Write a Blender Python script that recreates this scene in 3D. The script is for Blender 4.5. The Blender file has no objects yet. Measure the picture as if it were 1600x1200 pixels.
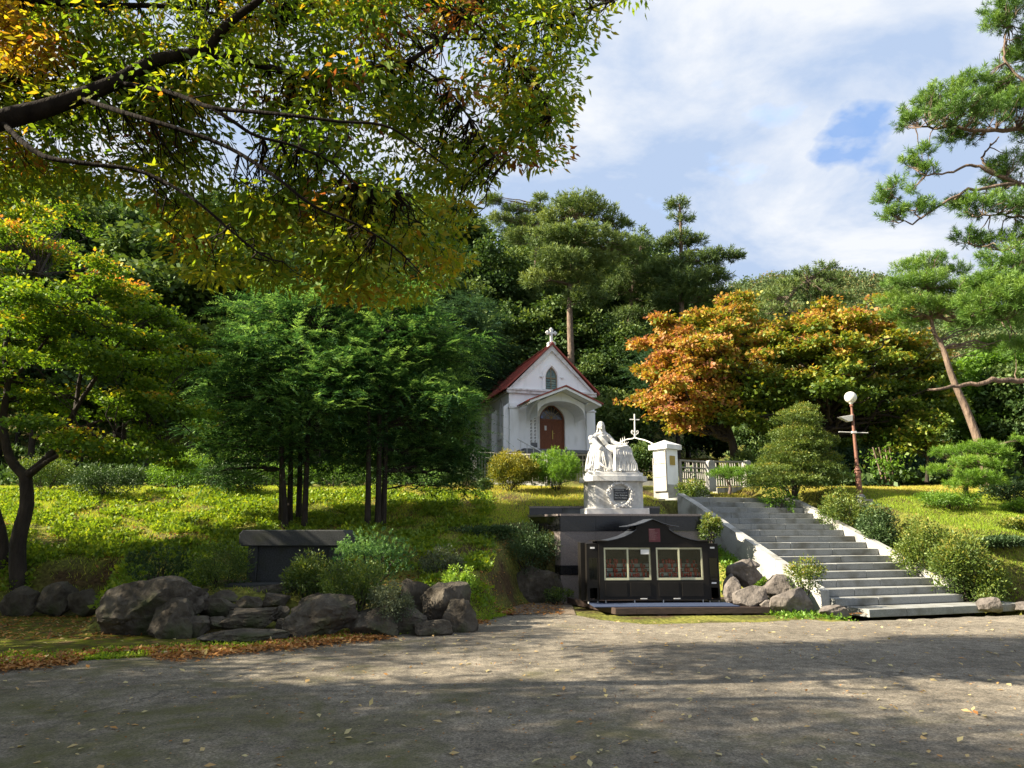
import bpy, bmesh, math, random
import numpy as np
from mathutils import Vector, Matrix, noise as mnoise
from mathutils.geometry import tessellate_polygon
R = math.radians
random.seed(7)
RNG = np.random.default_rng(11)
S = bpy.context.scene
COL = S.collection

# ---------------------------------------------------------------- camera
FPX = 1110.0; PITCH = R(11.6); EYE = 1.65
cam = bpy.data.objects.new('camera', bpy.data.cameras.new('camera'))
COL.objects.link(cam); S.camera = cam
cam.data.sensor_fit = 'HORIZONTAL'; cam.data.sensor_width = 36.0
cam.data.lens = FPX / 1600 * 36.0
cam.data.clip_start = 0.05; cam.data.clip_end = 3000
cam.location = (0, 0, EYE); cam.rotation_euler = (R(90) + PITCH, 0, 0)

# ---------------------------------------------------------------- sky and sun
SUN_DIR = Vector((-0.98, -0.155, 0.0)).normalized() * math.cos(R(33)) + Vector((0, 0, math.sin(R(33))))
SUN_STRENGTH = 5.0; SKY_STRENGTH = 0.15; EXPOSURE = 1.78
world = bpy.data.worlds.new('World'); S.world = world; world.use_nodes = True
wn = world.node_tree.nodes; wl = world.node_tree.links; wn.clear()
wout = wn.new('ShaderNodeOutputWorld'); wbg = wn.new('ShaderNodeBackground')
sky = wn.new('ShaderNodeTexSky'); sky.sky_type = 'NISHITA'; sky.sun_disc = False
sky.sun_elevation = R(33); sky.sun_rotation = math.atan2(SUN_DIR.x, SUN_DIR.y)
sky.air_density = 1.0; sky.dust_density = 1.2; sky.ozone_density = 1.6
tc = wn.new('ShaderNodeTexCoord'); sx = wn.new('ShaderNodeSeparateXYZ'); wl.new(tc.outputs['Generated'], sx.inputs[0])
# project the view direction on a cloud deck so that clouds flatten toward the horizon
zc = wn.new('ShaderNodeMath'); zc.operation = 'MAXIMUM'; wl.new(sx.outputs['Z'], zc.inputs[0]); zc.inputs[1].default_value = 0.0
zo = wn.new('ShaderNodeMath'); zo.operation = 'ADD'; wl.new(zc.outputs[0], zo.inputs[0]); zo.inputs[1].default_value = 0.22
cx_ = wn.new('ShaderNodeMath'); cx_.operation = 'DIVIDE'; wl.new(sx.outputs['X'], cx_.inputs[0]); wl.new(zo.outputs[0], cx_.inputs[1])
cy_ = wn.new('ShaderNodeMath'); cy_.operation = 'DIVIDE'; wl.new(sx.outputs['Y'], cy_.inputs[0]); wl.new(zo.outputs[0], cy_.inputs[1])
cmb = wn.new('ShaderNodeCombineXYZ'); wl.new(cx_.outputs[0], cmb.inputs[0]); wl.new(cy_.outputs[0], cmb.inputs[1]); cmb.inputs[2].default_value = 3.1
mp = wn.new('ShaderNodeMapping'); wl.new(cmb.outputs[0], mp.inputs[0]); mp.inputs['Location'].default_value = (0.35, 0.1, 0)
n1 = wn.new('ShaderNodeTexNoise'); n1.inputs['Scale'].default_value = 1.7; n1.inputs['Detail'].default_value = 8; n1.inputs['Roughness'].default_value = 0.55
n1.inputs['Distortion'].default_value = 0.25
wl.new(mp.outputs[0], n1.inputs['Vector'])
r1 = wn.new('ShaderNodeValToRGB'); wl.new(n1.outputs['Fac'], r1.inputs[0])
r1.color_ramp.elements[0].position = 0.27; r1.color_ramp.elements[1].position = 0.36
r1.color_ramp.elements[0].color = (0.0, 0.0, 0.0, 1); r1.color_ramp.elements[1].color = (1, 1, 1, 1)
n2 = wn.new('ShaderNodeTexNoise'); n2.inputs['Scale'].default_value = 2.2; n2.inputs['Detail'].default_value = 9; n2.inputs['Roughness'].default_value = 0.58
n2.inputs['Distortion'].default_value = 0.3
wl.new(mp.outputs[0], n2.inputs['Vector'])
r2 = wn.new('ShaderNodeValToRGB'); wl.new(n2.outputs['Fac'], r2.inputs[0])
r2.color_ramp.elements[0].position = 0.43; r2.color_ramp.elements[1].position = 0.62
r2.color_ramp.elements[0].color = (1.0, 1.26, 1.72, 1); r2.color_ramp.elements[1].color = (1.82, 1.88, 1.98, 1)
mx = wn.new('ShaderNodeMixRGB'); wl.new(r1.outputs[0], mx.inputs[0]); wl.new(sky.outputs[0], mx.inputs[1]); wl.new(r2.outputs[0], mx.inputs[2])
# one gap in the clouds where blue shows
gd = wn.new('ShaderNodeVectorMath'); gd.operation = 'DOT_PRODUCT'; wl.new(tc.outputs['Generated'], gd.inputs[0])
_gx, _gy, _gz = (1338 - 800) / 1110, 1.0, 0.0; _u = (600 - 222) / 1110
_gv = Vector((_gx, math.cos(PITCH) - _u * math.sin(PITCH), math.sin(PITCH) + _u * math.cos(PITCH))).normalized(); gd.inputs[1].default_value = _gv
n3 = wn.new('ShaderNodeTexNoise'); n3.inputs['Scale'].default_value = 9; n3.inputs['Detail'].default_value = 7; wl.new(mp.outputs[0], n3.inputs['Vector'])
ga = wn.new('ShaderNodeMath'); ga.operation = 'MULTIPLY_ADD'; wl.new(n3.outputs['Fac'], ga.inputs[0]); ga.inputs[1].default_value = 0.0075; wl.new(gd.outputs['Value'], ga.inputs[2])
gr_ = wn.new('ShaderNodeMapRange'); gr_.inputs[1].default_value = 1.0030; gr_.inputs[2].default_value = 1.0041; gr_.inputs[3].default_value = 0; gr_.inputs[4].default_value = 0.75; wl.new(ga.outputs[0], gr_.inputs[0])
mx2 = wn.new('ShaderNodeMixRGB'); wl.new(gr_.outputs[0], mx2.inputs[0]); wl.new(mx.outputs[0], mx2.inputs[1]); mx2.inputs[2].default_value = (0.42, 0.85, 1.75, 1); mx = mx2
wl.new(mx.outputs[0], wbg.inputs[0]); wbg.inputs[1].default_value = SKY_STRENGTH
wl.new(wbg.outputs[0], wout.inputs[0])
sl = bpy.data.lights.new('sun', 'SUN'); sl.energy = SUN_STRENGTH; sl.angle = R(0.53); sl.color = (1.0, 0.89, 0.70)
so = bpy.data.objects.new('sun', sl); COL.objects.link(so)
so.rotation_euler = (-SUN_DIR).to_track_quat('-Z', 'Y').to_euler()
S.view_settings.view_transform = 'Standard'; S.view_settings.look = 'None'
S.view_settings.exposure = EXPOSURE; S.view_settings.gamma = 1.0; S.view_settings.use_curve_mapping = False
S.cycles.max_bounces = 7; S.cycles.diffuse_bounces = 3; S.cycles.transparent_max_bounces = 12
S.cycles.use_denoising = True

# ---------------------------------------------------------------- placing helpers
CP, SP_ = math.cos(PITCH), math.sin(PITCH)
def ray(px, py):
    r = (px - 800) / FPX; u = (600 - py) / FPX
    return Vector((r, CP - u * SP_, SP_ + u * CP))
def at(px, py, Y):
    d = ray(px, py); t = Y / d.y
    return Vector((d.x * t, Y, EYE + d.z * t))
def gp(px, py, H=0.0):
    d = ray(px, py); t = (H - EYE) / d.z
    return Vector((d.x * t, d.y * t, H))
def mpp(Y):            # metres per photograph pixel at depth Y
    return Y / FPX * 0.98

# ---------------------------------------------------------------- materials
def nt(name):
    m = bpy.data.materials.new(name); m.use_nodes = True
    t = m.node_tree; t.nodes.clear()
    o = t.nodes.new('ShaderNodeOutputMaterial')
    return m, t, t.nodes, t.links, o
def ramp(n, stops):
    r = n.new('ShaderNodeValToRGB'); cr = r.color_ramp
    while len(cr.elements) < len(stops): cr.elements.new(0.5)
    for e, (p, c) in zip(cr.elements, stops):
        e.position = p; e.color = (*c, 1)
    return r
def surf(name, stops, scale=8, detail=6, rough=0.8, bump=0.3, bscale=None, metal=0.0, spec=0.4, coat=0, dist=0.02, stretch=None, objcoord=True, scale2=None, mix2=None):
    m, t, n, l, o = nt(name)
    b = n.new('ShaderNodeBsdfPrincipled'); l.new(b.outputs[0], o.inputs[0])
    tcn = n.new('ShaderNodeTexCoord'); mpn = n.new('ShaderNodeMapping'); l.new(tcn.outputs['Object'], mpn.inputs[0])
    if stretch: mpn.inputs['Scale'].default_value = stretch
    nz = n.new('ShaderNodeTexNoise'); nz.inputs['Scale'].default_value = scale; nz.inputs['Detail'].default_value = detail; nz.inputs['Roughness'].default_value = 0.65
    l.new(mpn.outputs[0], nz.inputs['Vector'])
    r = ramp(n, stops); l.new(nz.outputs['Fac'], r.inputs[0])
    colo = r.outputs[0]
    if mix2:
        nz2 = n.new('ShaderNodeTexNoise'); nz2.inputs['Scale'].default_value = scale2; nz2.inputs['Detail'].default_value = 5
        l.new(mpn.outputs[0], nz2.inputs['Vector'])
        r2_ = ramp(n, [(mix2[1], (0, 0, 0)), (mix2[2], (1, 1, 1))]); l.new(nz2.outputs['Fac'], r2_.inputs[0])
        mm = n.new('ShaderNodeMixRGB'); l.new(r2_.outputs[0], mm.inputs[0]); l.new(colo, mm.inputs[1]); mm.inputs[2].default_value = (*mix2[0], 1)
        colo = mm.outputs[0]
    l.new(colo, b.inputs['Base Color'])
    b.inputs['Roughness'].default_value = rough; b.inputs['Metallic'].default_value = metal
    b.inputs['Specular IOR Level'].default_value = spec
    if bump:
        nb = n.new('ShaderNodeTexNoise'); nb.inputs['Scale'].default_value = bscale or scale * 4; nb.inputs['Detail'].default_value = 6
        l.new(mpn.outputs[0], nb.inputs['Vector'])
        bp = n.new('ShaderNodeBump'); bp.inputs['Strength'].default_value = bump; bp.inputs['Distance'].default_value = dist
        l.new(nb.outputs['Fac'], bp.inputs['Height']); l.new(bp.outputs[0], b.inputs['Normal'])
    return m
def leafmat(name, stops, trans=0.45, gloss=0.06):
    m, t, n, l, o = nt(name)
    a = n.new('ShaderNodeAttribute'); a.attribute_name = 'hue'
    r = ramp(n, stops); l.new(a.outputs['Fac'], r.inputs[0])
    d = n.new('ShaderNodeBsdfDiffuse'); tr = n.new('ShaderNodeBsdfTranslucent'); g = n.new('ShaderNodeBsdfGlossy'); g.inputs['Roughness'].default_value = 0.55
    g.inputs['Color'].default_value = (0.55, 0.65, 0.45, 1)
    l.new(r.outputs[0], d.inputs[0])
    br = n.new('ShaderNodeMixRGB'); br.blend_type = 'MULTIPLY'; br.inputs[0].default_value = 1; br.inputs[2].default_value = (1.6, 1.5, 0.7, 1)
    l.new(r.outputs[0], br.inputs[1]); l.new(br.outputs[0], tr.inputs[0])
    m1 = n.new('ShaderNodeMixShader'); m1.inputs[0].default_value = trans; l.new(d.outputs[0], m1.inputs[1]); l.new(tr.outputs[0], m1.inputs[2])
    m2 = n.new('ShaderNodeMixShader'); m2.inputs[0].default_value = gloss; l.new(m1.outputs[0], m2.inputs[1]); l.new(g.outputs[0], m2.inputs[2])
    l.new(m2.outputs[0], o.inputs[0])
    return m
M = {}
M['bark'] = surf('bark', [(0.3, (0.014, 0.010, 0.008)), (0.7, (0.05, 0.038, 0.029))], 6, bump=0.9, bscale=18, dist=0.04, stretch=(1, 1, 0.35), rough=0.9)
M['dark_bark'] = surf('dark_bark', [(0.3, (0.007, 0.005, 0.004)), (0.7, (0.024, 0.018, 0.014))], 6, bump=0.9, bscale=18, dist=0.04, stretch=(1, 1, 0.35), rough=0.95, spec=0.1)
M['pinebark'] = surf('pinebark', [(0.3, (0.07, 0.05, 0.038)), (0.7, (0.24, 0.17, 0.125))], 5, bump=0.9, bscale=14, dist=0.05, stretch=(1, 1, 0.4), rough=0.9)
M['rock'] = surf('rock', [(0.25, (0.025, 0.021, 0.017)), (0.5, (0.085, 0.073, 0.058)), (0.75, (0.20, 0.175, 0.14))], 3.6, bump=1.0, bscale=7, dist=0.08, rough=0.95, detail=12, spec=0.15, scale2=1.8, mix2=((0.035, 0.045, 0.015), 0.52, 0.68))
M['rockpale'] = surf('rockpale', [(0.25, (0.06, 0.053, 0.047)), (0.5, (0.16, 0.14, 0.125)), (0.75, (0.30, 0.265, 0.235))], 3, bump=1.0, bscale=9, dist=0.05, rough=0.95, detail=12, spec=0.15)
M['granite'] = surf('granite', [(0.35, (0.19, 0.195, 0.19)), (0.65, (0.33, 0.335, 0.32))], 60, bump=0.15, rough=0.85, scale2=2.5, mix2=((0.15, 0.145, 0.12), 0.48, 0.7))
M['granite_pale'] = surf('granite_pale', [(0.35, (0.32, 0.32, 0.30)), (0.65, (0.46, 0.45, 0.42))], 50, bump=0.15, rough=0.85, scale2=2.6, mix2=((0.20, 0.19, 0.16), 0.48, 0.7))
M['granite_red'] = surf('granite_red', [(0.35, (0.10, 0.085, 0.08)), (0.65, (0.27, 0.23, 0.215))], 90, bump=0.05, rough=0.35, detail=3, scale2=1.5, mix2=((0.11, 0.10, 0.09), 0.5, 0.8))
M['granite_black'] = surf('granite_black', [(0.4, (0.010, 0.010, 0.011)), (0.7, (0.025, 0.025, 0.027))], 80, bump=0.02, rough=0.18, spec=0.5)
M['granite_grey'] = surf('granite_grey', [(0.35, (0.10, 0.105, 0.11)), (0.65, (0.2, 0.205, 0.21))], 60, bump=0.12, rough=0.7, scale2=3, mix2=((0.08, 0.08, 0.06), 0.5, 0.75))
M['altar_stone'] = surf('altar_stone', [(0.35, (0.022, 0.024, 0.025)), (0.65, (0.055, 0.058, 0.06))], 40, bump=0.2, rough=0.8, scale2=3, mix2=((0.03, 0.035, 0.02), 0.5, 0.75))
M['marble'] = surf('marble', [(0.3, (0.46, 0.46, 0.46)), (0.6, (0.66, 0.65, 0.63))], 5, detail=10, bump=0.1, rough=0.55, scale2=4, mix2=((0.42, 0.40, 0.37), 0.56, 0.72))
M['marble_clean'] = surf('marble_clean', [(0.3, (0.44, 0.44, 0.43)), (0.6, (0.58, 0.57, 0.55))], 9, bump=0.25, rough=0.55, scale2=5, mix2=((0.36, 0.35, 0.32), 0.5, 0.75))
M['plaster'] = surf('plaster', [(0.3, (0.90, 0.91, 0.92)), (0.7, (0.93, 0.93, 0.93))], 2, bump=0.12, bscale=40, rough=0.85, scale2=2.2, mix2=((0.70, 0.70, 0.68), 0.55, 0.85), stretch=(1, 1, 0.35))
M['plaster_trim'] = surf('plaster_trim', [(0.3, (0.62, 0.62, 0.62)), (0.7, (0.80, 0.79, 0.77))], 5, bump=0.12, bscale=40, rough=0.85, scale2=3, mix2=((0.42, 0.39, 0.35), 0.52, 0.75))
M['redroof'] = surf('redroof', [(0.3, (0.22, 0.032, 0.02)), (0.7, (0.42, 0.085, 0.05))], 3, bump=0.1, rough=0.45, scale2=6, mix2=((0.12, 0.045, 0.035), 0.5, 0.8))
M['wood_door'] = surf('wood_door', [(0.3, (0.12, 0.032, 0.012)), (0.7, (0.26, 0.085, 0.03))], 6, bump=0.1, stretch=(6, 6, 0.6), rough=0.45)
M['wood_dark'] = surf('wood_dark', [(0.3, (0.03, 0.02, 0.016)), (0.7, (0.075, 0.048, 0.038))], 6, bump=0.15, stretch=(1, 6, 6), rough=0.6)
M['black_metal'] = surf('black_metal', [(0.3, (0.007, 0.006, 0.005)), (0.7, (0.014, 0.012, 0.010))], 3, bump=0.03, rough=0.5, spec=0.22)
M['bluemat'] = surf('bluemat', [(0.3, (0.018, 0.03, 0.07)), (0.7, (0.03, 0.048, 0.10))], 30, bump=0.4, rough=0.95)
M['cream_frame'] = surf('cream_frame', [(0.3, (0.50, 0.50, 0.34)), (0.7, (0.60, 0.59, 0.42))], 10, bump=0.02, rough=0.4)
M['white_metal'] = surf('white_metal', [(0.3, (0.60, 0.59, 0.56)), (0.7, (0.78, 0.76, 0.72))], 20, bump=0.05, rough=0.45)
M['fence_metal'] = surf('fence_metal', [(0.3, (0.20, 0.19, 0.175)), (0.7, (0.34, 0.32, 0.29))], 12, bump=0.05, rough=0.5)
M['brown_iron'] = surf('brown_iron', [(0.3, (0.14, 0.06, 0.038)), (0.7, (0.26, 0.12, 0.08))], 9, bump=0.15, rough=0.6)
M['brass'] = surf('brass', [(0.3, (0.38, 0.26, 0.07)), (0.7, (0.52, 0.38, 0.12))], 25, bump=0.1, rough=0.4, metal=0.6)
M['gold_wood'] = M['brass']
M['paper'] = surf('paper', [(0.3, (0.70, 0.70, 0.72)), (0.7, (0.80, 0.80, 0.80))], 20, bump=0, rough=0.9)
M['maroon'] = surf('maroon', [(0.3, (0.10, 0.022, 0.030)), (0.7, (0.15, 0.035, 0.045))], 8, bump=0, rough=0.5)
M['maroon_ink'] = surf('maroon_ink', [(0.3, (0.30, 0.18, 0.18)), (0.7, (0.36, 0.22, 0.22))], 8, bump=0, rough=0.6)
M['ink_white'] = surf('ink_white', [(0.3, (0.6, 0.6, 0.58)), (0.7, (0.7, 0.7, 0.68))], 8, bump=0, rough=0.6)
M['ink_dark'] = surf('ink_dark', [(0.3, (0.04, 0.035, 0.03)), (0.7, (0.06, 0.05, 0.045))], 8, bump=0, rough=0.6)
M['ink_blue'] = surf('ink_blue', [(0.3, (0.2, 0.27, 0.6)), (0.7, (0.3, 0.37, 0.7))], 8, bump=0, rough=0.6)
M['globe'] = surf('globe', [(0.3, (0.74, 0.72, 0.64)), (0.7, (0.84, 0.82, 0.75))], 3, bump=0, rough=0.3, scale2=6, mix2=((0.55, 0.52, 0.44), 0.6, 0.8))
M['dirt'] = surf('dirt', [(0.3, (0.10, 0.075, 0.05)), (0.7, (0.22, 0.17, 0.12))], 5, bump=0.8, bscale=30, rough=0.95)
M['votive'] = surf('votive', [(0.3, (0.30, 0.006, 0.004)), (0.7, (0.55, 0.03, 0.012))], 5, bump=0, rough=0.25, spec=0.7)
M['shelf_white'] = surf('shelf_white', [(0.3, (0.30, 0.31, 0.31)), (0.7, (0.60, 0.60, 0.58))], 9, bump=0, rough=0.5)
def glassmat(name, tint, f0, rough=0.02):
    m, t, n, l, o = nt(name)
    tr = n.new('ShaderNodeBsdfTransparent'); tr.inputs[0].default_value = (*tint, 1)
    g = n.new('ShaderNodeBsdfGlossy'); g.inputs['Roughness'].default_value = rough; g.inputs['Color'].default_value = (0.9, 0.95, 0.95, 1)
    fr = n.new('ShaderNodeFresnel'); fr.inputs[0].default_value = f0
    mm = n.new('ShaderNodeMixShader'); l.new(fr.outputs[0], mm.inputs[0]); l.new(tr.outputs[0], mm.inputs[1]); l.new(g.outputs[0], mm.inputs[2]); l.new(mm.outputs[0], o.inputs[0])
    return m
M['glass'] = glassmat('glass', (0.90, 0.93, 0.90), 1.4)
M['stained'] = surf('stained', [(0.35, (0.02, 0.05, 0.04)), (0.5, (0.05, 0.12, 0.10)), (0.7, (0.16, 0.2, 0.12))], 5, detail=1, bump=0.1, rough=0.15, spec=0.7)
M['darkglass'] = surf('darkglass', [(0.35, (0.02, 0.015, 0.012)), (0.7, (0.05, 0.04, 0.03))], 5, bump=0.05, rough=0.12, spec=0.7)

GREEN = [(0.0, (0.018, 0.045, 0.012)), (0.5, (0.04, 0.095, 0.02)), (1.0, (0.10, 0.17, 0.03))]
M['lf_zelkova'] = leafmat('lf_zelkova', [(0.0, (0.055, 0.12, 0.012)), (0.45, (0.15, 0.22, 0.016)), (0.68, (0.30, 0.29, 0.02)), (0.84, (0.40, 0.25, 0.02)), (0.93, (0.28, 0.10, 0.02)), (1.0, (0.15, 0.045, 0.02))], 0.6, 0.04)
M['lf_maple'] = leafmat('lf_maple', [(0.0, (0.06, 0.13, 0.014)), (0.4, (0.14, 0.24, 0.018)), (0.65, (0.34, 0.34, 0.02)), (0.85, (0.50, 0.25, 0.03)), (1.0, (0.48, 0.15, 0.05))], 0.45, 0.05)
M['lf_orange'] = leafmat('lf_orange', [(0.0, (0.06, 0.11, 0.015)), (0.32, (0.14, 0.20, 0.02)), (0.52, (0.32, 0.28, 0.03)), (0.72, (0.42, 0.22, 0.05)), (1.0, (0.36, 0.14, 0.085))], 0.35, 0.05)
M['lf_forest'] = leafmat('lf_forest', [(0.0, (0.016, 0.038, 0.012)), (0.5, (0.045, 0.09, 0.022)), (1.0, (0.14, 0.19, 0.045))], 0.3, 0.05)  # high end raised so sunlit crown tops are painted into the leaf colour
M['lf_blue'] = leafmat('lf_blue', [(0.0, (0.022, 0.05, 0.035)), (0.5, (0.045, 0.10, 0.065)), (1.0, (0.09, 0.16, 0.10))], 0.25, 0.05)
M['lf_cedar'] = leafmat('lf_cedar', [(0.0, (0.016, 0.05, 0.022)), (0.45, (0.06, 0.155, 0.055)), (1.0, (0.26, 0.44, 0.14))], 0.35, 0.06)  # high end brightened: lit highlights painted into the upper fronds
M['lf_pine'] = leafmat('lf_pine', [(0.0, (0.03, 0.075, 0.015)), (0.5, (0.085, 0.18, 0.025)), (1.0, (0.19, 0.30, 0.04))], 0.3, 0.07)
M['lf_farpine'] = leafmat('lf_farpine', [(0.0, (0.028, 0.055, 0.018)), (0.5, (0.085, 0.135, 0.04)), (1.0, (0.21, 0.26, 0.075))], 0.3, 0.05)
M['lf_bright'] = leafmat('lf_bright', [(0.0, (0.05, 0.11, 0.012)), (0.5, (0.12, 0.24, 0.02)), (1.0, (0.24, 0.36, 0.04))], 0.4, 0.06)
M['lf_bush'] = leafmat('lf_bush', [(0.0, (0.03, 0.06, 0.012)), (0.5, (0.08, 0.13, 0.02)), (0.85, (0.18, 0.22, 0.03)), (1.0, (0.30, 0.24, 0.04))], 0.35, 0.07)
M['lf_box'] = leafmat('lf_box', [(0.0, (0.05, 0.08, 0.010)), (0.5, (0.14, 0.16, 0.015)), (1.0, (0.34, 0.28, 0.03))], 0.35, 0.07)
M['lf_dark'] = leafmat('lf_dark', [(0.0, (0.012, 0.03, 0.010)), (0.5, (0.03, 0.065, 0.02)), (1.0, (0.07, 0.12, 0.035))], 0.25, 0.08)
M['lf_grey'] = leafmat('lf_grey', [(0.0, (0.04, 0.055, 0.035)), (0.5, (0.09, 0.11, 0.07)), (1.0, (0.17, 0.19, 0.12))], 0.25, 0.05)
M['lf_grass'] = leafmat('lf_grass', [(0.0, (0.12, 0.22, 0.016)), (0.5, (0.32, 0.42, 0.035)), (0.8, (0.50, 0.46, 0.09)), (1.0, (0.44, 0.29, 0.10))], 0.4, 0.03)
M['lf_weed'] = leafmat('lf_weed', [(0.0, (0.06, 0.12, 0.012)), (0.5, (0.16, 0.25, 0.02)), (1.0, (0.34, 0.38, 0.03))], 0.4, 0.05)
M['lf_litter'] = leafmat('lf_litter', [(0.0, (0.10, 0.04, 0.02)), (0.4, (0.30, 0.12, 0.04)), (0.7, (0.45, 0.22, 0.07)), (1.0, (0.50, 0.42, 0.22))], 0.2, 0.05)

# ---------------------------------------------------------------- object helpers
def link(o, parent=None):
    COL.objects.link(o)
    if parent is not None: o.parent = parent
    return o
def thing(name, label, cat, loc=(0, 0, 0), rz=0.0, group=None):
    o = bpy.data.objects.new(name, None); o.empty_display_size = 0.2
    o.location = loc; o.rotation_euler = (0, 0, rz); link(o)
    o['label'] = label; o['category'] = cat
    if group: o['group'] = group
    return o
def tag(o, label, cat, group=None):
    o['label'] = label; o['category'] = cat
    if group: o['group'] = group
    return o
def ob(name, me, parent=None, mat=None, loc=None, rot=None):
    if mat is not None and len(me.materials) == 0: me.materials.append(M[mat] if isinstance(mat, str) else mat)
    o = bpy.data.objects.new(name, me); link(o, parent)
    if loc is not None: o.location = loc
    if rot is not None: o.rotation_euler = rot
    return o
def copy_tree(o, loc=None, rz=None, scale=None, label=None, parent=None):
    c = o.copy(); COL.objects.link(c); c.parent = parent
    if loc is not None: c.location = loc
    if rz is not None: c.rotation_euler = (0, 0, rz)
    if scale is not None: c.scale = scale if hasattr(scale, '__len__') else (scale,) * 3
    if label: c['label'] = label
    for ch in list(o.children): copy_tree(ch, parent=c)
    return c

class MB:
    def __init__(s): s.v = []; s.f = []
    def add(s, vs, fs):
        k = len(s.v); s.v += [tuple(p) for p in vs]; s.f += [tuple(i + k for i in f) for f in fs]; return s
    def box(s, x0, x1, y0, y1, z0, z1):
        return s.add([(x0, y0, z0), (x1, y0, z0), (x1, y1, z0), (x0, y1, z0), (x0, y0, z1), (x1, y0, z1), (x1, y1, z1), (x0, y1, z1)],
                     [(0, 3, 2, 1), (4, 5, 6, 7), (0, 1, 5, 4), (1, 2, 6, 5), (2, 3, 7, 6), (3, 0, 4, 7)])
    def prism(s, poly, axis, a, b, holes=()):
        """poly: (u,v) points; axis 'y' -> (u,*,v), 'x' -> (*,u,v), 'z' -> (u,v,*)"""
        def P(p, t):
            if axis == 'y': return (p[0], t, p[1])
            if axis == 'x': return (t, p[0], p[1])
            return (p[0], p[1], t)
        loops = [list(poly)] + [list(h) for h in holes]
        flat = [p for lp in loops for p in lp]; n = len(flat)
        tris = tessellate_polygon([[Vector((p[0], p[1], 0)) for p in lp] for lp in loops])
        vs = [P(p, a) for p in flat] + [P(p, b) for p in flat]
        fs = [tuple(t) for t in tris] + [tuple(i + n for i in reversed(t)) for t in tris]
        k = 0
        for lp in loops:
            m = len(lp)
            for i in range(m):
                j = (i + 1) % m; fs.append((k + i, k + j, k + j + n, k + i + n))
            k += m
        return s.add(vs, fs)
    def lathe(s, prof, cx=0, cy=0, n=20, z0=0):
        vs = []; fs = []
        for (r, z) in prof:
            for i in range(n):
                a = 2 * math.pi * i / n; vs.append((cx + r * math.cos(a), cy + r * math.sin(a), z + z0))
        for j in range(len(prof) - 1):
            for i in range(n):
                k = (i + 1) % n; fs.append((j * n + i, j * n + k, (j + 1) * n + k, (j + 1) * n + i))
        fs.append(tuple(reversed(range(n)))); fs.append(tuple(range((len(prof) - 1) * n, len(prof) * n)))
        return s.add(vs, fs)
    def tube(s, pts, r, n=8):
        pts = [Vector(p) for p in pts]
        rs = r if hasattr(r, '__len__') else [r] * len(pts)
        vs = []; fs = []; pn = None
        for i, p in enumerate(pts):
            d = (pts[min(i + 1, len(pts) - 1)] - pts[max(i - 1, 0)]).normalized()
            if pn is None: pn = d.orthogonal().normalized()
            a = (pn - d * pn.dot(d)).normalized(); pn = a; b = d.cross(a)
            for k in range(n):
                t = 2 * math.pi * k / n; vs.append(p + (a * math.cos(t) + b * math.sin(t)) * rs[i])
        for i in range(len(pts) - 1):
            for k in range(n):
                m = (k + 1) % n; fs.append((i * n + k, i * n + m, (i + 1) * n + m, (i + 1) * n + k))
        fs.append(tuple(reversed(range(n)))); fs.append(tuple(range((len(pts) - 1) * n, len(pts) * n)))
        return s.add(vs, fs)
    def ball(s, c, r, nu=12, nv=8, sc=(1, 1, 1)):
        vs = [(c[0], c[1], c[2] - r * sc[2])]
        for j in range(1, nv):
            t = math.pi * j / nv
            for i in range(nu):
                a = 2 * math.pi * i / nu
                vs.append((c[0] + r * sc[0] * math.sin(t) * math.cos(a), c[1] + r * sc[1] * math.sin(t) * math.sin(a), c[2] - r * sc[2] * math.cos(t)))
        vs.append((c[0], c[1], c[2] + r * sc[2])); L = len(vs) - 1; fs = []
        for i in range(nu):
            k = (i + 1) % nu; fs.append((0, 1 + k, 1 + i)); fs.append((L, L - nu + i, L - nu + k))
            for j in range(nv - 2): a = 1 + j * nu; fs.append((a + i, a + k, a + nu + k, a + nu + i))
        return s.add(vs, fs)
    def mesh(s, name='m', smooth=False):
        me = bpy.data.meshes.new(name); me.from_pydata(s.v, [], s.f); me.update()
        bm = bmesh.new(); bm.from_mesh(me); bmesh.ops.recalc_face_normals(bm, faces=bm.faces); bm.to_mesh(me); bm.free()
        if smooth: me.shade_smooth()
        return me
    def build(s, name, mat, parent=None, smooth=False, bevel=0, loc=None, rot=None):
        o = ob(name, s.mesh(name, smooth), parent, mat, loc, rot)
        if bevel:
            b = o.modifiers.new('bevel', 'BEVEL'); b.width = bevel; b.segments = 2; b.limit_method = 'ANGLE'; b.angle_limit = R(50)
        return o
def npmesh(name, V, F, hue=None, smooth=False):
    V = np.asarray(V, dtype=np.float32); F = np.asarray(F, dtype=np.int32)
    me = bpy.data.meshes.new(name); k = F.shape[1]
    me.vertices.add(len(V)); me.vertices.foreach_set('co', V.ravel())
    me.loops.add(F.size); me.loops.foreach_set('vertex_index', F.ravel())
    me.polygons.add(len(F)); me.polygons.foreach_set('loop_start', np.arange(len(F), dtype=np.int32) * k)
    me.update(calc_edges=True)
    if hue is not None:
        a = me.attributes.new('hue', 'FLOAT', 'POINT'); a.data.foreach_set('value', np.asarray(hue, dtype=np.float32).ravel())
    if smooth: me.shade_smooth()
    return me
def text_mesh(txt, size, depth=0.001, align='LEFT', spacing=1.0):
    c = bpy.data.curves.new('txt', 'FONT'); c.body = txt; c.size = size; c.extrude = depth; c.align_x = align; c.space_line = spacing; c.resolution_u = 3
    o = bpy.data.objects.new('txt', c); COL.objects.link(o)
    dg = bpy.context.evaluated_depsgraph_get(); me = bpy.data.meshes.new_from_object(o.evaluated_get(dg))
    bpy.data.objects.remove(o); me.materials.clear()
    return me
def unit(a): return a / np.maximum(np.linalg.norm(a, axis=-1, keepdims=True), 1e-9)

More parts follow.
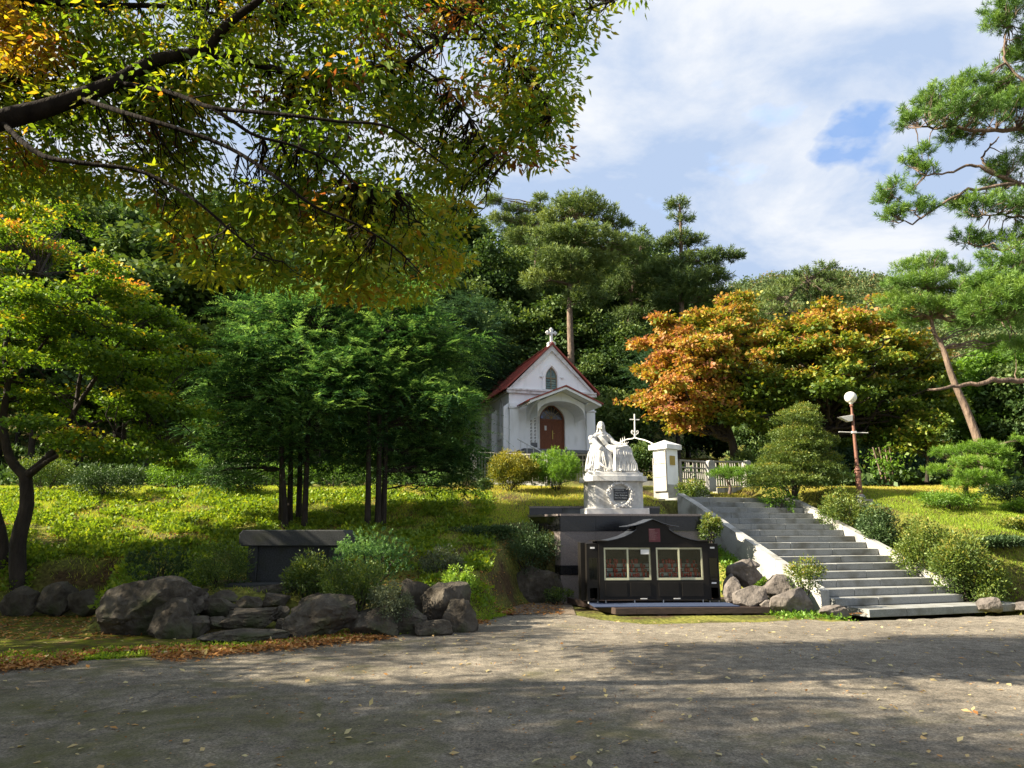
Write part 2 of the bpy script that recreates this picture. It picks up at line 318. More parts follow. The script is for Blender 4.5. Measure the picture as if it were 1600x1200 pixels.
# ---------------------------------------------------------------- foliage
def leaves(P, D, L, W, hue, rng, upn=0.0):
    """rhombic leaf blades: base P, direction D, length L, width W; side vector random or lying flat when upn is high"""
    n = len(P); D = unit(D)
    Nn = unit(rng.normal(size=(n, 3)) * (1 - upn) + np.array([0, 0, 1.0]) * upn * 1.5)
    Sd = unit(np.cross(D, Nn)); L = np.broadcast_to(L, (n,))[:, None]; W = np.broadcast_to(W, (n,))[:, None]
    Nf = np.cross(Sd, D)
    V = np.stack([P, P + D * L * 0.42 + Sd * W * 0.5 + Nf * W * 0.12, P + D * L, P + D * L * 0.42 - Sd * W * 0.5 + Nf * W * 0.12], 1).reshape(-1, 3)
    F = np.arange(n * 4).reshape(n, 4)
    return V, F, np.repeat(hue, 4)
def cat_meshes(parts):
    Vs, Fs, Hs = [], [], []; k = 0
    for V, F, H in parts:
        Vs.append(V); Fs.append(F + k); Hs.append(H); k += len(V)
    return np.concatenate(Vs), np.concatenate(Fs), np.concatenate(Hs)
def blob_points(blobs, n, rng, shell=0.45, upper=0.0):
    """n points spread over ellipsoid blobs [(c,r)], biased to the shell; returns points, outward dirs, blob index, height in blob"""
    vol = np.array([(b[1][0] * b[1][1] + b[1][1] * b[1][2] + b[1][0] * b[1][2]) for b in blobs]); vol = vol / vol.sum()
    idx = rng.choice(len(blobs), n, p=vol)
    C = np.array([b[0] for b in blobs])[idx]; Rr = np.array([b[1] for b in blobs])[idx]
    d = unit(rng.normal(size=(n, 3)))
    if upper: d[:, 2] = np.where(rng.random(n) < upper, np.abs(d[:, 2]), d[:, 2])
    rad = rng.random(n) ** shell
    return C + d * Rr * rad[:, None], d, idx, d[:, 2] * rad
def clump(P, hue, n, spread, L, W, rng, droop=0.3, upn=0.3, out=None, jit=0.12, flat=0.6):
    N = len(P); spread = np.broadcast_to(np.asarray(spread, float), (N,))
    Q = np.repeat(P, n, 0); off = rng.normal(size=(N * n, 3)) * np.array([1, 1, flat]); off = unit(off) * (rng.random((N * n, 1)) ** 0.6) * np.repeat(spread, n)[:, None] * np.array([1, 1, flat])
    D = unit(off + 1e-6) * 0.8 + rng.normal(size=(N * n, 3)) * 0.5; D[:, 2] -= droop
    if out is not None: D += np.repeat(out, n, 0) * 0.6
    h = np.clip(np.repeat(hue, n) + rng.normal(size=N * n) * jit, 0, 1)
    Ls = L * (0.65 + 0.7 * rng.random(N * n))
    return leaves(Q + off, D, Ls, W * Ls / L, h, rng, upn)
def tufts(P, O, hue, n, L, W, rng, jit=0.1, back=0.25):
    """pine needle tufts: needles fan out of P around direction O"""
    N = len(P); Q = np.repeat(P, n, 0); Oo = np.repeat(unit(O), n, 0)
    D = unit(rng.normal(size=(N * n, 3))) * 0.95 + Oo * 0.85
    Q = Q + Oo * (rng.random((N * n, 1)) - 0.3) * L * back * 4
    h = np.clip(np.repeat(hue, n) + rng.normal(size=N * n) * jit, 0, 1)
    return leaves(Q, D, L * (0.6 + 0.5 * rng.random(N * n)), W, h, rng, 0)
def sprays(P, O, hue, n, length, L, W, rng, droop=0.35, jit=0.1):
    """flat drooping fronds with leaflets on both sides"""
    N = len(P); O = unit(O); t = (np.arange(n) + 0.5) / n
    side = unit(np.cross(O, np.array([0, 0, 1.0]) + rng.normal(size=(N, 3)) * 0.25))
    ln = length * (0.6 + 0.7 * rng.random(N))
    A = P[:, None, :] + O[:, None, :] * (t[None, :, None] * ln[:, None, None]); A[:, :, 2] -= droop * (t[None, :] ** 2) * ln[:, None]
    sg = np.where(np.arange(n) % 2 == 0, 1.0, -1.0)[None, :, None]
    D = O[:, None, :] * 0.75 + side[:, None, :] * sg * 0.9 + rng.normal(size=(N, n, 3)) * 0.18; D[:, :, 2] -= 0.15
    Ls = (L * (1.15 - 0.75 * t))[None, :] * (0.8 + 0.4 * rng.random((N, n)))
    h = np.clip(hue[:, None] + 0.25 * (t[None, :] - 0.5) + rng.normal(size=(N, n)) * jit, 0, 1)
    return leaves(A.reshape(-1, 3), D.reshape(-1, 3), Ls.ravel(), (W * Ls / L).ravel(), h.ravel(), rng, 0.75)
def tubes(paths, sides=6):
    Vs, Fs = [], []; k = 0
    for pts, rad in paths:
        P = np.asarray(pts, float); n = len(P); rad = np.asarray(rad, float)
        T = np.gradient(P, axis=0); T = unit(T)
        ref = np.array([0.31, 0.2, 0.93]) if abs(T[0, 2]) < 0.8 else np.array([1.0, 0.15, 0.1])
        A = unit(np.cross(T, ref)); B = np.cross(T, A)
        s = sides if rad[0] > 0.012 else 4
        a = np.arange(s) * 2 * np.pi / s
        ring = P[:, None, :] + (A[:, None, :] * np.cos(a)[None, :, None] + B[:, None, :] * np.sin(a)[None, :, None]) * rad[:, None, None]
        Vs.append(ring.reshape(-1, 3))
        i = np.arange(n - 1)[:, None] * s; j = np.arange(s)[None, :]; j2 = (j + 1) % s
        Fs.append(np.stack([i + j, i + j2, i + s + j2, i + s + j], -1).reshape(-1, 4) + k); k += n * s
    return np.concatenate(Vs), np.concatenate(Fs)
def curve(p0, p1, rng, n=7, sag=0.0, wig=0.06):
    p0 = np.asarray(p0, float); p1 = np.asarray(p1, float); t = np.linspace(0, 1, n)[:, None]; ln = np.linalg.norm(p1 - p0)
    P = p0 + (p1 - p0) * t; P[:, 2] += (sag * 4 * t * (1 - t))[:, 0] * ln
    w = rng.normal(size=(n, 3)) * wig * ln * 0.5; w[0] = 0; w[-1] = 0
    return P + w
def path_interp(pts, n):
    P = np.asarray(pts, float); m = len(P); t = np.linspace(0, m - 1, n); i = np.clip(t.astype(int), 0, m - 2); f = (t - i)[:, None]
    p0 = P[np.clip(i - 1, 0, m - 1)]; p1 = P[i]; p2 = P[i + 1]; p3 = P[np.clip(i + 2, 0, m - 1)]
    return 0.5 * (2 * p1 + (p2 - p0) * f + (2 * p0 - 5 * p1 + 4 * p2 - p3) * f ** 2 + (3 * p1 - p0 - 3 * p2 + p3) * f ** 3)
def skeleton(trunk, r0, r1, blobs, P, idx, rng, limb_r=0.3, twigs=None, sides=8, up0=0.35, sag=0.04):
    """tubes: trunk path, one limb from trunk to each blob, twigs from limbs to cluster points"""
    T = path_interp(trunk, 14); rad = np.linspace(r0, r1, 14); rad[0] *= 1.35; rad[1] *= 1.1
    rad = rad * (1 + rng.normal(size=14) * 0.04)
    paths = [(T, rad)]; ends = []
    zt = T[:, 2]
    for c, rr in blobs:
        c = np.asarray(c, float); hd = np.hypot(c[0] - T[:, 0], c[1] - T[:, 1])
        want = c[2] - 0.5 * hd
        k = int(np.argmin(np.abs(zt - want) + (zt < zt[-1] * up0) * 50 + 0 * hd)); k = min(k, 12)
        g = curve(T[k], c, rng, 9, sag, 0.07); lr = np.linspace(max(rad[k] * 0.5, 0.012), 0.012, 9) * (1.0 if limb_r is None else 1.0)
        paths.append((g, lr)); ends.append(g)
    if twigs:
        sel = rng.choice(len(P), min(twigs, len(P)), replace=False)
        for s in sel:
            g = ends[idx[s]]; j = int(np.argmin(np.linalg.norm(g - P[s], axis=1))); j = max(2, min(j, 8) - 1)
            q = curve(g[j], P[s], rng, 5, 0.03, 0.08); paths.append((q, np.linspace(0.014, 0.004, 5) * (1 if r0 > 0.1 else 0.6)))
    return tubes(paths, sides)
def make_tree(name, label, cat, base, trunk, r0, r1, blobs, ncl, leafkind, lp, mat, rng, bark='bark', hue=None, group=None, shell=0.45, upper=0.3, twigs=120, up0=0.35, rz=0, shared=None, extra_paths=None):
    root = thing(name, label, cat, base, rz, group)
    P, O, idx, hz = blob_points(blobs, ncl, rng, shell, upper)
    bh = rng.random(len(blobs))
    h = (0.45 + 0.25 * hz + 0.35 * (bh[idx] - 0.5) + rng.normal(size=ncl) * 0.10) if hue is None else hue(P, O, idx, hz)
    h = np.clip(h, 0, 1)
    if leafkind == 'leaf': V, F, H = clump(P, h, rng=rng, **lp)
    elif leafkind == 'tuft':
        Oo = O * 0.7 + np.array([0, 0, 0.7]); V, F, H = tufts(P, Oo, h, rng=rng, **lp)
    elif leafkind == 'spray':
        Oo = unit(O * np.array([1, 1, 0.3]) + np.array([0, 0, 0.12]) + rng.normal(size=O.shape) * 0.2); V, F, H = sprays(P, Oo, h, rng=rng, **lp)
    tv, tf = skeleton(trunk, r0, r1, blobs, P, idx, rng, twigs=twigs, up0=up0)
    ob('trunk', npmesh('trunk', tv, tf, smooth=True), root, bark)
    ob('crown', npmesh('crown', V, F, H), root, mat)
    return root
def fracture(bl, k, rng, s0=0.32, s1=0.62, out=0.75):
    res = []
    for c, r in bl:
        res.append((tuple(c), tuple(np.array(r) * 0.72)))
        for _ in range(k):
            d = unit(rng.normal(size=3)); q = s0 + (s1 - s0) * rng.random()
            res.append((tuple(np.array(c) + d * np.array(r) * out * (0.7 + 0.45 * rng.random())), tuple(np.array(r) * q)))
    return res
def bush(name, label, base, rx, ry, rz_, mat, rng, n=260, per=14, L=0.05, W=0.028, kind='leaf', group=None, lump=0.22, flatb=0.25, hue0=0.45, cat='shrub', stems=9, upn=0.3):
    root = thing(name, label, cat, base, 0, group)
    blobs = [((0, 0, rz_ * 0.95), (rx * 0.82, ry * 0.82, rz_ * 0.85))]
    for k in range(7):
        a = 2 * math.pi * k / 7 + rng.random(); q = 0.55 + 0.25 * rng.random()
        blobs.append(((rx * q * math.cos(a), ry * q * math.sin(a), rz_ * (0.6 + 0.55 * rng.random())), (rx * (0.28 + lump * rng.random()), ry * (0.28 + lump * rng.random()), rz_ * (0.35 + lump * rng.random()))))
    P, O, idx, hz = blob_points(blobs, n, rng, 0.33, 0.35)
    keep = P[:, 2] > 0.04; P, O, idx, hz = P[keep], O[keep], idx[keep], hz[keep]
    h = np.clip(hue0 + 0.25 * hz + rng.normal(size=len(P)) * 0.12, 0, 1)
    if kind == 'leaf': V, F, H = clump(P, h, per, 0.10 * (rx + rz_) * 0.9 if rx > 0.3 else 0.06, L, W, rng, droop=-0.25, upn=upn, out=O, flat=0.9)
    elif kind == 'tuft': V, F, H = tufts(P, O * 0.6 + np.array([0, 0, 0.8]), h, per, L, W, rng)
    else: V, F, H = sprays(P, unit(O + np.array([0, 0, 0.35]) + rng.normal(size=O.shape) * 0.25), h, per, L * 3.2, L, W, rng, droop=0.12)
    keepb = V[:, 2].reshape(-1, 4).min(1) > -0.15
    F = F[keepb]
    ob('foliage', npmesh('foliage', V, F, H), root, mat)
    paths = []
    for k in range(stems):
        a = rng.random() * 6.28; q = 0.3 + 0.5 * rng.random()
        paths.append((curve((0.04 * math.cos(a), 0.04 * math.sin(a), -0.08), (rx * q * math.cos(a), ry * q * math.sin(a), rz_ * (0.9 + 0.5 * rng.random())), rng, 6, 0.05, 0.08), np.linspace(0.016, 0.004, 6)))
    tv, tf = tubes(paths, 5); ob('stem', npmesh('stem', tv, tf, smooth=True), root, 'bark')
    return root
# ---------------------------------------------------------------- terrain
FX = np.array([-90, -20, -8.2, -7.0, -3.0, -1.2, -0.5, 0.1, 0.8, 4.8, 5.0, 5.5, 6.2, 10.2, 11, 14, 90.0])
FY = np.array([13.5, 14.4, 14.6, 11.9, 11.9, 12.4, 13.6, 16.3, 17.3, 17.65, 16.4, 15.4, 14.7, 15.6, 15.9, 16.2, 16.5])
PY = np.array([0, 11.8, 13.0, 15.0, 18, 20, 22, 24, 26, 30, 34, 38, 41, 48, 54, 62, 75, 95, 130, 400.0])
PH = np.array([0.10, 0.10, 0.45, 0.85, 1.7, 2.3, 2.8, 3.02, 3.1, 3.45, 4.1, 5.2, 5.75, 6.0, 8.5, 13, 21, 29, 32, 32])
SA = R(17); SC = gp(1305, 936, 0.255); SC.z = 0                       # staircase: rotation and bottom left corner
SX = np.array([math.cos(SA), math.sin(SA)]); SYv = np.array([-math.sin(SA), math.cos(SA)])
def terr(x, y):
    x = np.asarray(x, float); y = np.asarray(y, float)
    F = np.interp(x, FX, FY); P = np.interp(y, PY, PH)
    base = np.interp(30, PY, PH); rt = np.where(y > 1, x / np.maximum(y, 1), 0)
    g = np.interp(rt, [-9, 0.12, 0.30, 0.5, 9], [1, 1, 0.22, 0.16, 0.16]); P = np.where(P > base, base + (P - base) * g, P)
    wallr = (x > 0.85) & (x < 4.8)
    w = np.where(wallr, 0.12, np.where(x < -0.9, 1.1, 1.7))
    t = np.clip((y - F) / w, 0, 1); t = t * t * (3 - 2 * t)
    H = P * t
    # altar terrace
    d = np.maximum(np.abs(x + 3.75) / 2.0, np.abs(y - 14.3) / 1.25); k = np.clip((1.25 - d) / 0.35, 0, 1)
    H = H * (1 - k) + 0.62 * k
    # retained bench behind the dark wall
    k = np.clip((x - 0.5) / 0.3, 0, 1) * np.clip((4.9 - x) / 0.2, 0, 1) * np.clip((y - 17.75) / 0.1, 0, 1) * np.clip((19.0 - y) / 1.0, 0, 1)
    H = H * (1 - k) + 1.9 * k
    # keep the soil under the stairs
    u = (x - SC.x) * SX[0] + (y - SC.y) * SX[1]; v = (x - SC.x) * SYv[0] + (y - SC.y) * SYv[1]
    ins = np.clip((u + 0.8) / 0.3, 0, 1) * np.clip((4.3 - u) / 0.3, 0, 1) * np.clip((v + 1.6) / .2, 0, 1)
    st = np.where(v < 6.0, np.clip(v * 0.408 - 0.28, -0.2, 2.2), np.minimum(2.46, P))
    ins = ins * np.clip((9.0 - v) / 2.0, 0, 1)
    H = H * (1 - ins) + np.minimum(H, st) * ins
    lo = np.clip((u + 2.0) / 0.5, 0, 1) * np.clip((0.0 - u) / 0.05, 0, 1) * np.clip((v + 1.0) / 0.3, 0, 1) * np.clip((5.6 - v) / 0.6, 0, 1)
    H = H * (1 - lo) + np.minimum(H, np.maximum(v * 0.40 - 0.24, 0.0)) * lo
    ro = np.clip((u - 3.4) / 0.05, 0, 1) * np.clip((4.9 - u) / 0.6, 0, 1) * np.clip((v + 1.0) / 0.3, 0, 1) * np.clip((6.0 - v) / 0.6, 0, 1)
    H = H * (1 - ro) + np.minimum(H, np.maximum(v * 0.40 - 0.10, 0.0)) * ro
    amp = np.clip(H / 0.6, 0, 1) * 0.06 * np.where(y > 30, 3, 1)
    H = H + amp * (np.sin(x * 1.3 + 1.7 * np.sin(y * 0.7)) * np.cos(y * 1.1 + 0.6) + 0.5 * np.sin(x * 2.9 + y * 2.1))
    return H
def tz(x, y): return float(terr(x, y))
def onT(px, py, Y=None):
    """world point of a photo pixel lying on the terrain (search along the ray)"""
    d = ray(px, py)
    if Y is not None:
        p = at(px, py, Y); return Vector((p.x, p.y, tz(p.x, p.y)))
    for i in range(700):
        yy = 3 + i * 0.1; t = yy / d.y; x = d.x * t; z = EYE + d.z * t
        if z <= tz(x, yy): return Vector((x, yy, tz(x, yy)))
    return Vector((x, yy, tz(x, yy)))
def grid(xs, ys):
    X, Y = np.meshgrid(xs, ys); Z = terr(X, Y); V = np.stack([X, Y, Z], -1).reshape(-1, 3)
    nx = len(xs); i = np.arange(len(ys) - 1)[:, None] * nx; j = np.arange(nx - 1)[None, :]
    F = np.stack([i + j, i + j + 1, i + nx + j + 1, i + nx + j], -1).reshape(-1, 4)
    return V, F
xs = np.concatenate([np.linspace(-600, -60, 14)[:-1], np.linspace(-60, -14, 60)[:-1], np.arange(-14, 16, 0.12), np.linspace(16, 60, 60), np.linspace(60, 600, 14)[1:]])
ys = np.concatenate([np.linspace(-300, -10, 12)[:-1], np.linspace(-10, 10, 14)[:-1], np.arange(10, 24, 0.12), np.linspace(24, 60, 70), np.linspace(60, 150, 40)[1:], np.linspace(150, 420, 8)[1:]])
V, F = grid(xs, ys)
m, t, n, l, o = nt('hill_soil'); M['ground'] = m
b = n.new('ShaderNodeBsdfPrincipled'); l.new(b.outputs[0], o.inputs[0]); b.inputs['Roughness'].default_value = 0.95; b.inputs['Specular IOR Level'].default_value = 0.2
tcn = n.new('ShaderNodeTexCoord')
na = n.new('ShaderNodeTexNoise'); na.inputs['Scale'].default_value = 0.9; na.inputs['Detail'].default_value = 8; l.new(tcn.outputs['Object'], na.inputs['Vector'])
nb = n.new('ShaderNodeTexNoise'); nb.inputs['Scale'].default_value = 14; nb.inputs['Detail'].default_value = 8; l.new(tcn.outputs['Object'], nb.inputs['Vector'])
ra = ramp(n, [(0.35, (0.065, 0.045, 0.024)), (0.5, (0.11, 0.125, 0.028)), (0.65, (0.19, 0.20, 0.045))]); l.new(na.outputs['Fac'], ra.inputs[0])
rb = ramp(n, [(0.3, (0.45, 0.4, 0.35)), (0.7, (1.5, 1.4, 1.2))]); l.new(nb.outputs['Fac'], rb.inputs[0])
mu = n.new('ShaderNodeMixRGB'); mu.blend_type = 'MULTIPLY'; mu.inputs[0].default_value = 1; l.new(ra.outputs[0], mu.inputs[1]); l.new(rb.outputs[0], mu.inputs[2]); l.new(mu.outputs[0], b.inputs['Base Color'])
bp = n.new('ShaderNodeBump'); bp.inputs['Strength'].default_value = 1; bp.inputs['Distance'].default_value = 0.05; l.new(nb.outputs['Fac'], bp.inputs['Height']); l.new(bp.outputs[0], b.inputs['Normal'])
g = ob('ground', npmesh('ground', V, F, smooth=True), None, 'ground'); g['kind'] = 'structure'; g['label'] = 'sloping earth bank and wooded hillside under grass and litter'

# ---- asphalt forecourt: sheet lying 4 mm above the ground
m, t, n, l, o = nt('asphalt'); M['asphalt'] = m
b = n.new('ShaderNodeBsdfPrincipled'); l.new(b.outputs[0], o.inputs[0]); b.inputs['Roughness'].default_value = 0.92; b.inputs['Specular IOR Level'].default_value = 0.25
tcn = n.new('ShaderNodeTexCoord')
def N(sc, det=8, dist=0.0, rough=0.6):
    q = n.new('ShaderNodeTexNoise'); q.inputs['Scale'].default_value = sc; q.inputs['Detail'].default_value = det; q.inputs['Distortion'].default_value = dist; q.inputs['Roughness'].default_value = rough
    l.new(tcn.outputs['Object'], q.inputs['Vector']); return q
def MIX(fac, a, b_, mode='MIX'):
    q = n.new('ShaderNodeMixRGB'); q.blend_type = mode
    for s_, v_ in ((0, fac), (1, a), (2, b_)):
        if isinstance(v_, (int, float)): q.inputs[s_].default_value = v_
        elif isinstance(v_, tuple): q.inputs[s_].default_value = (*v_, 1)
        else: l.new(v_, q.inputs[s_])
    return q.outputs[0]
base = ramp(n, [(0.3, (0.125, 0.108, 0.085)), (0.5, (0.18, 0.158, 0.125)), (0.7, (0.26, 0.228, 0.18))]); l.new(N(0.7, 10).outputs['Fac'], base.inputs[0])
grain = ramp(n, [(0.36, (0.35, 0.35, 0.35)), (0.5, (1.0, 1.0, 1.0)), (0.66, (1.9, 1.85, 1.75))]); l.new(N(42, 5, rough=0.85).outputs['Fac'], grain.inputs[0])
grain2 = ramp(n, [(0.38, (0.62, 0.62, 0.62)), (0.62, (1.28, 1.28, 1.28))]); l.new(N(6, 10, rough=0.75).outputs['Fac'], grain2.inputs[0])
c1 = MIX(1.0, MIX(1.0, base.outputs[0], grain.outputs[0], 'MULTIPLY'), grain2.outputs[0], 'MULTIPLY')
# moss patches, more of them toward the lower left
sxyz = n.new('ShaderNodeSeparateXYZ'); l.new(tcn.outputs['Object'], sxyz.inputs[0])
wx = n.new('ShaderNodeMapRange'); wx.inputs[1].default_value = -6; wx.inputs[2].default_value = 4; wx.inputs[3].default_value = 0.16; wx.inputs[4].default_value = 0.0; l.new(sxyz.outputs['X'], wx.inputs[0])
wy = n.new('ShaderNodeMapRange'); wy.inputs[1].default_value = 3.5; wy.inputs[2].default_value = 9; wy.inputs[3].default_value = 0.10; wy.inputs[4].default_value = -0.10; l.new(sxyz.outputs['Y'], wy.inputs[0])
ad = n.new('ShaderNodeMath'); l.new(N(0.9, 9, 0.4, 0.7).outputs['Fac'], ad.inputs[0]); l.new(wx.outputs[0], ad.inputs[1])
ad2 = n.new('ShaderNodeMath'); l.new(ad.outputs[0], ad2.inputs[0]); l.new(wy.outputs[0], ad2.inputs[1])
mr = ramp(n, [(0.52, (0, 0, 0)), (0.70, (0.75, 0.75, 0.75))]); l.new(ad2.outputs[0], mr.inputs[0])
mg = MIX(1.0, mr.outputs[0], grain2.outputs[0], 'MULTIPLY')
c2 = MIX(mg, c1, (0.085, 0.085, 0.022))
# cracks
vo = n.new('ShaderNodeTexVoronoi'); vo.feature = 'DISTANCE_TO_EDGE'; vo.inputs['Scale'].default_value = 0.45
nd = N(1.8, 6); av = n.new('ShaderNodeMixRGB'); av.blend_type = 'ADD'; av.inputs[0].default_value = 0.55; l.new(tcn.outputs['Object'], av.inputs[1]); l.new(nd.outputs['Color'], av.inputs[2]); l.new(av.outputs[0], vo.inputs['Vector'])
cr = ramp(n, [(0.004, (1, 1, 1)), (0.012, (0, 0, 0))]); l.new(vo.outputs['Distance'], cr.inputs[0])
cm = ramp(n, [(0.52, (0, 0, 0)), (0.6, (0.6, 0.6, 0.6))]); l.new(N(0.35, 3).outputs['Fac'], cm.inputs[0])
crk = MIX(1.0, cr.outputs[0], cm.outputs[0], 'MULTIPLY')
c3 = MIX(crk, c2, (0.05, 0.045, 0.04))
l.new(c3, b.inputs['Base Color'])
bp = n.new('ShaderNodeBump'); bp.inputs['Strength'].default_value = 0.7; bp.inputs['Distance'].default_value = 0.012; l.new(N(70, 6, rough=0.8).outputs['Fac'], bp.inputs['Height']); l.new(bp.outputs[0], b.inputs['Normal'])
edge = [(-60, 1040), (0, 1044), (110, 1034), (210, 1028), (330, 1022), (450, 1010), (540, 1001), (620, 993), (700, 983), (760, 970), (800, 960), (870, 955), (930, 968), (1010, 976), (1200, 972), (1262, 968), (1300, 972), (1420, 968), (1500, 965), (1590, 962), (1680, 955)]
ep = [gp(a, b_) for a, b_ in edge]
pts = [(-90, 12.5)] + [(p.x + 0.0, p.y) for p in ep] + [(90, 16.0), (90, -250), (-90, -250)]
rng = np.random.default_rng(5)
fine = []
for i in range(len(pts)):
    a = pts[i]; b2 = pts[(i + 1) % len(pts)]
    if 1 <= i <= len(ep) - 1:
        for k in range(10):
            f_ = k / 10; fine.append((a[0] * (1 - f_) + b2[0] * f_, a[1] * (1 - f_) + b2[1] * f_ + rng.normal() * 0.035))
    else: fine.append(a)
mb = MB(); tri = tessellate_polygon([[Vector((p[0], p[1], 0)) for p in fine]])
mb.add([(p[0], p[1], 0.004) for p in fine], tri)
road = mb.build('road', 'asphalt'); road['kind'] = 'structure'; road['label'] = 'worn grey asphalt forecourt with mossy patches and scattered leaves'

# ---- mossy soil strip between rocks and asphalt, and earthy apron before the wall
def sheet(name, poly, z, mat, label):
    mb = MB(); tri = tessellate_polygon([[Vector((p[0], p[1], 0)) for p in poly]]); mb.add([(p[0], p[1], z) for p in poly], tri)
    o_ = mb.build(name, mat); o_['kind'] = 'structure'; o_['label'] = label; return o_
M['moss'] = surf('moss', [(0.35, (0.06, 0.05, 0.02)), (0.5, (0.10, 0.11, 0.015)), (0.65, (0.20, 0.21, 0.02))], 3.5, bump=1, bscale=40, rough=1, spec=0.1, dist=0.03, scale2=4, mix2=((0.11, 0.07, 0.035), 0.5, 0.7))
back = [gp(a, b_) for a, b_ in [(760, 935), (700, 940), (560, 960), (300, 962), (120, 962), (0, 962), (-80, 962)]]
front = [gp(a, b_ - 1.5) for a, b_ in edge[:11]]
sheet('mossy_verge', [(p.x, p.y) for p in front] + [(p.x, p.y) for p in back], 0.010, 'moss', 'mossy soil strip between the rocks and the asphalt')
sheet('dirt_apron', [(p.x, p.y) for p in [gp(745, 972), gp(800, 962), gp(860, 958), gp(900, 962), gp(890, 936), gp(750, 936)]], 0.014, 'dirt', 'patch of earth beside the dark platform')

# ---------------------------------------------------------------- stone staircase
NR, RISE, TREAD, SW = 16, 0.155, 0.38, 3.4; HP = 0.10
st = thing('stone_staircase', 'broad granite staircase climbing between two pale sloping side walls', 'staircase', SC, SA)
rng = np.random.default_rng(21)
TOPV = TREAD * NR
for i in range(NR + 1):
    z1 = RISE * (i + 1) - (0.03 if i == 0 else 0); y0 = 0 if i else -0.42
    if i == 0: x0, x1, y0, z1 = 0.25, SW + 1.0, -0.62, HP
    else: x0, x1, y0, z1 = 0, SW, TREAD * (i - 1), HP + RISE * i
    cuts = [x0]; x = x0 + (0.35 + 0.75 * rng.random())
    while x < x1 - 0.3: cuts.append(x); x += 1.05 + rng.random() * 0.25
    cuts.append(x1)
    dep = TREAD + 0.03 if i else 0.66
    if i == NR: dep = 1.2
    for a, c in zip(cuts[:-1], cuts[1:]):
        dz = rng.normal() * 0.0025; dy = rng.normal() * 0.003
        mb = MB(); mb.box(a + 0.004, c - 0.004, y0 + dy, y0 + dep, z1 - 0.15 + dz, z1 + dz)
        mb.build('step_stone', 'granite', st, bevel=0.008)
mb = MB()
for i in range(1, NR + 1): mb.box(0.01, SW - 0.01, TREAD * (i - 1) + 0.03, TREAD * (i - 1) + TREAD + 0.03, RISE * (i - 1) - 0.05 if i > 1 else -0.1, HP + RISE * i - 0.152)
mb.build('step_core', 'granite_grey', st)
def cheek(xa, xb, v0, segs, mat='granite_pale'):
    L0 = v0; L1 = TOPV - 0.3; n_ = segs
    for k in range(n_):
        a = L0 + (L1 - L0) * k / n_ + 0.004; c = L0 + (L1 - L0) * (k + 1) / n_ - 0.004
        za = HP + (a / TREAD + 1) * RISE + 0.10; zc = HP + (c / TREAD + 1) * RISE + 0.10
        za = min(za, HP + RISE * NR + 0.10); zc = min(zc, HP + RISE * NR + 0.10)
        mb = MB(); mb.prism([(a, za - 0.95), (c, zc - 0.95), (c, zc), (a, za)], 'x', xa, xb); mb.build('side_wall_block', mat, st, bevel=0.006)
cheek(-0.22, -0.004, 0.15, 8); cheek(SW + 0.004, SW + 0.22, 0.35, 7)
# landing paving behind the top step
land = MB(); land.box(-0.3, SW + 0.3, TOPV + 0.85, TOPV + 1.6, HP + RISE * NR - 0.2, HP + RISE * NR - 0.01)
land.build('landing_slab', 'granite_grey', st)

# ---------------------------------------------------------------- dark granite retaining wall
WY = 17.15
pL = at(875, 805, WY); pR = at(1093, 805, WY + 0.35); pLL = at(828, 800, WY + 1.5)
WT = 2.02
A = Vector((pL.x, pL.y)); B = Vector((pR.x, pR.y)); Cc = Vector((pLL.x, pLL.y))
wall = thing('retaining_wall', 'polished dark red granite retaining wall with black bands behind the candle cabinet', 'wall', (0, 0, 0))
def wall_run(p, q, n_, thick=0.35, th_out=0.0, caps=True, bands=((0.0, 0.62, 'granite_red'), (0.62, 0.83, 'granite_black'), (0.83, 1.62, 'granite_red'), (1.62, WT - 0.05, 'granite_black'))):
    d = (q - p); L = d.length; d.normalize(); nrm = Vector((d.y, -d.x))
    for (z0, z1, mt) in bands:
        for k in range(n_):
            a = p + d * (L * k / n_ + 0.003); c = p + d * (L * (k + 1) / n_ - 0.003)
            out = 0.02 if mt == 'granite_black' else 0.0
            f0 = a + nrm * out; f1 = c + nrm * out; b0 = a - nrm * thick * 0.4; b1 = c - nrm * thick * 0.4
            mb = MB(); mb.prism([(f0.x, f0.y), (f1.x, f1.y), (b1.x, b1.y), (b0.x, b0.y)], 'z', z0 + 0.003, z1 - 0.003)
            mb.build('granite_panel', mt, wall)
    if caps:
        for k in range(max(1, n_ // 2)):
            m_ = max(1, n_ // 2); a = p + d * (L * k / m_ + 0.002); c = p + d * (L * (k + 1) / m_ - 0.002)
            f0 = a + nrm * 0.06; f1 = c + nrm * 0.06; b0 = a - nrm * thick; b1 = c - nrm * thick
            mb = MB(); mb.prism([(f0.x, f0.y), (f1.x, f1.y), (b1.x, b1.y), (b0.x, b0.y)], 'z', WT - 0.05, WT); mb.build('coping_slab', 'granite_red', wall, bevel=0.005)
wall_run(A, B, 4); wall_run(Cc, A, 3)
wall_run(B, B + Vector((0.25, 1.6)), 2)
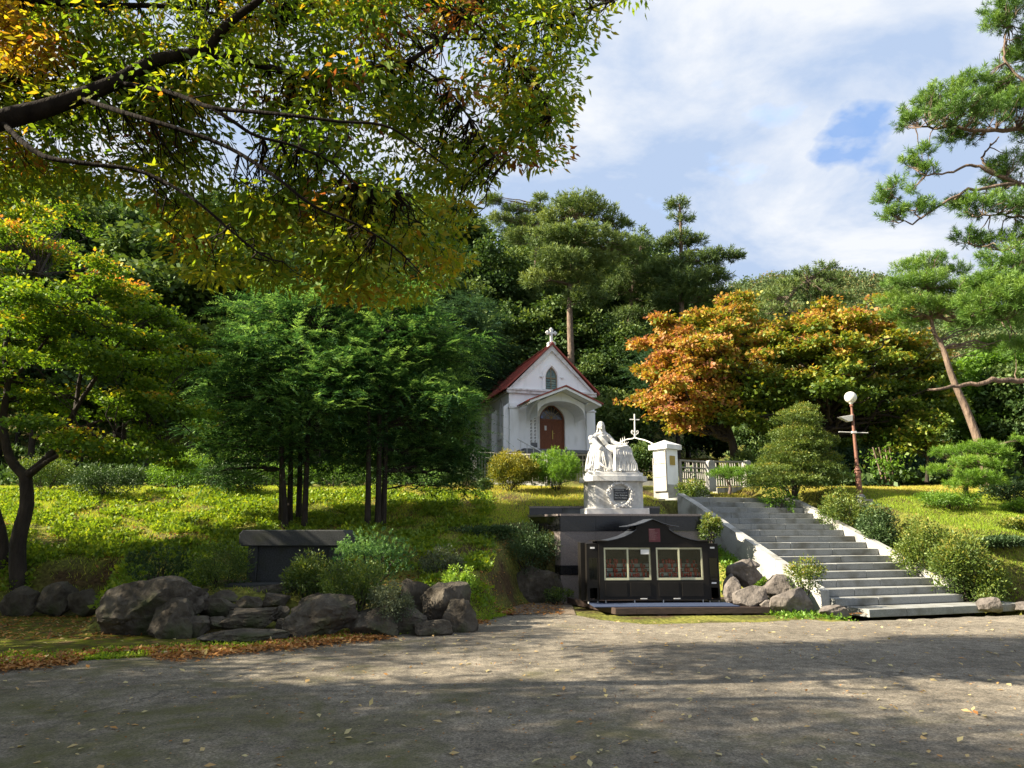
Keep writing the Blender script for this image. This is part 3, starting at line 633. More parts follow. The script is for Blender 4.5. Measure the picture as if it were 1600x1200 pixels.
# paved top under the pedestal
mb = MB(); mb.prism([(Cc.x + 0.35, Cc.y + 0.1), (A.x + 0.1, A.y + 0.34), (B.x - 0.1, B.y + 0.34), (B.x + 0.05, B.y + 1.5), (Cc.x + 0.5, Cc.y + 0.5)], 'z', WT - 0.12, WT - 0.012)
mb.build('top_paving', 'granite_grey', wall)
bw = thing('back_parapet', 'low dark granite parapet standing behind the statue pedestal', 'wall', (0, 0, 0))
q0 = at(827, 790, 18.75); q1 = at(1030, 790, 18.95)
for k in range(4):
    x0 = q0.x + (q1.x - q0.x) * k / 4 + 0.003; x1 = q0.x + (q1.x - q0.x) * (k + 1) / 4 - 0.003; yy = 18.75 + 0.05 * k
    MB().box(x0, x1, yy, yy + 0.22, 1.7, 2.20).build('granite_panel', 'granite_grey' if k == 1 else 'granite_black', bw)
    MB().box(x0 - 0.0, x1, yy - 0.03, yy + 0.25, 2.203, 2.25).build('coping_slab', 'granite_red', bw)

# ---------------------------------------------------------------- statue and pedestal
PC = at(960, 799, 17.95); PC.z = WT
ped = thing('statue_pedestal', 'white marble pedestal with carved wreath and black plaque', 'pedestal', PC, R(4))
s1 = 1 / 61.0
MB().box(-0.78, 0.78, -0.42, 0.5, 0, 0.15).build('plinth', 'marble', ped, bevel=0.015)
def rpoly(w, d0, d1, ch, n_=6):
    """plan with a gently bowed front and clipped corners"""
    out = [(-w, d1), (-w, d0 + ch)]
    for i in range(n_ + 1):
        t_ = i / n_; out.append((-w + ch + (2 * w - 2 * ch) * t_, d0 - 0.05 * math.sin(math.pi * t_)))
    return out + [(w, d0 + ch), (w, d1)]
MB().prism(rpoly(0.69, -0.34, 0.44, 0.16), 'z', 0.15, 0.80).build('body', 'marble_clean', ped, bevel=0.01)
MB().prism(rpoly(0.79, -0.44, 0.5, 0.18), 'z', 0.80, 0.93).build('cap_slab', 'marble', ped, bevel=0.02)
MB().prism(rpoly(0.70, -0.38, 0.45, 0.16), 'z', 0.93, 1.02).build('upper_slab', 'marble', ped, bevel=0.03)
wr = MB(); rng = np.random.default_rng(31)
wr.tube([(0.06 + 0.285 * math.cos(a), -0.41, 0.475 + 0.275 * math.sin(a)) for a in np.linspace(0, 2 * math.pi, 40)], 0.042, 8)
for k in range(130):
    a = rng.random() * 6.283; r_ = rng.normal() * 0.035; c = Vector((0.06 + (0.285 + r_) * math.cos(a), -0.43 - rng.random() * 0.02, 0.475 + (0.275 + r_) * math.sin(a)))
    d = Vector((math.cos(a + rng.choice([-1, 1]) * 0.9), -0.35, math.sin(a + rng.choice([-1, 1]) * 0.9))).normalized(); s_ = Vector((-d.z, 0, d.x)).normalized()
    wr.add([c, c + d * 0.03 + s_ * 0.016, c + d * 0.065, c + d * 0.03 - s_ * 0.016, c + Vector((0, -0.018, 0))], [(0, 1, 4), (1, 2, 4), (2, 3, 4), (3, 0, 4), (0, 3, 2, 1)])
for a in (1.35, 1.85, 2.3, 1.0, 0.7): wr.ball((0.06 + 0.285 * math.cos(a), -0.45, 0.475 + 0.275 * math.sin(a)), 0.036, 8, 6, (1, 0.6, 1))
wr.build('wreath', 'marble', ped)
MB().box(-0.09, 0.27, -0.41, -0.385, 0.335, 0.615).build('plaque', 'granite_black', ped)
for i, (s_, sz) in enumerate([('성모마리아여', 0.042), ('저희를 위하여 빌어주소서', 0.029), ('Mater Dolorosa', 0.048), ('Ora Pro Nobis', 0.048)]):
    me = text_mesh(s_, sz, 0.0008); me.transform(Matrix.Rotation(R(90), 4, 'X')); me.transform(Matrix.Translation((-0.07, -0.4125, 0.565 - i * 0.062)))
    ob('inscription', me, ped, 'ink_white')

def remeshed(mb, vox, smooth_it=4, disp=None):
    me = mb.mesh('tmp'); o_ = bpy.data.objects.new('tmp', me); COL.objects.link(o_)
    r_ = o_.modifiers.new('r', 'REMESH'); r_.mode = 'VOXEL'; r_.voxel_size = vox; r_.use_smooth_shade = True
    sm = o_.modifiers.new('s', 'SMOOTH'); sm.factor = 0.5; sm.iterations = smooth_it
    dg = bpy.context.evaluated_depsgraph_get(); res = bpy.data.meshes.new_from_object(o_.evaluated_get(dg))
    bpy.data.objects.remove(o_); bpy.data.meshes.remove(me); res.shade_smooth(); return res
sm_ = MB(); rng = np.random.default_rng(41)
# seat block hidden under the robes
sm_.add([(-0.52, -0.10, 0), (0.42, -0.10, 0), (0.40, 0.34, 0), (-0.50, 0.34, 0), (-0.44, -0.04, 0.42), (0.30, -0.04, 0.42), (0.28, 0.30, 0.42), (-0.42, 0.30, 0.42)], [(0, 3, 2, 1), (4, 5, 6, 7), (0, 1, 5, 4), (1, 2, 6, 5), (2, 3, 7, 6), (3, 0, 4, 7)])
sm_.add([(-0.70, -0.34, -0.01), (0.60, -0.38, -0.01), (0.60, 0.36, -0.01), (-0.68, 0.36, -0.01), (-0.66, -0.30, 0.035), (0.57, -0.34, 0.035), (0.57, 0.32, 0.035), (-0.64, 0.32, 0.035)], [(0, 3, 2, 1), (4, 5, 6, 7), (0, 1, 5, 4), (1, 2, 6, 5), (2, 3, 7, 6), (3, 0, 4, 7)])
# torso, shoulders, neck, bowed head
sm_.ball((-0.20, 0.06, 0.52), 0.21, 16, 12, (1.05, 0.85, 0.8))
sm_.tube([(-0.21, 0.07, 0.50), (-0.25, 0.05, 0.72), (-0.27, 0.03, 0.90)], [0.175, 0.150, 0.135], 14)
sm_.tube([(-0.41, 0.02, 0.885), (-0.27, 0.0, 0.925), (-0.13, 0.02, 0.885)], [0.070, 0.085, 0.070], 12)
sm_.tube([(-0.272, 0.0, 0.93), (-0.285, -0.035, 1.045)], [0.062, 0.047], 10)
sm_.ball((-0.292, -0.065, 1.105), 0.078, 18, 14, (0.86, 0.98, 1.22))
sm_.ball((-0.288, -0.025, 1.135), 0.090, 18, 14, (0.98, 1.0, 1.05))
sm_.tube([(-0.29, -0.138, 1.125), (-0.291, -0.153, 1.090)], [0.009, 0.014], 6)
sm_.ball((-0.291, -0.132, 1.040), 0.018, 8, 6); sm_.ball((-0.291, -0.136, 1.062), 0.011, 8, 6, (1.7, 1, 0.7))
for sg in (-1, 1): sm_.tube([(-0.29 + sg * 0.018, -0.137, 1.128), (-0.29 + sg * 0.045, -0.125, 1.130)], [0.008, 0.008], 6); sm_.tube([(-0.288 + sg * 0.085, -0.02, 1.13), (-0.288 + sg * 0.082, -0.005, 1.03), (-0.288 + sg * 0.11, 0.0, 0.94)], [0.022, 0.024, 0.03], 8)
# the arm on the right: sleeve sloping down, forearm along the lap, open hand
sm_.tube([(-0.14, 0.0, 0.885), (-0.06, -0.01, 0.80), (0.02, -0.05, 0.71)], [0.078, 0.070, 0.066], 12)
sm_.tube([(0.02, -0.05, 0.71), (0.12, -0.12, 0.675), (0.21, -0.17, 0.665)], [0.060, 0.048, 0.038], 12)
sm_.tube([(0.20, -0.165, 0.665), (0.28, -0.20, 0.672)], [0.026, 0.022], 10)
sm_.ball((0.305, -0.21, 0.680), 0.030, 10, 8, (1.25, 0.95, 0.5))
for k in range(4): sm_.tube([(0.325, -0.232 + 0.015 * k, 0.686), (0.352 + 0.004 * (1.5 - abs(k - 1.5)), -0.238 + 0.015 * k, 0.704), (0.362 + 0.006 * (1.5 - abs(k - 1.5)), -0.240 + 0.015 * k, 0.727 - 0.004 * abs(k - 1))], [0.0088, 0.0082, 0.007], 6)
sm_.tube([(0.295, -0.235, 0.682), (0.308, -0.256, 0.700), (0.318, -0.258, 0.722)], [0.010, 0.009, 0.007], 6)
# the arm on the left, holding a rolled bundle of cloth at the shoulder
sm_.tube([(-0.40, 0.0, 0.885), (-0.47, -0.03, 0.80), (-0.46, -0.12, 0.70)], [0.078, 0.070, 0.058], 12)
sm_.ball((-0.545, -0.07, 0.815), 0.080, 14, 10, (1.05, 0.95, 0.95)); sm_.tube([(-0.60, -0.08, 0.725), (-0.50, -0.12, 0.71)], [0.040, 0.045], 10)
sm_.tube([(-0.52, -0.09, 0.78), (-0.44, -0.17, 0.66), (-0.34, -0.24, 0.56)], [0.060, 0.075, 0.07], 12)
# lap: two thighs, two knees, shins under the skirt
sm_.tube([(-0.28, 0.02, 0.50), (-0.08, -0.16, 0.545), (0.06, -0.26, 0.53)], [0.135, 0.115, 0.095], 14)
sm_.tube([(-0.10, 0.04, 0.50), (0.18, -0.10, 0.565), (0.35, -0.20, 0.565)], [0.135, 0.110, 0.090], 14)
sm_.tube([(0.35, -0.20, 0.56), (0.40, -0.20, 0.32), (0.45, -0.22, 0.05)], [0.088, 0.085, 0.110], 14)
sm_.tube([(0.06, -0.26, 0.52), (0.08, -0.26, 0.28), (0.09, -0.28, 0.04)], [0.094, 0.100, 0.130], 14)
sm_.add([(-0.05, -0.30, 0.02), (0.44, -0.28, 0.02), (0.34, -0.02, 0.02), (-0.2, 0.0, 0.02), (0.02, -0.24, 0.55), (0.36, -0.20, 0.57), (0.3, 0.0, 0.5), (-0.1, 0.0, 0.5)], [(0, 3, 2, 1), (4, 5, 6, 7), (0, 1, 5, 4), (1, 2, 6, 5), (2, 3, 7, 6), (3, 0, 4, 7)])
# mantle falling on the left in broad overlapping sheets
sm_.add([(-0.08, -0.385, 0.0), (0.54, -0.345, 0.0), (0.50, 0.1, 0.0), (-0.08, 0.1, 0.0), (-0.02, -0.335, 0.575), (0.405, -0.268, 0.60), (0.38, 0.05, 0.60), (-0.08, 0.05, 0.60)], [(0, 3, 2, 1), (4, 5, 6, 7), (0, 1, 5, 4), (1, 2, 6, 5), (2, 3, 7, 6), (3, 0, 4, 7)])
sm_.add([(-0.66, -0.24, 0.0), (-0.06, -0.37, 0.0), (-0.05, 0.1, 0.0), (-0.62, 0.1, 0.0), (-0.48, -0.12, 0.60), (-0.12, -0.24, 0.50), (-0.1, 0.05, 0.5), (-0.42, 0.05, 0.6)], [(0, 3, 2, 1), (4, 5, 6, 7), (0, 1, 5, 4), (1, 2, 6, 5), (2, 3, 7, 6), (3, 0, 4, 7)])
sm_.tube([(-0.46, -0.04, 0.72), (-0.52, -0.06, 0.42), (-0.57, -0.08, 0.08)], [0.085, 0.115, 0.125], 14)
sm_.tube([(-0.34, -0.16, 0.60), (-0.38, -0.20, 0.34), (-0.42, -0.24, 0.05)], [0.085, 0.10, 0.12], 14)
sm_.tube([(-0.16, -0.14, 0.48), (-0.16, -0.20, 0.26), (-0.14, -0.24, 0.04)], [0.10, 0.11, 0.13], 14)
sm_.tube([(-0.62, -0.10, 0.50), (-0.68, -0.12, 0.24), (-0.70, -0.14, 0.03)], [0.022, 0.035, 0.05], 8)
sm_.ball((-0.60, -0.2, 0.13), 0.085, 12, 10, (1, 0.9, 1.0))
# fine folds: vertical on the skirt, diagonal across breast and lap, fanning on the left
for k in range(13):
    f_ = k / 12; tx = 0.0 + 0.40 * f_; ty = -0.345 + 0.07 * f_; bx = -0.03 + 0.56 * f_
    w1 = rng.normal() * 0.010; sm_.tube([(tx, ty + 0.015, 0.575 - 0.02 * rng.random()), (tx + w1, ty - 0.03, 0.42), (bx - w1, -0.385 + 0.06 * f_, 0.18), (bx, -0.405 + 0.05 * f_, 0.02)], [0.010, 0.016, 0.020, 0.026], 6)
for k in range(8):
    f_ = k / 7; sm_.tube([(-0.50 + 0.18 * f_, -0.15 - 0.06 * f_, 0.70 - 0.07 * f_), (-0.56 + 0.28 * f_, -0.22 - 0.08 * f_, 0.38), (-0.66 + 0.44 * f_, -0.25 - 0.09 * f_, 0.02)], [0.010, 0.018, 0.026], 6)
for k in range(6):
    f_ = k / 5; sm_.tube([(-0.40 + 0.10 * f_, -0.10, 0.87), (-0.32 + 0.10 * f_, -0.15, 0.76), (-0.24 + 0.14 * f_, -0.17, 0.64)], [0.009, 0.013, 0.010], 6)
for k in range(6):
    f_ = k / 5; sm_.tube([(-0.20 + 0.03 * f_, -0.20, 0.62 - 0.06 * f_), (0.0, -0.33, 0.57 - 0.055 * f_), (0.20, -0.31, 0.60 - 0.07 * f_), (0.36, -0.25, 0.63 - 0.08 * f_)], [0.010, 0.016, 0.016, 0.009], 6)
sm_.tube([(-0.46, -0.24, 0.28), (-0.32, -0.36, 0.14), (-0.16, -0.41, 0.04)], [0.034, 0.030, 0.024], 8)
sm_.ball((0.47, -0.34, 0.045), 0.045, 10, 8, (0.9, 1.6, 0.75)); sm_.ball((0.10, -0.42, 0.04), 0.042, 10, 8, (0.9, 1.5, 0.75))
me = remeshed(sm_, 0.0085, 3); me.transform(Matrix.Diagonal((1, 1, 1.07, 1)))
fig = ob('statue', me, None, 'marble_clean', loc=(PC.x, PC.y, PC.z + 1.022), rot=(0, 0, R(4)))
tag(fig, 'white marble statue of a veiled seated figure in flowing robes on the pedestal', 'statue')

# ---------------------------------------------------------------- platform, mat, candle cabinet
KA = R(3.0)
f0 = gp(962, 963); f1 = gp(1203, 961)
KP = thing('low_platform', 'low dark brown timber platform carrying the candle cabinet', 'platform', (f0.x, f0.y, 0), math.atan2(f1.y - f0.y, f1.x - f0.x))
PWd = (f1 - f0).length; PD = 2.25; PH_ = 0.15
skew = -0.62
plan = [(0, 0), (PWd, 0), (PWd + 0.02, PD), (skew, PD)]
MB().prism([(0.02, 0.02), (PWd - 0.02, 0.02), (PWd, PD), (skew + 0.02, PD)], 'z', 0.05, PH_ - 0.004).build('deck', 'wood_dark', KP)
MB().box(0.0, 0.42, -0.02, 0.02, 0.035, PH_ + 0.004).build('fascia_board', 'wood_dark', KP, bevel=0.004)
MB().box(0.426, PWd * 0.62, -0.02, 0.02, 0.035, PH_ + 0.004).build('fascia_board', 'wood_dark', KP, bevel=0.004)
MB().box(PWd * 0.62 + 0.006, PWd, -0.02, 0.02, 0.035, PH_ + 0.004).build('fascia_board', 'wood_dark', KP, bevel=0.004)
mb = MB(); mb.prism([(-0.005, 0.02), (0.035, 0.02), (skew + 0.04, PD), (skew, PD)], 'z', 0.035, PH_ + 0.004); mb.build('fascia_board', 'wood_dark', KP)
for xx in (0.05, 0.85, 1.6, 2.35, 2.85): MB().box(xx, xx + 0.18, 0.03, 0.2, -0.02, 0.05).build('foot_block', 'wood_dark', KP)
cb = at(1024, 945, 15.35)
CW = 3.02; ZB = PH_
mat_o = MB().box(-1.30, 1.62, -0.66, 0.25, 0, 0.014).build('floor_mat', 'bluemat', loc=(cb.x - 0.08, cb.y - 0.02, ZB + 0.001), rot=(0, 0, KA)); tag(mat_o, 'blue floor mat spread on the platform in front of the candle cabinet', 'mat')
cab = thing('candle_cabinet', 'black metal candle cabinet with sliding glass windows and a curved pagoda roof', 'cabinet', (cb.x, cb.y, ZB), KA); KS = (0.93, 0.93, 0.868); cab.scale = KS
bodyW = 1.24
# openings: two window bays
def frame_front():
    out = [(-bodyW, 0.09), (bodyW, 0.09), (bodyW, 1.40), (-bodyW, 1.40)]
    holes = [[(-1.13, 0.54), (-0.06, 0.54), (-0.06, 1.31), (-1.13, 1.31)], [(0.06, 0.54), (1.13, 0.54), (1.13, 1.31), (0.06, 1.31)]]
    return out, holes
o_, hs = frame_front()
MB().prism(o_, 'y', 0, 0.04, hs).build('front_panel', 'black_metal', cab)
MB().box(-bodyW, bodyW, 0.72, 0.75, 0.09, 1.40).build('back_panel', 'black_metal', cab)
MB().box(-bodyW, -bodyW + 0.03, 0.043, 0.717, 0.09, 1.40).build('side_panel', 'black_metal', cab)
MB().box(bodyW - 0.03, bodyW, 0.043, 0.717, 0.09, 1.40).build('side_panel', 'black_metal', cab)
MB().box(-bodyW + 0.033, bodyW - 0.033, 0.043, 0.717, 0.09, 0.13).build('bottom_panel', 'black_metal', cab)
# curved gable front and two tier roof
gx = [(-1.26, 1.403), (1.26, 1.403), (1.26, 1.45), (1.05, 1.46), (0.85, 1.50), (0.66, 1.56), (0.50, 1.64), (0.38, 1.73), (0.38, 1.80), (0.26, 1.86), (0.0, 1.97), (-0.26, 1.86), (-0.38, 1.80), (-0.38, 1.73), (-0.50, 1.64), (-0.66, 1.56), (-0.85, 1.50), (-1.05, 1.46), (-1.26, 1.45)]
MB().prism(gx, 'y', 0.0, 0.035).build('gable_panel', 'black_metal', cab)
MB().prism(gx, 'y', 0.70, 0.735).build('gable_panel', 'black_metal', cab)
def roofskin(prof, y0, y1, th=0.015):
    mb = MB()
    for (a, b_) in zip(prof[:-1], prof[1:]):
        mb.add([(a[0], y0, a[1]), (b_[0], y0, b_[1]), (b_[0], y1, b_[1]), (a[0], y1, a[1]), (a[0], y0, a[1] + th), (b_[0], y0, b_[1] + th), (b_[0], y1, b_[1] + th), (a[0], y1, a[1] + th)], [(0, 3, 2, 1), (4, 5, 6, 7), (0, 1, 5, 4), (1, 2, 6, 5), (2, 3, 7, 6), (3, 0, 4, 7)])
    return mb
M['roof_sheet_dark'] = surf('roof_sheet_dark', [(0.3, (0.03, 0.035, 0.045)), (0.7, (0.05, 0.058, 0.075))], 3, bump=0.02, rough=0.3, spec=0.6)
for sg in (-1, 1):
    roofskin([(sg * 1.05, 1.462), (sg * 0.85, 1.502), (sg * 0.66, 1.562), (sg * 0.50, 1.642), (sg * 0.38, 1.732)], -0.06, 0.80).build('lower_roof', 'roof_sheet_dark', cab, smooth=False)
    roofskin([(sg * 0.60, 1.80), (sg * 0.40, 1.83), (sg * 0.22, 1.885), (0, 1.978)], -0.08, 0.82).build('upper_roof', 'roof_sheet_dark', cab, smooth=False)
    MB().box(min(sg * 1.34, sg * 1.04), max(sg * 1.34, sg * 1.04), -0.08, 0.76, 1.453, 1.476).build('roof_wing', 'black_metal', cab)
MB().box(-0.37, 0.37, 0.15, 0.6, 1.56, 1.79).build('lantern_box', 'black_metal', cab)
# side cupboards
for sg in (-1, 1):
    a, c = (sg * 1.245, sg * 1.51); xa, xb = min(a, c), max(a, c)
    MB().prism([(xa, 0.06), (xb, 0.06), (xb, 1.38), (xa, 1.38)], 'y', 0.06, 0.09, [[(xa + 0.05, 0.55), (xb - 0.03, 0.55), (xb - 0.03, 1.06), (xa + 0.05, 1.06)], [(xa + 0.06, 0.10), (xb - 0.04, 0.10), (xb - 0.04, 0.36), (xa + 0.06, 0.36)]]).build('side_cupboard', 'black_metal', cab)
    MB().box(xa, xa + 0.02, 0.092, 0.7, 0.06, 1.38).box(xb - 0.02, xb, 0.092, 0.7, 0.06, 1.38).box(xa + 0.021, xb - 0.021, 0.66, 0.7, 0.06, 1.38).box(xa + 0.021, xb - 0.021, 0.092, 0.659, 0.44, 0.47).box(xa, xb, 0.06, 0.7, 1.382, 1.40).build('cupboard_shell', 'black_metal', cab)
    MB().box(xa + 0.05, xb - 0.03, 0.07, 0.076, 0.55, 1.06).build('cupboard_glass', 'glass', cab)
    MB().box((xa + xb) / 2 - 0.05, (xa + xb) / 2 + 0.05, 0.052, 0.058, 1.28, 1.32).build('name_sticker', 'paper', cab)
    for xx in (xa + 0.03, xb - 0.03): MB().lathe([(0.02, 0), (0.012, 0.02), (0.012, 0.06)], xx, 0.10, 8, 0.0).build('foot', 'white_metal', cab)
MB().box(1.32, 1.43, 0.052, 0.058, 0.45, 0.485).build('name_sticker', 'paper', cab)
MB().box(-1.61, -1.513, 0.30, 0.75, 0.05, 1.42).build('rear_cupboard', 'black_metal', cab)
# cream sliding window frames, glass panes
def sash(x0, x1, y):
    mb = MB(); w = 0.035
    mb.box(x0, x1, y, y + 0.03, 0.545, 0.595).box(x0, x1, y, y + 0.03, 1.265, 1.305).box(x0, x0 + w, y, y + 0.03, 0.597, 1.263).box(x1 - w, x1, y, y + 0.03, 0.597, 1.263)
    s_ = mb.build('window_frame', 'cream_frame', cab)
    MB().box(x0 + w, x1 - w, y + 0.012, y + 0.017, 0.595, 1.265).build('pane', 'glass', s_)
for (a, b_, c) in ((-1.13, -0.59, -0.06), (0.06, 0.58, 1.13)):
    sash(a, b_ + 0.02, 0.004); sash(b_ - 0.02, c, 0.040)
for x0, x1 in ((-1.13, -0.60), (-0.57, -0.07), (0.07, 0.57), (0.60, 1.13)):
    MB().box(x0 + 0.02, x1 - 0.02, -0.014, -0.001, 0.16, 0.49).build('drawer_front', 'black_metal', cab, bevel=0.006)
for xx in (-0.33, 0.42): MB().box(xx, xx + 0.15, -0.02, -0.002, 0.105, 0.125).build('handle', 'white_metal', cab)
MB().box(-0.09, 0.17, -0.008, -0.002, 1.44, 1.76).build('notice_board', 'maroon', cab)
mb = MB(); rng = np.random.default_rng(3)
mb.box(-0.08, 0.05, -0.0105, -0.009, 1.725, 1.738)
for k in range(11): mb.box(-0.075, 0.03 + 0.11 * rng.random(), -0.0105, -0.009, 1.70 - k * 0.021, 1.705 - k * 0.021)
mb.build('notice_lines', 'maroon_ink', cab)
MB().box(-0.29, -0.10, -0.004, 0.002, 1.15, 1.26).build('paper_notice', 'paper', cab)
for xx in (-1.1, -0.45, 0.2, 1.1): MB().lathe([(0.022, 0), (0.012, 0.02), (0.012, 0.09)], xx, 0.05, 8, 0.0).build('foot', 'white_metal', cab)
tiers = [(0.20, 0.60), (0.32, 0.70), (0.44, 0.80), (0.56, 0.90)]
for (yy, zz) in tiers:
    MB().box(-1.15, 1.15, yy, yy + 0.10, zz - 0.02, zz).build('candle_shelf', 'shelf_white', cab)
    MB().box(-1.15, 1.15, yy + 0.003, yy + 0.012, zz - 0.075, zz - 0.021).build('shelf_riser', 'shelf_white', cab)
MB().box(-1.2, 1.2, 0.60, 0.72, 0.14, 0.5).build('inner_step', 'black_metal', cab)
vm = MB().lathe([(0.0, 0.0), (0.024, 0.0), (0.027, 0.03), (0.030, 0.075), (0.026, 0.075), (0.020, 0.05), (0.0, 0.045)], 0, 0, 8).mesh('votive', True); vm.materials.append(M['votive'])
rng = np.random.default_rng(8); ca, sa = math.cos(KA), math.sin(KA)
for (yy, zz) in tiers:
    for k in range(34):
        xx = -1.10 + 2.2 * k / 33 + rng.normal() * 0.012
        if rng.random() < 0.28 or (-0.06 < xx < 0.06): continue
        y_ = yy + 0.05 + rng.normal() * 0.008; v_ = bpy.data.objects.new('votive_candle', vm); COL.objects.link(v_)
        v_.location = (cb.x + (xx * ca - y_ * sa) * KS[0], cb.y + (xx * sa + y_ * ca) * KS[0], ZB + zz * KS[2]); v_.scale = (1, 1, 0.9 + 0.5 * rng.random())
        tag(v_, 'red glass votive candle on the %s shelf behind the %s cabinet window' % ({0: 'lowest', 1: 'second lowest', 2: 'second highest', 3: 'highest'}[tiers.index((yy, zz))], ('far left', 'left middle', 'right middle', 'far right')[int(min(3, max(0, (xx + 1.14) // 0.57)))]), 'candle', 'votive candles inside the cabinet')
# ---------------------------------------------------------------- chapel
CHA = R(17); CY0 = 40.9
cp_ = at(863, 706, CY0)
CZ = cp_.z
ch = thing('chapel', 'small white chapel with red metal gable roof and arched wooden doors', 'chapel', (cp_.x, CY0, CZ), CHA)
k_ = (at(863, 606, CY0).z - at(863, 706, CY0).z) / 100          # metres per pixel, vertical
kx = (at(963, 650, CY0).x - at(863, 650, CY0).x) / 100 / math.cos(CHA)
def zz(py): return (706 - py) * k_
HW = 67 * kx                                                      # half width of the front wall
ZE = zz(612); ZA = zz(541); LEN = 11.0
def gothic(cx, z0, zs, w, zt, n_=9):
    pts = [(cx - w, z0), (cx + w, z0), (cx + w, zs)]
    for i in range(1, n_): t_ = i / n_; pts.append((cx + w * (1 - t_ ** 2.1), zs + (zt - zs) * t_))
    pts.append((cx, zt))
    for i in range(n_ - 1, 0, -1): t_ = i / n_; pts.append((cx - w * (1 - t_ ** 2.1), zs + (zt - zs) * t_))
    pts.append((cx - w, zs)); return pts
def round_arch(cx, z0, zs, w, zt, n_=12):
    pts = [(cx - w, z0), (cx + w, z0)]
    for i in range(n_ + 1): t_ = math.pi * i / n_; pts.append((cx + w * math.cos(t_), zs + (zt - zs) * (math.sin(t_) ** 0.9 if 0 < i < n_ else 0)))
    return pts
DW = 20.2 * kx; DZ0 = 0.0; DS = zz(656); DT = zz(631)
WZ0, WS, WTp, WW = zz(609), zz(590), zz(572), 9.5 * kx
door_hole = gothic(0, 0.02, DS, DW, DT); win_hole = gothic(0, WZ0, WS, WW, WTp)
outer = [(-HW, -0.9), (HW, -0.9), (HW, ZE), (0, ZA - 0.1), (-HW, ZE)]
MB().prism(outer, 'y', 0, 0.3, [door_hole, win_hole]).build('front_wall', 'plaster', ch)
side_w = [(1.6, 'a'), (4.0, 'b'), (6.4, 'c'), (8.8, 'd')]
def side_holes(): return [gothic(c, 0.85, zz(640), 0.33, zz(622)) for c, _ in side_w]
MB().prism([(0.303, -0.9), (LEN, -0.9), (LEN, ZE), (0.303, ZE)], 'x', -HW, -HW + 0.28, side_holes()).build('side_wall', 'plaster', ch)
MB().prism([(0.303, -0.9), (LEN, -0.9), (LEN, ZE), (0.303, ZE)], 'x', HW - 0.28, HW).build('side_wall', 'plaster', ch)
MB().prism([(-HW + 0.283, -0.9), (HW - 0.283, -0.9), (HW - 0.283, ZE), (0, ZA - 0.2), (-HW + 0.283, ZE)], 'y', LEN - 0.3, LEN - 0.003).build('back_wall', 'plaster', ch)
# cornice, raking trim, pilasters
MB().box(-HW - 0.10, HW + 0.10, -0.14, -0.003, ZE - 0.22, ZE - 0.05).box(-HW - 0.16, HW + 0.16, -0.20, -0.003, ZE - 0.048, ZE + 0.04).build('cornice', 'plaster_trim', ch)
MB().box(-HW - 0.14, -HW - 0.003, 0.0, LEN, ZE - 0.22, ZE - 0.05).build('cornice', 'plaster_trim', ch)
for sg in (-1, 1):
    d = Vector((sg * -HW, ZA - ZE)).normalized(); nn = Vector((-d.y, d.x)) * (1 if sg < 0 else -1)
    a = Vector((sg * (HW + 0.18), ZE - 0.10)); b_ = Vector((0, ZA + 0.10))
    w1 = Vector((0, -0.36))
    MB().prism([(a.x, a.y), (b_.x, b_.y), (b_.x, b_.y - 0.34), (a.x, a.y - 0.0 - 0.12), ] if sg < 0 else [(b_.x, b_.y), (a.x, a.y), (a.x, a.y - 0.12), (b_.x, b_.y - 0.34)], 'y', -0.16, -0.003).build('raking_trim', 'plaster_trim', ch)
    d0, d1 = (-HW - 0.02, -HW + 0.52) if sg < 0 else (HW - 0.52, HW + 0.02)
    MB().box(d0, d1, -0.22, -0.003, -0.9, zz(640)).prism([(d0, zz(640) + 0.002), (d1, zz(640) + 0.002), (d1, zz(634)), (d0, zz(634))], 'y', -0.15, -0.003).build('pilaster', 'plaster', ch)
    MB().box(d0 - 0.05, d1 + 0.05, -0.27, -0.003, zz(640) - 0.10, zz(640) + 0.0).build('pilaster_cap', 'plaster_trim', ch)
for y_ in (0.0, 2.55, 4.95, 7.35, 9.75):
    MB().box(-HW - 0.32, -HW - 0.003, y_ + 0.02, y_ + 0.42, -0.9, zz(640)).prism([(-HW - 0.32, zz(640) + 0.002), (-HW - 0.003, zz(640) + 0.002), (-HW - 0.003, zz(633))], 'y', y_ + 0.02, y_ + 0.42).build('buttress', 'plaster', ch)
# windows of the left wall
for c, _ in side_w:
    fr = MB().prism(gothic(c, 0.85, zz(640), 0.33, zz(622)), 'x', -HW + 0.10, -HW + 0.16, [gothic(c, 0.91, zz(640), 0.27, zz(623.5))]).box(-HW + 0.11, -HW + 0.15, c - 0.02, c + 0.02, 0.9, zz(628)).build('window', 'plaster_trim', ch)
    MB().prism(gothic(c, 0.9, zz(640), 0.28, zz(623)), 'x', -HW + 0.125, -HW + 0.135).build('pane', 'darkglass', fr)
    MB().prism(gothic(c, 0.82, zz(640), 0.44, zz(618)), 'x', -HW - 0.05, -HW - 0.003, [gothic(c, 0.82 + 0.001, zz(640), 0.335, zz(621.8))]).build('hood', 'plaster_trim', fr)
    MB().box(-HW - 0.09, -HW - 0.0, c - 0.46, c + 0.46, 0.72, 0.82).build('sill', 'plaster_trim', fr)
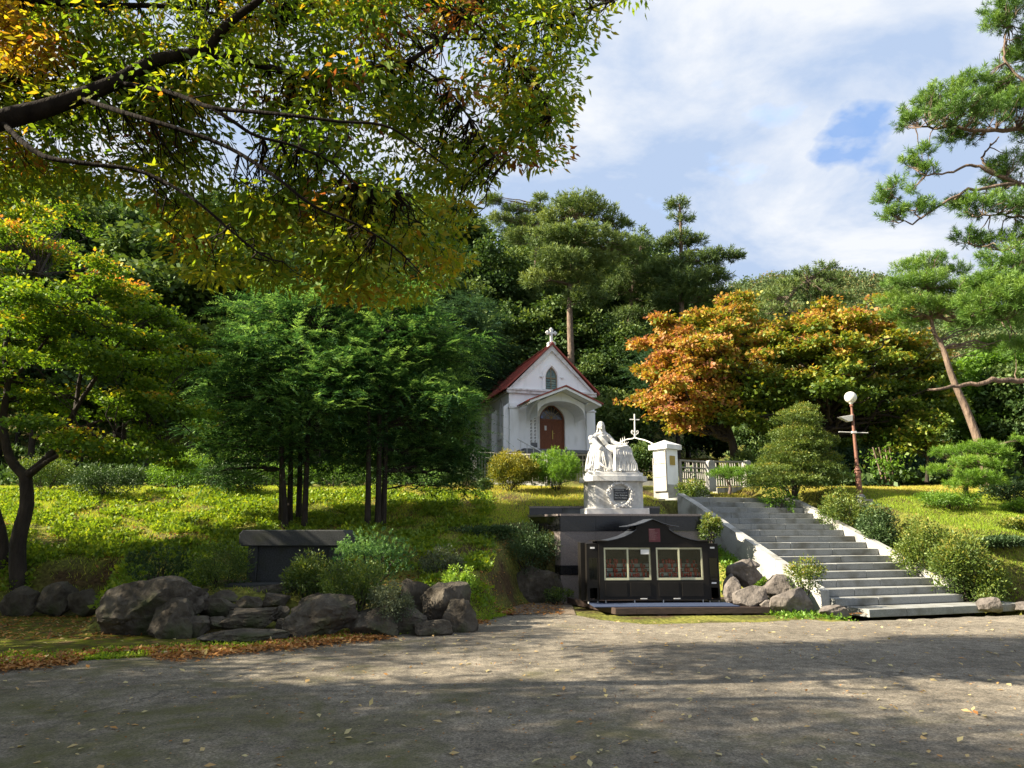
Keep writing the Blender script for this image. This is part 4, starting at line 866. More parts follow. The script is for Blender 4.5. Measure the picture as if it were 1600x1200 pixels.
# gable window
gw = MB().prism(gothic(0, WZ0, WS, WW, WTp), 'y', 0.08, 0.14, [gothic(0, WZ0 + 0.05, WS, WW - 0.05, WTp - 0.06)]).box(-0.02, 0.02, 0.09, 0.13, WZ0 + 0.05, WTp - 0.05).box(-WW + 0.05, WW - 0.05, 0.092, 0.128, WS - 0.03, WS + 0.02).build('gable_window', 'gold_wood', ch)
gw.data.materials.clear(); gw.data.materials.append(surf('window_wood', [(0.3, (0.22, 0.17, 0.10)), (0.7, (0.32, 0.26, 0.16))], 8))
for sx_ in (-1, 1):
    for j in range(4):
        z0 = WZ0 + 0.07 + j * (WS - WZ0 - 0.12) / 4; MB().box(min(sx_ * 0.03, sx_ * (WW - 0.06)), max(sx_ * 0.03, sx_ * (WW - 0.06)), 0.105, 0.112, z0, z0 + (WS - WZ0 - 0.12) / 4 - 0.02).build('pane', 'stained', gw)
MB().prism(gothic(0, WS + 0.03, WS + 0.05, WW - 0.06, WTp - 0.08), 'y', 0.105, 0.112).build('pane', 'stained', gw)
MB().prism(gothic(0, WZ0 - 0.02, WS + 0.08, WW + 0.22, WTp + 0.30), 'y', -0.06, -0.003, [gothic(0, WZ0 - 0.019, WS + 0.02, WW + 0.03, WTp + 0.05)]).build('hood_mould', 'plaster', gw)
for sg in (-1, 1): MB().box(sg * (WW + 0.25) - 0.12, sg * (WW + 0.25) + 0.12, -0.08, -0.003, WS - 0.02, WS + 0.06).build('hood_stop', 'plaster_trim', gw)
# roof: standing seam red sheets, each sheet a piece, on both slopes
slope = math.atan2(ZA + 0.12 - (ZE - 0.10), HW + 0.34)
SLn = math.hypot(HW + 0.34, ZA + 0.12 - (ZE - 0.10))
nsh = 16
for sg in (-1, 1):
    for k in range(nsh):
        y0 = -0.28 + (LEN + 0.5) * k / nsh; y1 = -0.28 + (LEN + 0.5) * (k + 1) / nsh - 0.012
        ea = (sg * (HW + 0.34), ZE - 0.10); ra = (0, ZA + 0.12); th = 0.06
        mb = MB(); mb.prism([ea, ra, (ra[0], ra[1] + th), (ea[0], ea[1] + th)] if sg < 0 else [ra, ea, (ea[0], ea[1] + th), (ra[0], ra[1] + th)], 'y', y0, y1)
        mb.prism([(ea[0], ea[1] + th), (ra[0], ra[1] + th), (ra[0], ra[1] + th + 0.06), (ea[0], ea[1] + th + 0.06)] if sg < 0 else [(ra[0], ra[1] + th), (ea[0], ea[1] + th), (ea[0], ea[1] + th + 0.06), (ra[0], ra[1] + th + 0.06)], 'y', y0, y0 + 0.07)
        mb.build('roof_sheet', 'redroof', ch)
MB().prism([(-0.14, ZA + 0.13), (0.14, ZA + 0.13), (0, ZA + 0.30)], 'y', -0.30, LEN + 0.22).build('ridge_cap', 'redroof', ch)
# roof cross
x0z = ZA + 0.26
H_ = zz(509) - x0z
mb = MB(); w = 0.062
mb.box(-w, w, -0.12, 0.02, x0z - 0.05, x0z + H_ - 0.12)
za = x0z + H_ * 0.66; aw = 9.2 * kx
mb.box(-aw + 0.10, aw - 0.10, -0.122, 0.022, za - w, za + w)
for (cx2, cz2) in ((-aw + 0.12, za), (aw - 0.12, za), (0, x0z + H_ - 0.13)):
    for (dx, dz) in ((0.065, 0), (-0.065, 0), (0, 0.065), (0, -0.065)): mb.ball((cx2 + dx, -0.05, cz2 + dz), 0.072, 10, 8, (1, 0.8, 1))
mb.box(-0.2, 0.2, -0.2, 0.2, x0z - 0.2, x0z + 0.04)
mb.build('roof_cross', 'plaster_trim', ch, bevel=0.0)
# door set
dr = MB().prism(gothic(0, 0.02, DS, DW, DT), 'y', 0.10, 0.20, [gothic(0, 0.021, DS, DW - 0.09, DT - 0.10)]).box(-DW + 0.09, DW - 0.09, 0.11, 0.19, zz(657.5), zz(655.0)).build('door_frame', 'wood_door', ch)
LH = zz(657.5) - 0.003
for sg in (-1, 1):
    xa, xb = (-DW + 0.092, -0.006) if sg < 0 else (0.006, DW - 0.092)
    lf = MB().box(xa, xb, 0.13, 0.17, 0.03, LH).build('door_leaf', 'wood_door', ch)
    for (u0, u1, v0, v1) in ((0.10, 0.90, 0.70, 0.93), (0.10, 0.90, 0.42, 0.66), (0.10, 0.90, 0.05, 0.36)):
        fw = xb - xa
        MB().prism([(xa + fw * u0, LH * v0), (xa + fw * u1, LH * v0), (xa + fw * u1, LH * v1), (xa + fw * u0, LH * v1)], 'y', 0.112, 0.1285, [[(xa + fw * u0 + 0.05, LH * v0 + 0.05), (xa + fw * u1 - 0.05, LH * v0 + 0.05), (xa + fw * u1 - 0.05, LH * v1 - 0.05), (xa + fw * u0 + 0.05, LH * v1 - 0.05)]]).build('door_moulding', 'wood_door', lf)
        for q in range(4):
            xx = xa + fw * (u0 + 0.12 + 0.19 * q); MB().box(xx, xx + 0.05, 0.116, 0.1285, LH * v0 + 0.06, LH * v1 - 0.06).build('door_slat', 'wood_door', lf)
    if sg > 0: MB().box(0.03, 0.10, 0.09, 0.127, 0.75, 1.25).tube([(0.065, 0.07, 1.08), (0.2, 0.07, 1.08)], 0.018, 6).build('door_handle', 'brass', lf)
    else: MB().box(-0.42, -0.30, 0.105, 0.127, 1.25, 1.52).build('door_notice', 'paper', lf)
MB().prism(gothic(0, zz(655) + 0.002, DS + 0.03, DW - 0.095, DT - 0.105), 'y', 0.13, 0.145).build('fanlight', 'darkglass', ch)
fb = MB()
for a in (35, 62, 90, 118, 145):
    fb.tube([(0, 0.12, zz(655) + 0.03), (0.85 * DW * math.cos(R(a)) * 0.95, 0.12, zz(655) + 0.03 + (DT - DS) * 0.93 * math.sin(R(a)))], 0.013, 5)
fb.tube([(0.34 * math.cos(t_), 0.12, zz(655) + 0.34 * math.sin(t_) + 0.02) for t_ in np.linspace(0, math.pi, 12)], 0.012, 5)
fb.build('fanlight_bars', 'brass', ch)
MB().prism(gothic(0, 0.02, DS, DW + 0.12, DT + 0.14), 'y', -0.05, -0.003, [gothic(0, 0.021, DS, DW + 0.002, DT + 0.002)]).build('door_surround', 'plaster', ch)
dc = MB().lathe([(0.0, 0), (0.075, 0), (0.075, 0.01), (0, 0.01)], 0, 0, 14).build('blue_sign', 'ink_blue', ch); dc.rotation_euler = (R(90), 0, 0); dc.location = (-DW + 0.2, 0.09, zz(654) + 0.06)
# porch: shallow gabled canopy on curved side brackets, projecting forward
PD_ = 2.3; PW_ = 2.12; PZA = zz(613) - 0.24; PZE = zz(637) - 0.22
th = 0.14
for sg in (-1, 1):
    e = (sg * PW_, PZE); a = (0, PZA)
    pl = [e, a, (0, PZA + th), (sg * PW_, PZE + th)] if sg < 0 else [a, e, (sg * PW_, PZE + th), (0, PZA + th)]
    MB().prism(pl, 'y', -PD_, -0.225).build('porch_slab', 'plaster', ch)
    for k in range(5):
        y0 = -PD_ - 0.07 + (PD_ - 0.16) * k / 5; y1 = -PD_ - 0.07 + (PD_ - 0.16) * (k + 1) / 5 - 0.008
        up = [(sg * (PW_ + 0.10), PZE + th - 0.03), (0, PZA + th + 0.012), (0, PZA + th + 0.085), (sg * (PW_ + 0.10), PZE + th + 0.04)]
        if sg > 0: up = up[::-1]
        MB().prism(up, 'y', y0, y1).build('porch_roof_sheet', 'redroof', ch)
    # curved bracket wall
    x0, x1 = (-1.60, -1.42) if sg < 0 else (1.42, 1.60)
    yf, zb, ztp = -PD_ + 0.25, 1.35, PZE + (PZA - PZE) * (1 - 1.62 / PW_) + 0.02
    q = [(-0.003, ztp), (yf, ztp)]
    for i in range(11): t_ = i / 10 * math.pi / 2; q.append((-0.003 + (yf + 0.003 + 0.10) * (1 - math.sin(t_)) - 0.0, ztp - 0.08 - (ztp - 0.08 - zb) * (1 - math.cos(t_))))
    MB().prism(q, 'x', x0, x1).build('porch_bracket', 'plaster', ch)
# white plaster vault under the canopy (concave ceiling)
vt = MB(); prof = []
for i in range(17):
    t_ = math.pi * i / 16; prof.append((1.415 * math.cos(t_), PZE - 0.62 + 0.95 * math.sin(t_) ** 0.8 if 0 < i < 16 else PZE - 0.62))
for yv0, yv1 in ((-1.55, -0.006),):
    pl = prof + [(-1.415, PZE + 0.22), (0, PZA - 0.01), (1.415, PZE + 0.22)]
    MB().prism(pl, 'y', yv0, yv1).build('porch_vault', 'plaster', ch)
# inscription columns, notice plate, steps, railing
def glyphs(x, z0, n_, size, mat):
    mb = MB(); rg = np.random.default_rng(int(abs(x) * 1000))
    for k in range(n_):
        z = z0 - k * size * 1.45
        mb.box(x - size * .4, x + size * .4, -0.016, -0.004, z, z + size * 0.13)
        mb.box(x - size * .3, x - size * .15, -0.016, -0.004, z + size * 0.15, z + size * 0.8)
        mb.box(x + size * .2, x + size * .34, -0.016, -0.004, z + size * (0.2 + 0.2 * rg.random()), z + size * 0.95)
        mb.box(x - size * .12, x + size * .18, -0.016, -0.004, z + size * 0.62, z + size * 0.75)
    return mb
glyphs(-1.40 + 0.12, zz(656), 8, 0.135, 'x').build('inscription', 'ink_dark', ch); glyphs(-1.02 - 0.02, zz(656), 8, 0.135, 'x').build('inscription', 'ink_dark', ch)
MB().box(-1.32, -0.92, -0.03, -0.003, zz(700), zz(693)).build('wall_plate', 'granite_grey', ch)
MB().box(-2.2, 2.2, -1.5, -0.25, -0.35, -0.02).build('door_step', 'granite_grey', ch); MB().box(-2.6, 2.6, -1.95, -1.503, -0.6, -0.17).build('door_step', 'granite_grey', ch)
MB().box(-DW - 0.06, -DW - 0.0, -0.10, -0.055, 0.1, 2.0).build('door_pull_bar', 'white_metal', ch)

# chapel terrace wall in front (dark stones), handrail, fence
tw = thing('terrace_wall', 'dark low stone terrace wall below the chapel behind the fence', 'wall', (0, 0, 0))
a0 = at(735, 706, 37.6); a1 = at(1015, 735, 37.6)
zT = CZ - 0.52; nseg = 14; rng = np.random.default_rng(77)
for k in range(nseg):
    x0 = a0.x + (a1.x - a0.x) * k / nseg; x1 = a0.x + (a1.x - a0.x) * (k + 1) / nseg
    for j in range(3):
        zb0 = zT - 1.6 + j * 0.55; sh = 0.3 * (j % 2)
        MB().box(x0 + 0.01 + sh, x1 - 0.01 + sh, 37.6 + rng.random() * 0.06, 38.3, zb0, zb0 + 0.54).build('stone_block', 'granite_grey' if rng.random() < .4 else 'rock', tw, bevel=0.03)
MB().box(a0.x - .1, a1.x + .3, 37.5, 38.4, zT - 0.0 + 0.062, zT + 0.16).build('coping', 'granite_grey', tw)
ter = sheet('chapel_terrace', [(a0.x - 6, 38.0), (a1.x + 4, 38.0), (a1.x + 4, 58), (a0.x - 6, 58)], CZ - 0.66, 'dirt', 'earth terrace around the chapel')
hr = thing('stair_handrail', 'thin white handrail sloping down in front of the chapel door', 'railing', (0, 0, 0))
h0 = at(809, 686, 38.3); h1 = at(861, 714, 34.5)
MB().tube([h0, h1, h1 + Vector((0.3, -0.2, -0.25))], 0.035, 6).build('rail', 'white_metal', hr)
for k in range(5):
    p = h0.lerp(h1, (k + 0.5) / 5); MB().tube([p, p - Vector((0, 0, 1.0))], 0.02, 5).build('baluster', 'white_metal', hr)

def metal_fence(name, label, p0, p1, height, nb, posts=(0, 1), mat='fence_metal', group=None, pattern=True, top=True):
    """p0,p1: ground points; bars each a piece"""
    L = (Vector((p1.x, p1.y)) - Vector((p0.x, p0.y))).length; ang = math.atan2(p1.y - p0.y, p1.x - p0.x); dz = p1.z - p0.z
    f = thing(name, label, 'fence', p0, ang, group)
    def Z(x): return dz * x / L
    def rail(z, r_=0.018): MB().add([(0, -r_, z - r_), (L, -r_, z - r_ + dz), (L, r_, z - r_ + dz), (0, r_, z - r_), (0, -r_, z + r_), (L, -r_, z + r_ + dz), (L, r_, z + r_ + dz), (0, r_, z + r_)], [(0, 3, 2, 1), (4, 5, 6, 7), (0, 1, 5, 4), (1, 2, 6, 5), (2, 3, 7, 6), (3, 0, 4, 7)]).build('rail', mat, f)
    rail(height, 0.028); rail(0.12); rail(height - 0.22)
    bm_ = MB().box(-0.013, 0.013, -0.013, 0.013, 0.12, height - 0.02).mesh('bar'); bm_.materials.append(M[mat])
    b2_ = MB().box(-0.013, 0.013, -0.013, 0.013, 0.12, height * 0.62).mesh('bar_short'); b2_.materials.append(M[mat])
    b3_ = MB().box(-0.18, 0.18, -0.012, 0.012, -0.012, 0.012).mesh('bar_cross'); b3_.materials.append(M[mat])
    for k in range(1, nb):
        x = L * k / nb; ob('bar', b2_ if pattern and k % 4 == 2 else bm_, f, loc=(x, 0.001 * (k % 3), Z(x)))
        if pattern and k % 4 == 2: ob('bar', b3_, f, loc=(x, 0.006, Z(x) + height * 0.62)); ob('bar', b3_, f, loc=(x, 0.006, Z(x) + height * 0.38))
    MB().box(0.0, 0.06, -0.03, 0.03, -0.05, height + 0.02).build('post', mat, f); MB().box(L - 0.06, L, -0.03, 0.03, dz - 0.05, height + 0.02 + dz).build('post', mat, f)
    MB().add([(0, -0.09, -0.3), (L, -0.09, dz - 0.3), (L, 0.09, dz - 0.3), (0, 0.09, -0.3), (0, -0.09, 0.08), (L, -0.09, 0.08 + dz), (L, 0.09, 0.08 + dz), (0, 0.09, 0.08)], [(0, 3, 2, 1), (4, 5, 6, 7), (0, 1, 5, 4), (1, 2, 6, 5), (2, 3, 7, 6), (3, 0, 4, 7)]).build('kerb', 'granite_pale', f)
    return f
def P3(px, py, Y): return at(px, py, Y)
metal_fence('metal_fence', 'pale metal bar fence below the chapel left of the statue', P3(735, 752, 31.2), P3(856, 759, 30.0), 1.28, 26)
metal_fence('metal_fence', 'pale metal bar fence just left of the statue shoulder', P3(860, 759, 30.0), P3(962, 757, 30.6), 1.28, 22)
for i, (px, lb) in enumerate([(740, 'pale square fence post beside the dark cedar'), ]):
    p = P3(px, 757, 30.9); o_ = MB().box(-0.13, 0.13, -0.13, 0.13, -0.2, 1.35).prism([(-0.16, 1.352), (0.16, 1.352), (0, 1.5)], 'y', -0.16, 0.16).build('fence_post', 'granite_pale', loc=p); tag(o_, lb, 'post')
# gate pillars, leaf, arch, fence to the right of the gate
GY = 22.5
gpz = at(1042, 769, GY); gtop = at(1042, 690, GY); PHt = gtop.z - gpz.z
def pillar(name, label, p, rz):
    g_ = thing(name, label, 'pillar', p, rz); a = 0.27
    MB().box(-a, a, -a, a, -0.3, PHt * 0.83).build('shaft', 'plaster', g_, bevel=0.01)
    MB().box(-a - 0.02, a + 0.02, -a - 0.02, a + 0.02, -0.3, 0.22).build('base', 'granite_pale', g_, bevel=0.01)
    MB().box(-a - 0.10, a + 0.10, -a - 0.10, a + 0.10, PHt * 0.83 + 0.002, PHt * 0.92).add([(-a - .1, -a - .1, PHt * .921), (a + .1, -a - .1, PHt * .921), (a + .1, a + .1, PHt * .921), (-a - .1, a + .1, PHt * .921), (0, 0, PHt * 1.03)], [(0, 1, 4), (1, 2, 4), (2, 3, 4), (3, 0, 4), (0, 3, 2, 1)]).build('cap', 'plaster_trim', g_, bevel=0.006)
    return g_
gz = pillar('gate_pillar', 'square white gate pillar with pyramid cap and small brass plaque', gpz, R(38))
MB().box(-0.13, 0.10, -0.30, -0.275, PHt * 0.52, PHt * 0.70).build('brass_plaque', 'brass', gz)
gpl = at(958, 768, GY + 1.4); gl_ = pillar('gate_pillar', 'white gate pillar almost hidden behind the statue', Vector((gpl.x, gpl.y, gpz.z)), R(38))
gat = thing('gate_leaf', 'white metal gate leaf with rails folded open against the gate pillar', 'gate', gpz, R(38))
xg = -0.345
MB().box(xg, xg + 0.03, -0.26, 0.20, 0.05, PHt * 0.27).build('gate_panel', 'white_metal', gat); MB().box(xg, xg + 0.03, -0.26, 0.20, PHt * 0.30, PHt * 0.53).build('gate_panel', 'white_metal', gat)
gm = MB()
for z_ in (0.03, PHt * 0.285, PHt * 0.55): gm.box(xg - 0.012, xg + 0.04, -0.28, 0.22, z_ - 0.018, z_ + 0.018)
gm.box(xg - 0.01, xg + 0.038, -0.30, -0.265, 0.02, PHt * 0.80); gm.box(xg - 0.01, xg + 0.038, 0.205, 0.235, 0.02, PHt * 0.66)
gm.tube([(xg + 0.01, 0.22 - 0.5 * t_, PHt * (0.66 + 0.14 * t_ ** 1.8)) for t_ in np.linspace(0, 1, 9)], 0.016, 6); gm.build('gate_frame', 'fence_metal', gat)
for k in range(5):
    y_ = 0.15 - 0.085 * k; MB().box(xg + 0.002, xg + 0.022, y_ - 0.009, y_ + 0.009, PHt * 0.56, PHt * (0.655 + 0.03 * k)).build('bar', 'white_metal', gat)
arch = thing('gate_arch', 'thin white metal arch topped by a cross and scrolls beside the gate pillar', 'arch', (0, 0, 0))
e1 = at(1021, 694, GY - 0.1); e0 = at(966, 694, GY + 1.3); apx = at(992, 684, GY + 0.6)
pts = [e0, at(971, 690, GY + 1.15), at(980, 686.5, GY + 0.9), at(988, 685.5, GY + 0.7), apx, at(997, 685.5, GY + .5), at(1006, 687.5, GY + .3), at(1014, 690.5, GY + .1), e1]
ph = 0.025
MB().tube(path_interp([tuple(p) for p in pts], 24), ph * 0.8, 6).build('arch_rod', 'white_metal', arch)
u = mpp(GY + 0.6)
def loc_(px, py): return at(px, py, GY + 0.6)
cx = MB(); cx.tube([loc_(992, 684), loc_(991.3, 647)], 0.022, 6); cx.tube([loc_(984, 655.5), loc_(999, 656)], 0.018, 6); cx.build('cross', 'white_metal', arch)
for sg in (-1, 1):
    sc = [loc_(992 + sg * a, b_) for a, b_ in ((0.5, 684), (0.8, 680), (3.2, 678), (4.9, 676.5), (5.0, 674), (3.6, 673), (2.6, 674.5), (3.2, 675.6))]
    MB().tube(path_interp([tuple(p) for p in sc], 18), 0.02, 6).build('scroll', 'white_metal', arch)
spk = MB()
for k in range(3):
    p = at(970 + k * 3, 694 - k * 1.5, GY + 1.25); spk.tube([p - Vector((0, 0, 0.12)), p + Vector((0, 0, 0.10)), p + Vector((0, 0, 0.20))], [0.018, 0.018, 0.003], 6)
spk.build('spike', 'white_metal', arch)
metal_fence('metal_fence', 'pale metal patterned fence panel right of the gate pillar', P3(1063, 765, 22.9), P3(1106, 766, 23.8), at(1063, 719, 22.9).z - at(1063, 765, 22.9).z, 14)
metal_fence('metal_fence', 'far pale fence panel behind the small flat-topped pine', P3(1117, 766, 24.0), P3(1168, 764, 25.5), at(1117, 721, 24.0).z - at(1117, 766, 24.0).z, 14)
fp = P3(1111, 768, 23.7); o_ = MB().prism([(-0.13, 0), (0.13, 0), (0.13, 0.92)] + [(0.13 * math.cos(t_), 0.92 + 0.11 * math.sin(t_)) for t_ in np.linspace(0.3, math.pi - 0.3, 7)] + [(-0.13, 0.92)], 'y', -0.12, 0.12).build('stone_post', 'granite_pale', loc=fp, rot=(0, 0, R(20))); tag(o_, 'round-topped pale stone post joining the two fence panels', 'post')
fp = P3(1169, 766, 25.6); o_ = MB().prism([(-0.13, 0), (0.13, 0), (0.13, 0.95)] + [(0.13 * math.cos(t_), 0.95 + 0.11 * math.sin(t_)) for t_ in np.linspace(0.3, math.pi - 0.3, 7)] + [(-0.13, 0.95)], 'y', -0.12, 0.12).build('stone_post', 'granite_pale', loc=fp, rot=(0, 0, R(20))); tag(o_, 'round-topped stone post at the far end of the fence beside the clipped yew', 'post')
b0 = at(978, 768, 27); o_ = MB().box(-0.2, 1.6, 0, 0.4, -0.3, 0.13).build('stone_kerb', 'granite_pale', loc=b0); tag(o_, 'pale stone step between the pedestal and the gate pillar', 'step')
b0 = at(975, 757, 30); o_ = MB().box(-0.2, 1.8, 0, 0.4, -0.3, 0.15).build('stone_kerb', 'granite_pale', loc=b0); tag(o_, 'higher pale stone step behind the gate opening', 'step')

# ---------------------------------------------------------------- lamp post
lp = onT(1343, 768, 21.0); Lh = at(1330, 611, 21.0).z - lp.z
lean = (at(1330, 625, 21).x - at(1343, 768, 21).x) * 0.45
lamp = thing('street_lamp', 'brown iron lamp post with a white globe on the grassy mound', 'street lamp', lp)
def LX(z): return lean * z / Lh
def lz(py): return Lh * (768 - py) / (768 - 611)
lg = bpy.data.objects
def stack(prof, name, mat):
    mb = MB(); n_ = 14; vs = []; fs = []
    for r_, z_ in prof:
        for i in range(n_): a = 6.28318 * i / n_; vs.append((LX(z_) + r_ * math.cos(a), r_ * math.sin(a), z_))
    for j in range(len(prof) - 1):
        for i in range(n_): k = (i + 1) % n_; fs.append((j * n_ + i, j * n_ + k, (j + 1) * n_ + k, (j + 1) * n_ + i))
    fs.append(tuple(reversed(range(n_)))); fs.append(tuple(range((len(prof) - 1) * n_, len(prof) * n_)))
    mb.add(vs, fs); return mb.build(name, mat, lamp, smooth=False)
stack([(0.16, -0.1), (0.16, 0.04), (0.13, 0.10), (0.10, 0.14)], 'footing', 'granite_grey')
z1 = lz(728)
stack([(0.085, 0.12), (0.075, z1 - 0.1), (0.095, z1 - 0.08), (0.095, z1 - 0.04), (0.07, z1), (0.095, z1 + 0.03), (0.06, z1 + 0.10), (0.055, z1 + .16), (0.07, z1 + .18), (0.05, z1 + .21), (0.040, lz(652)), (0.055, lz(651)), (0.055, lz(647)), (0.035, lz(645)), (0.030, lz(635)), (0.055, lz(633)), (0.03, lz(631))], 'pole', 'brown_iron')
stack([(0.03, lz(631)), (0.06, lz(629.5)), (0.06, lz(628))], 'globe_fitter', 'white_metal')
MB().ball((LX(lz(620.5)), 0, lz(620.5)), 0.175, 20, 14).build('globe', 'globe', lamp, smooth=True)
za_ = lz(672); MB().tube([(LX(za_) - 0.45, 0, za_ + 0.01), (LX(za_) + 0.42, 0, za_ - 0.02)], 0.014, 6).box(LX(za_) - 0.06, LX(za_) + 0.06, -0.05, 0.05, za_ - 0.03, za_ + 0.03).build('cross_bar', 'white_metal', lamp)
zs_ = lz(650); MB().add([(LX(zs_) - 0.42, -0.10, zs_ + 0.0), (LX(zs_) - 0.03, -0.10, zs_ + 0.06), (LX(zs_) - 0.03, 0.1, zs_ + 0.06), (LX(zs_) - 0.42, 0.1, zs_), (LX(zs_) - 0.16, -0.08, zs_ - 0.14), (LX(zs_) - 0.04, -0.08, zs_ - 0.12), (LX(zs_) - 0.04, 0.08, zs_ - 0.12), (LX(zs_) - 0.16, 0.08, zs_ - 0.14)], [(0, 1, 2, 3), (4, 7, 6, 5), (0, 4, 5, 1), (1, 5, 6, 2), (2, 6, 7, 3), (3, 7, 4, 0)]).build('speaker_horn', 'white_metal', lamp, bevel=0.008)
o_ = MB().box(-0.16, 0.16, -0.14, 0.14, -0.1, 0.10).build('stone_block', 'granite_grey', loc=onT(1351, 775, 20.6)); tag(o_, 'small grey concrete block at the foot of the lamp post', 'block')

# ---------------------------------------------------------------- stone altar table
al = at(463, 905, 14.0); ax0 = at(383, 850, 14.0).x; ax1 = at(547, 850, 14.0).x; ac = (ax0 + ax1) / 2; hw = (ax1 - ax0) / 2
alt = thing('stone_altar', 'dark grey stone altar table with a thick overhanging slab', 'altar', (ac, 14.0, 0.64))
zt = at(460, 828, 14.0).z - 0.64
MB().prism([(-hw + 0.05, zt - 0.30), (hw - 0.05, zt - 0.30), (hw, zt - 0.24), (hw, zt - 0.07), (hw - 0.06, zt), (-hw + 0.06, zt), (-hw, zt - 0.07), (-hw, zt - 0.24)], 'y', -0.35, 0.45).build('top_slab', 'altar_stone', alt, bevel=0.02)
MB().box(-hw + 0.16, -hw + 0.34, -0.26, 0.3, 0.06, zt - 0.302).build('leg', 'altar_stone', alt, bevel=0.01)
MB().box(hw - 0.34, hw - 0.16, -0.26, 0.3, 0.06, zt - 0.302).build('leg', 'altar_stone', alt, bevel=0.01)
MB().box(-hw + 0.343, hw - 0.343, -0.20, 0.25, 0.06, zt - 0.303).build('front_panel', 'altar_stone', alt)
MB().box(-hw - 0.05, hw + 0.05, -0.75, 0.5, -0.06, 0.058).build('base_slab', 'altar_stone', alt, bevel=0.012)

# ---------------------------------------------------------------- rocks
def rock(name, label, px0, px1, py0, py1, Y=None, z=None, dep=0.7, mat='rock', seed=0, sub=4, cut=0.75, rot=0.0, boxy=0.5, rough=0.14, lean_=0.0):
    pb = gp((px0 + px1) / 2, py1) if Y is None else at((px0 + px1) / 2, py1, Y)
    if z is not None: pb.z = z
    W_ = (px1 - px0) * pb.y / FPX * 1.0 * 1.02; Hh = (py1 - py0) * pb.y / FPX * 0.98
    bm = bmesh.new(); bmesh.ops.create_icosphere(bm, subdivisions=sub, radius=1.0); rg = np.random.default_rng(seed)
    planes = [(Vector(rg.normal(size=3)).normalized(), 0.50 + 0.34 * rg.random()) for _ in range(20)]
    off = Vector(rg.random(3) * 50)
    for v in bm.verts:
        p = v.co.copy()
        m_ = max(abs(p.x), abs(p.y), abs(p.z)); p = p * (1 - boxy) + (p / m_) * 0.85 * boxy
        for nrm, d_ in planes:
            e = p.dot(nrm) - d_
            if e > 0: p -= nrm * e * 0.97
        f_ = mnoise.fractal(p * 1.6 + off, 0.9, 2.1, 4) * rough * 0.55 + mnoise.fractal(p * 7 + off, 0.8, 2.0, 4) * rough * 0.30 + (0.5 - abs(mnoise.noise(p * 3 + off))) * rough * 0.5
        p += v.co.normalized() * f_; v.co = p
    xsn = [v.co.x for v in bm.verts]; zsn = [v.co.z for v in bm.verts]; mx_, mn_ = max(xsn), min(xsn); zx, zn = max(zsn), min(zsn)
    for v in bm.verts:
        v.co.x = ((v.co.x - mn_) / (mx_ - mn_) - 0.5) * W_; v.co.y *= dep * 0.5 * max(W_, Hh) if dep < 3 else dep
        v.co.z = ((v.co.z - zn) / (zx - zn)) * Hh * 1.18 - Hh * 0.18
        v.co.x += lean_ * v.co.z
    me = bpy.data.meshes.new('rock'); bm.to_mesh(me); bm.free(); me.shade_smooth(); me.set_sharp_from_angle(angle=R(24))
    o_ = ob(name, me, None, mat, loc=(pb.x, pb.y + dep * 0.25 * max(W_, Hh), pb.z)); tag(o_, label, 'rock'); return o_
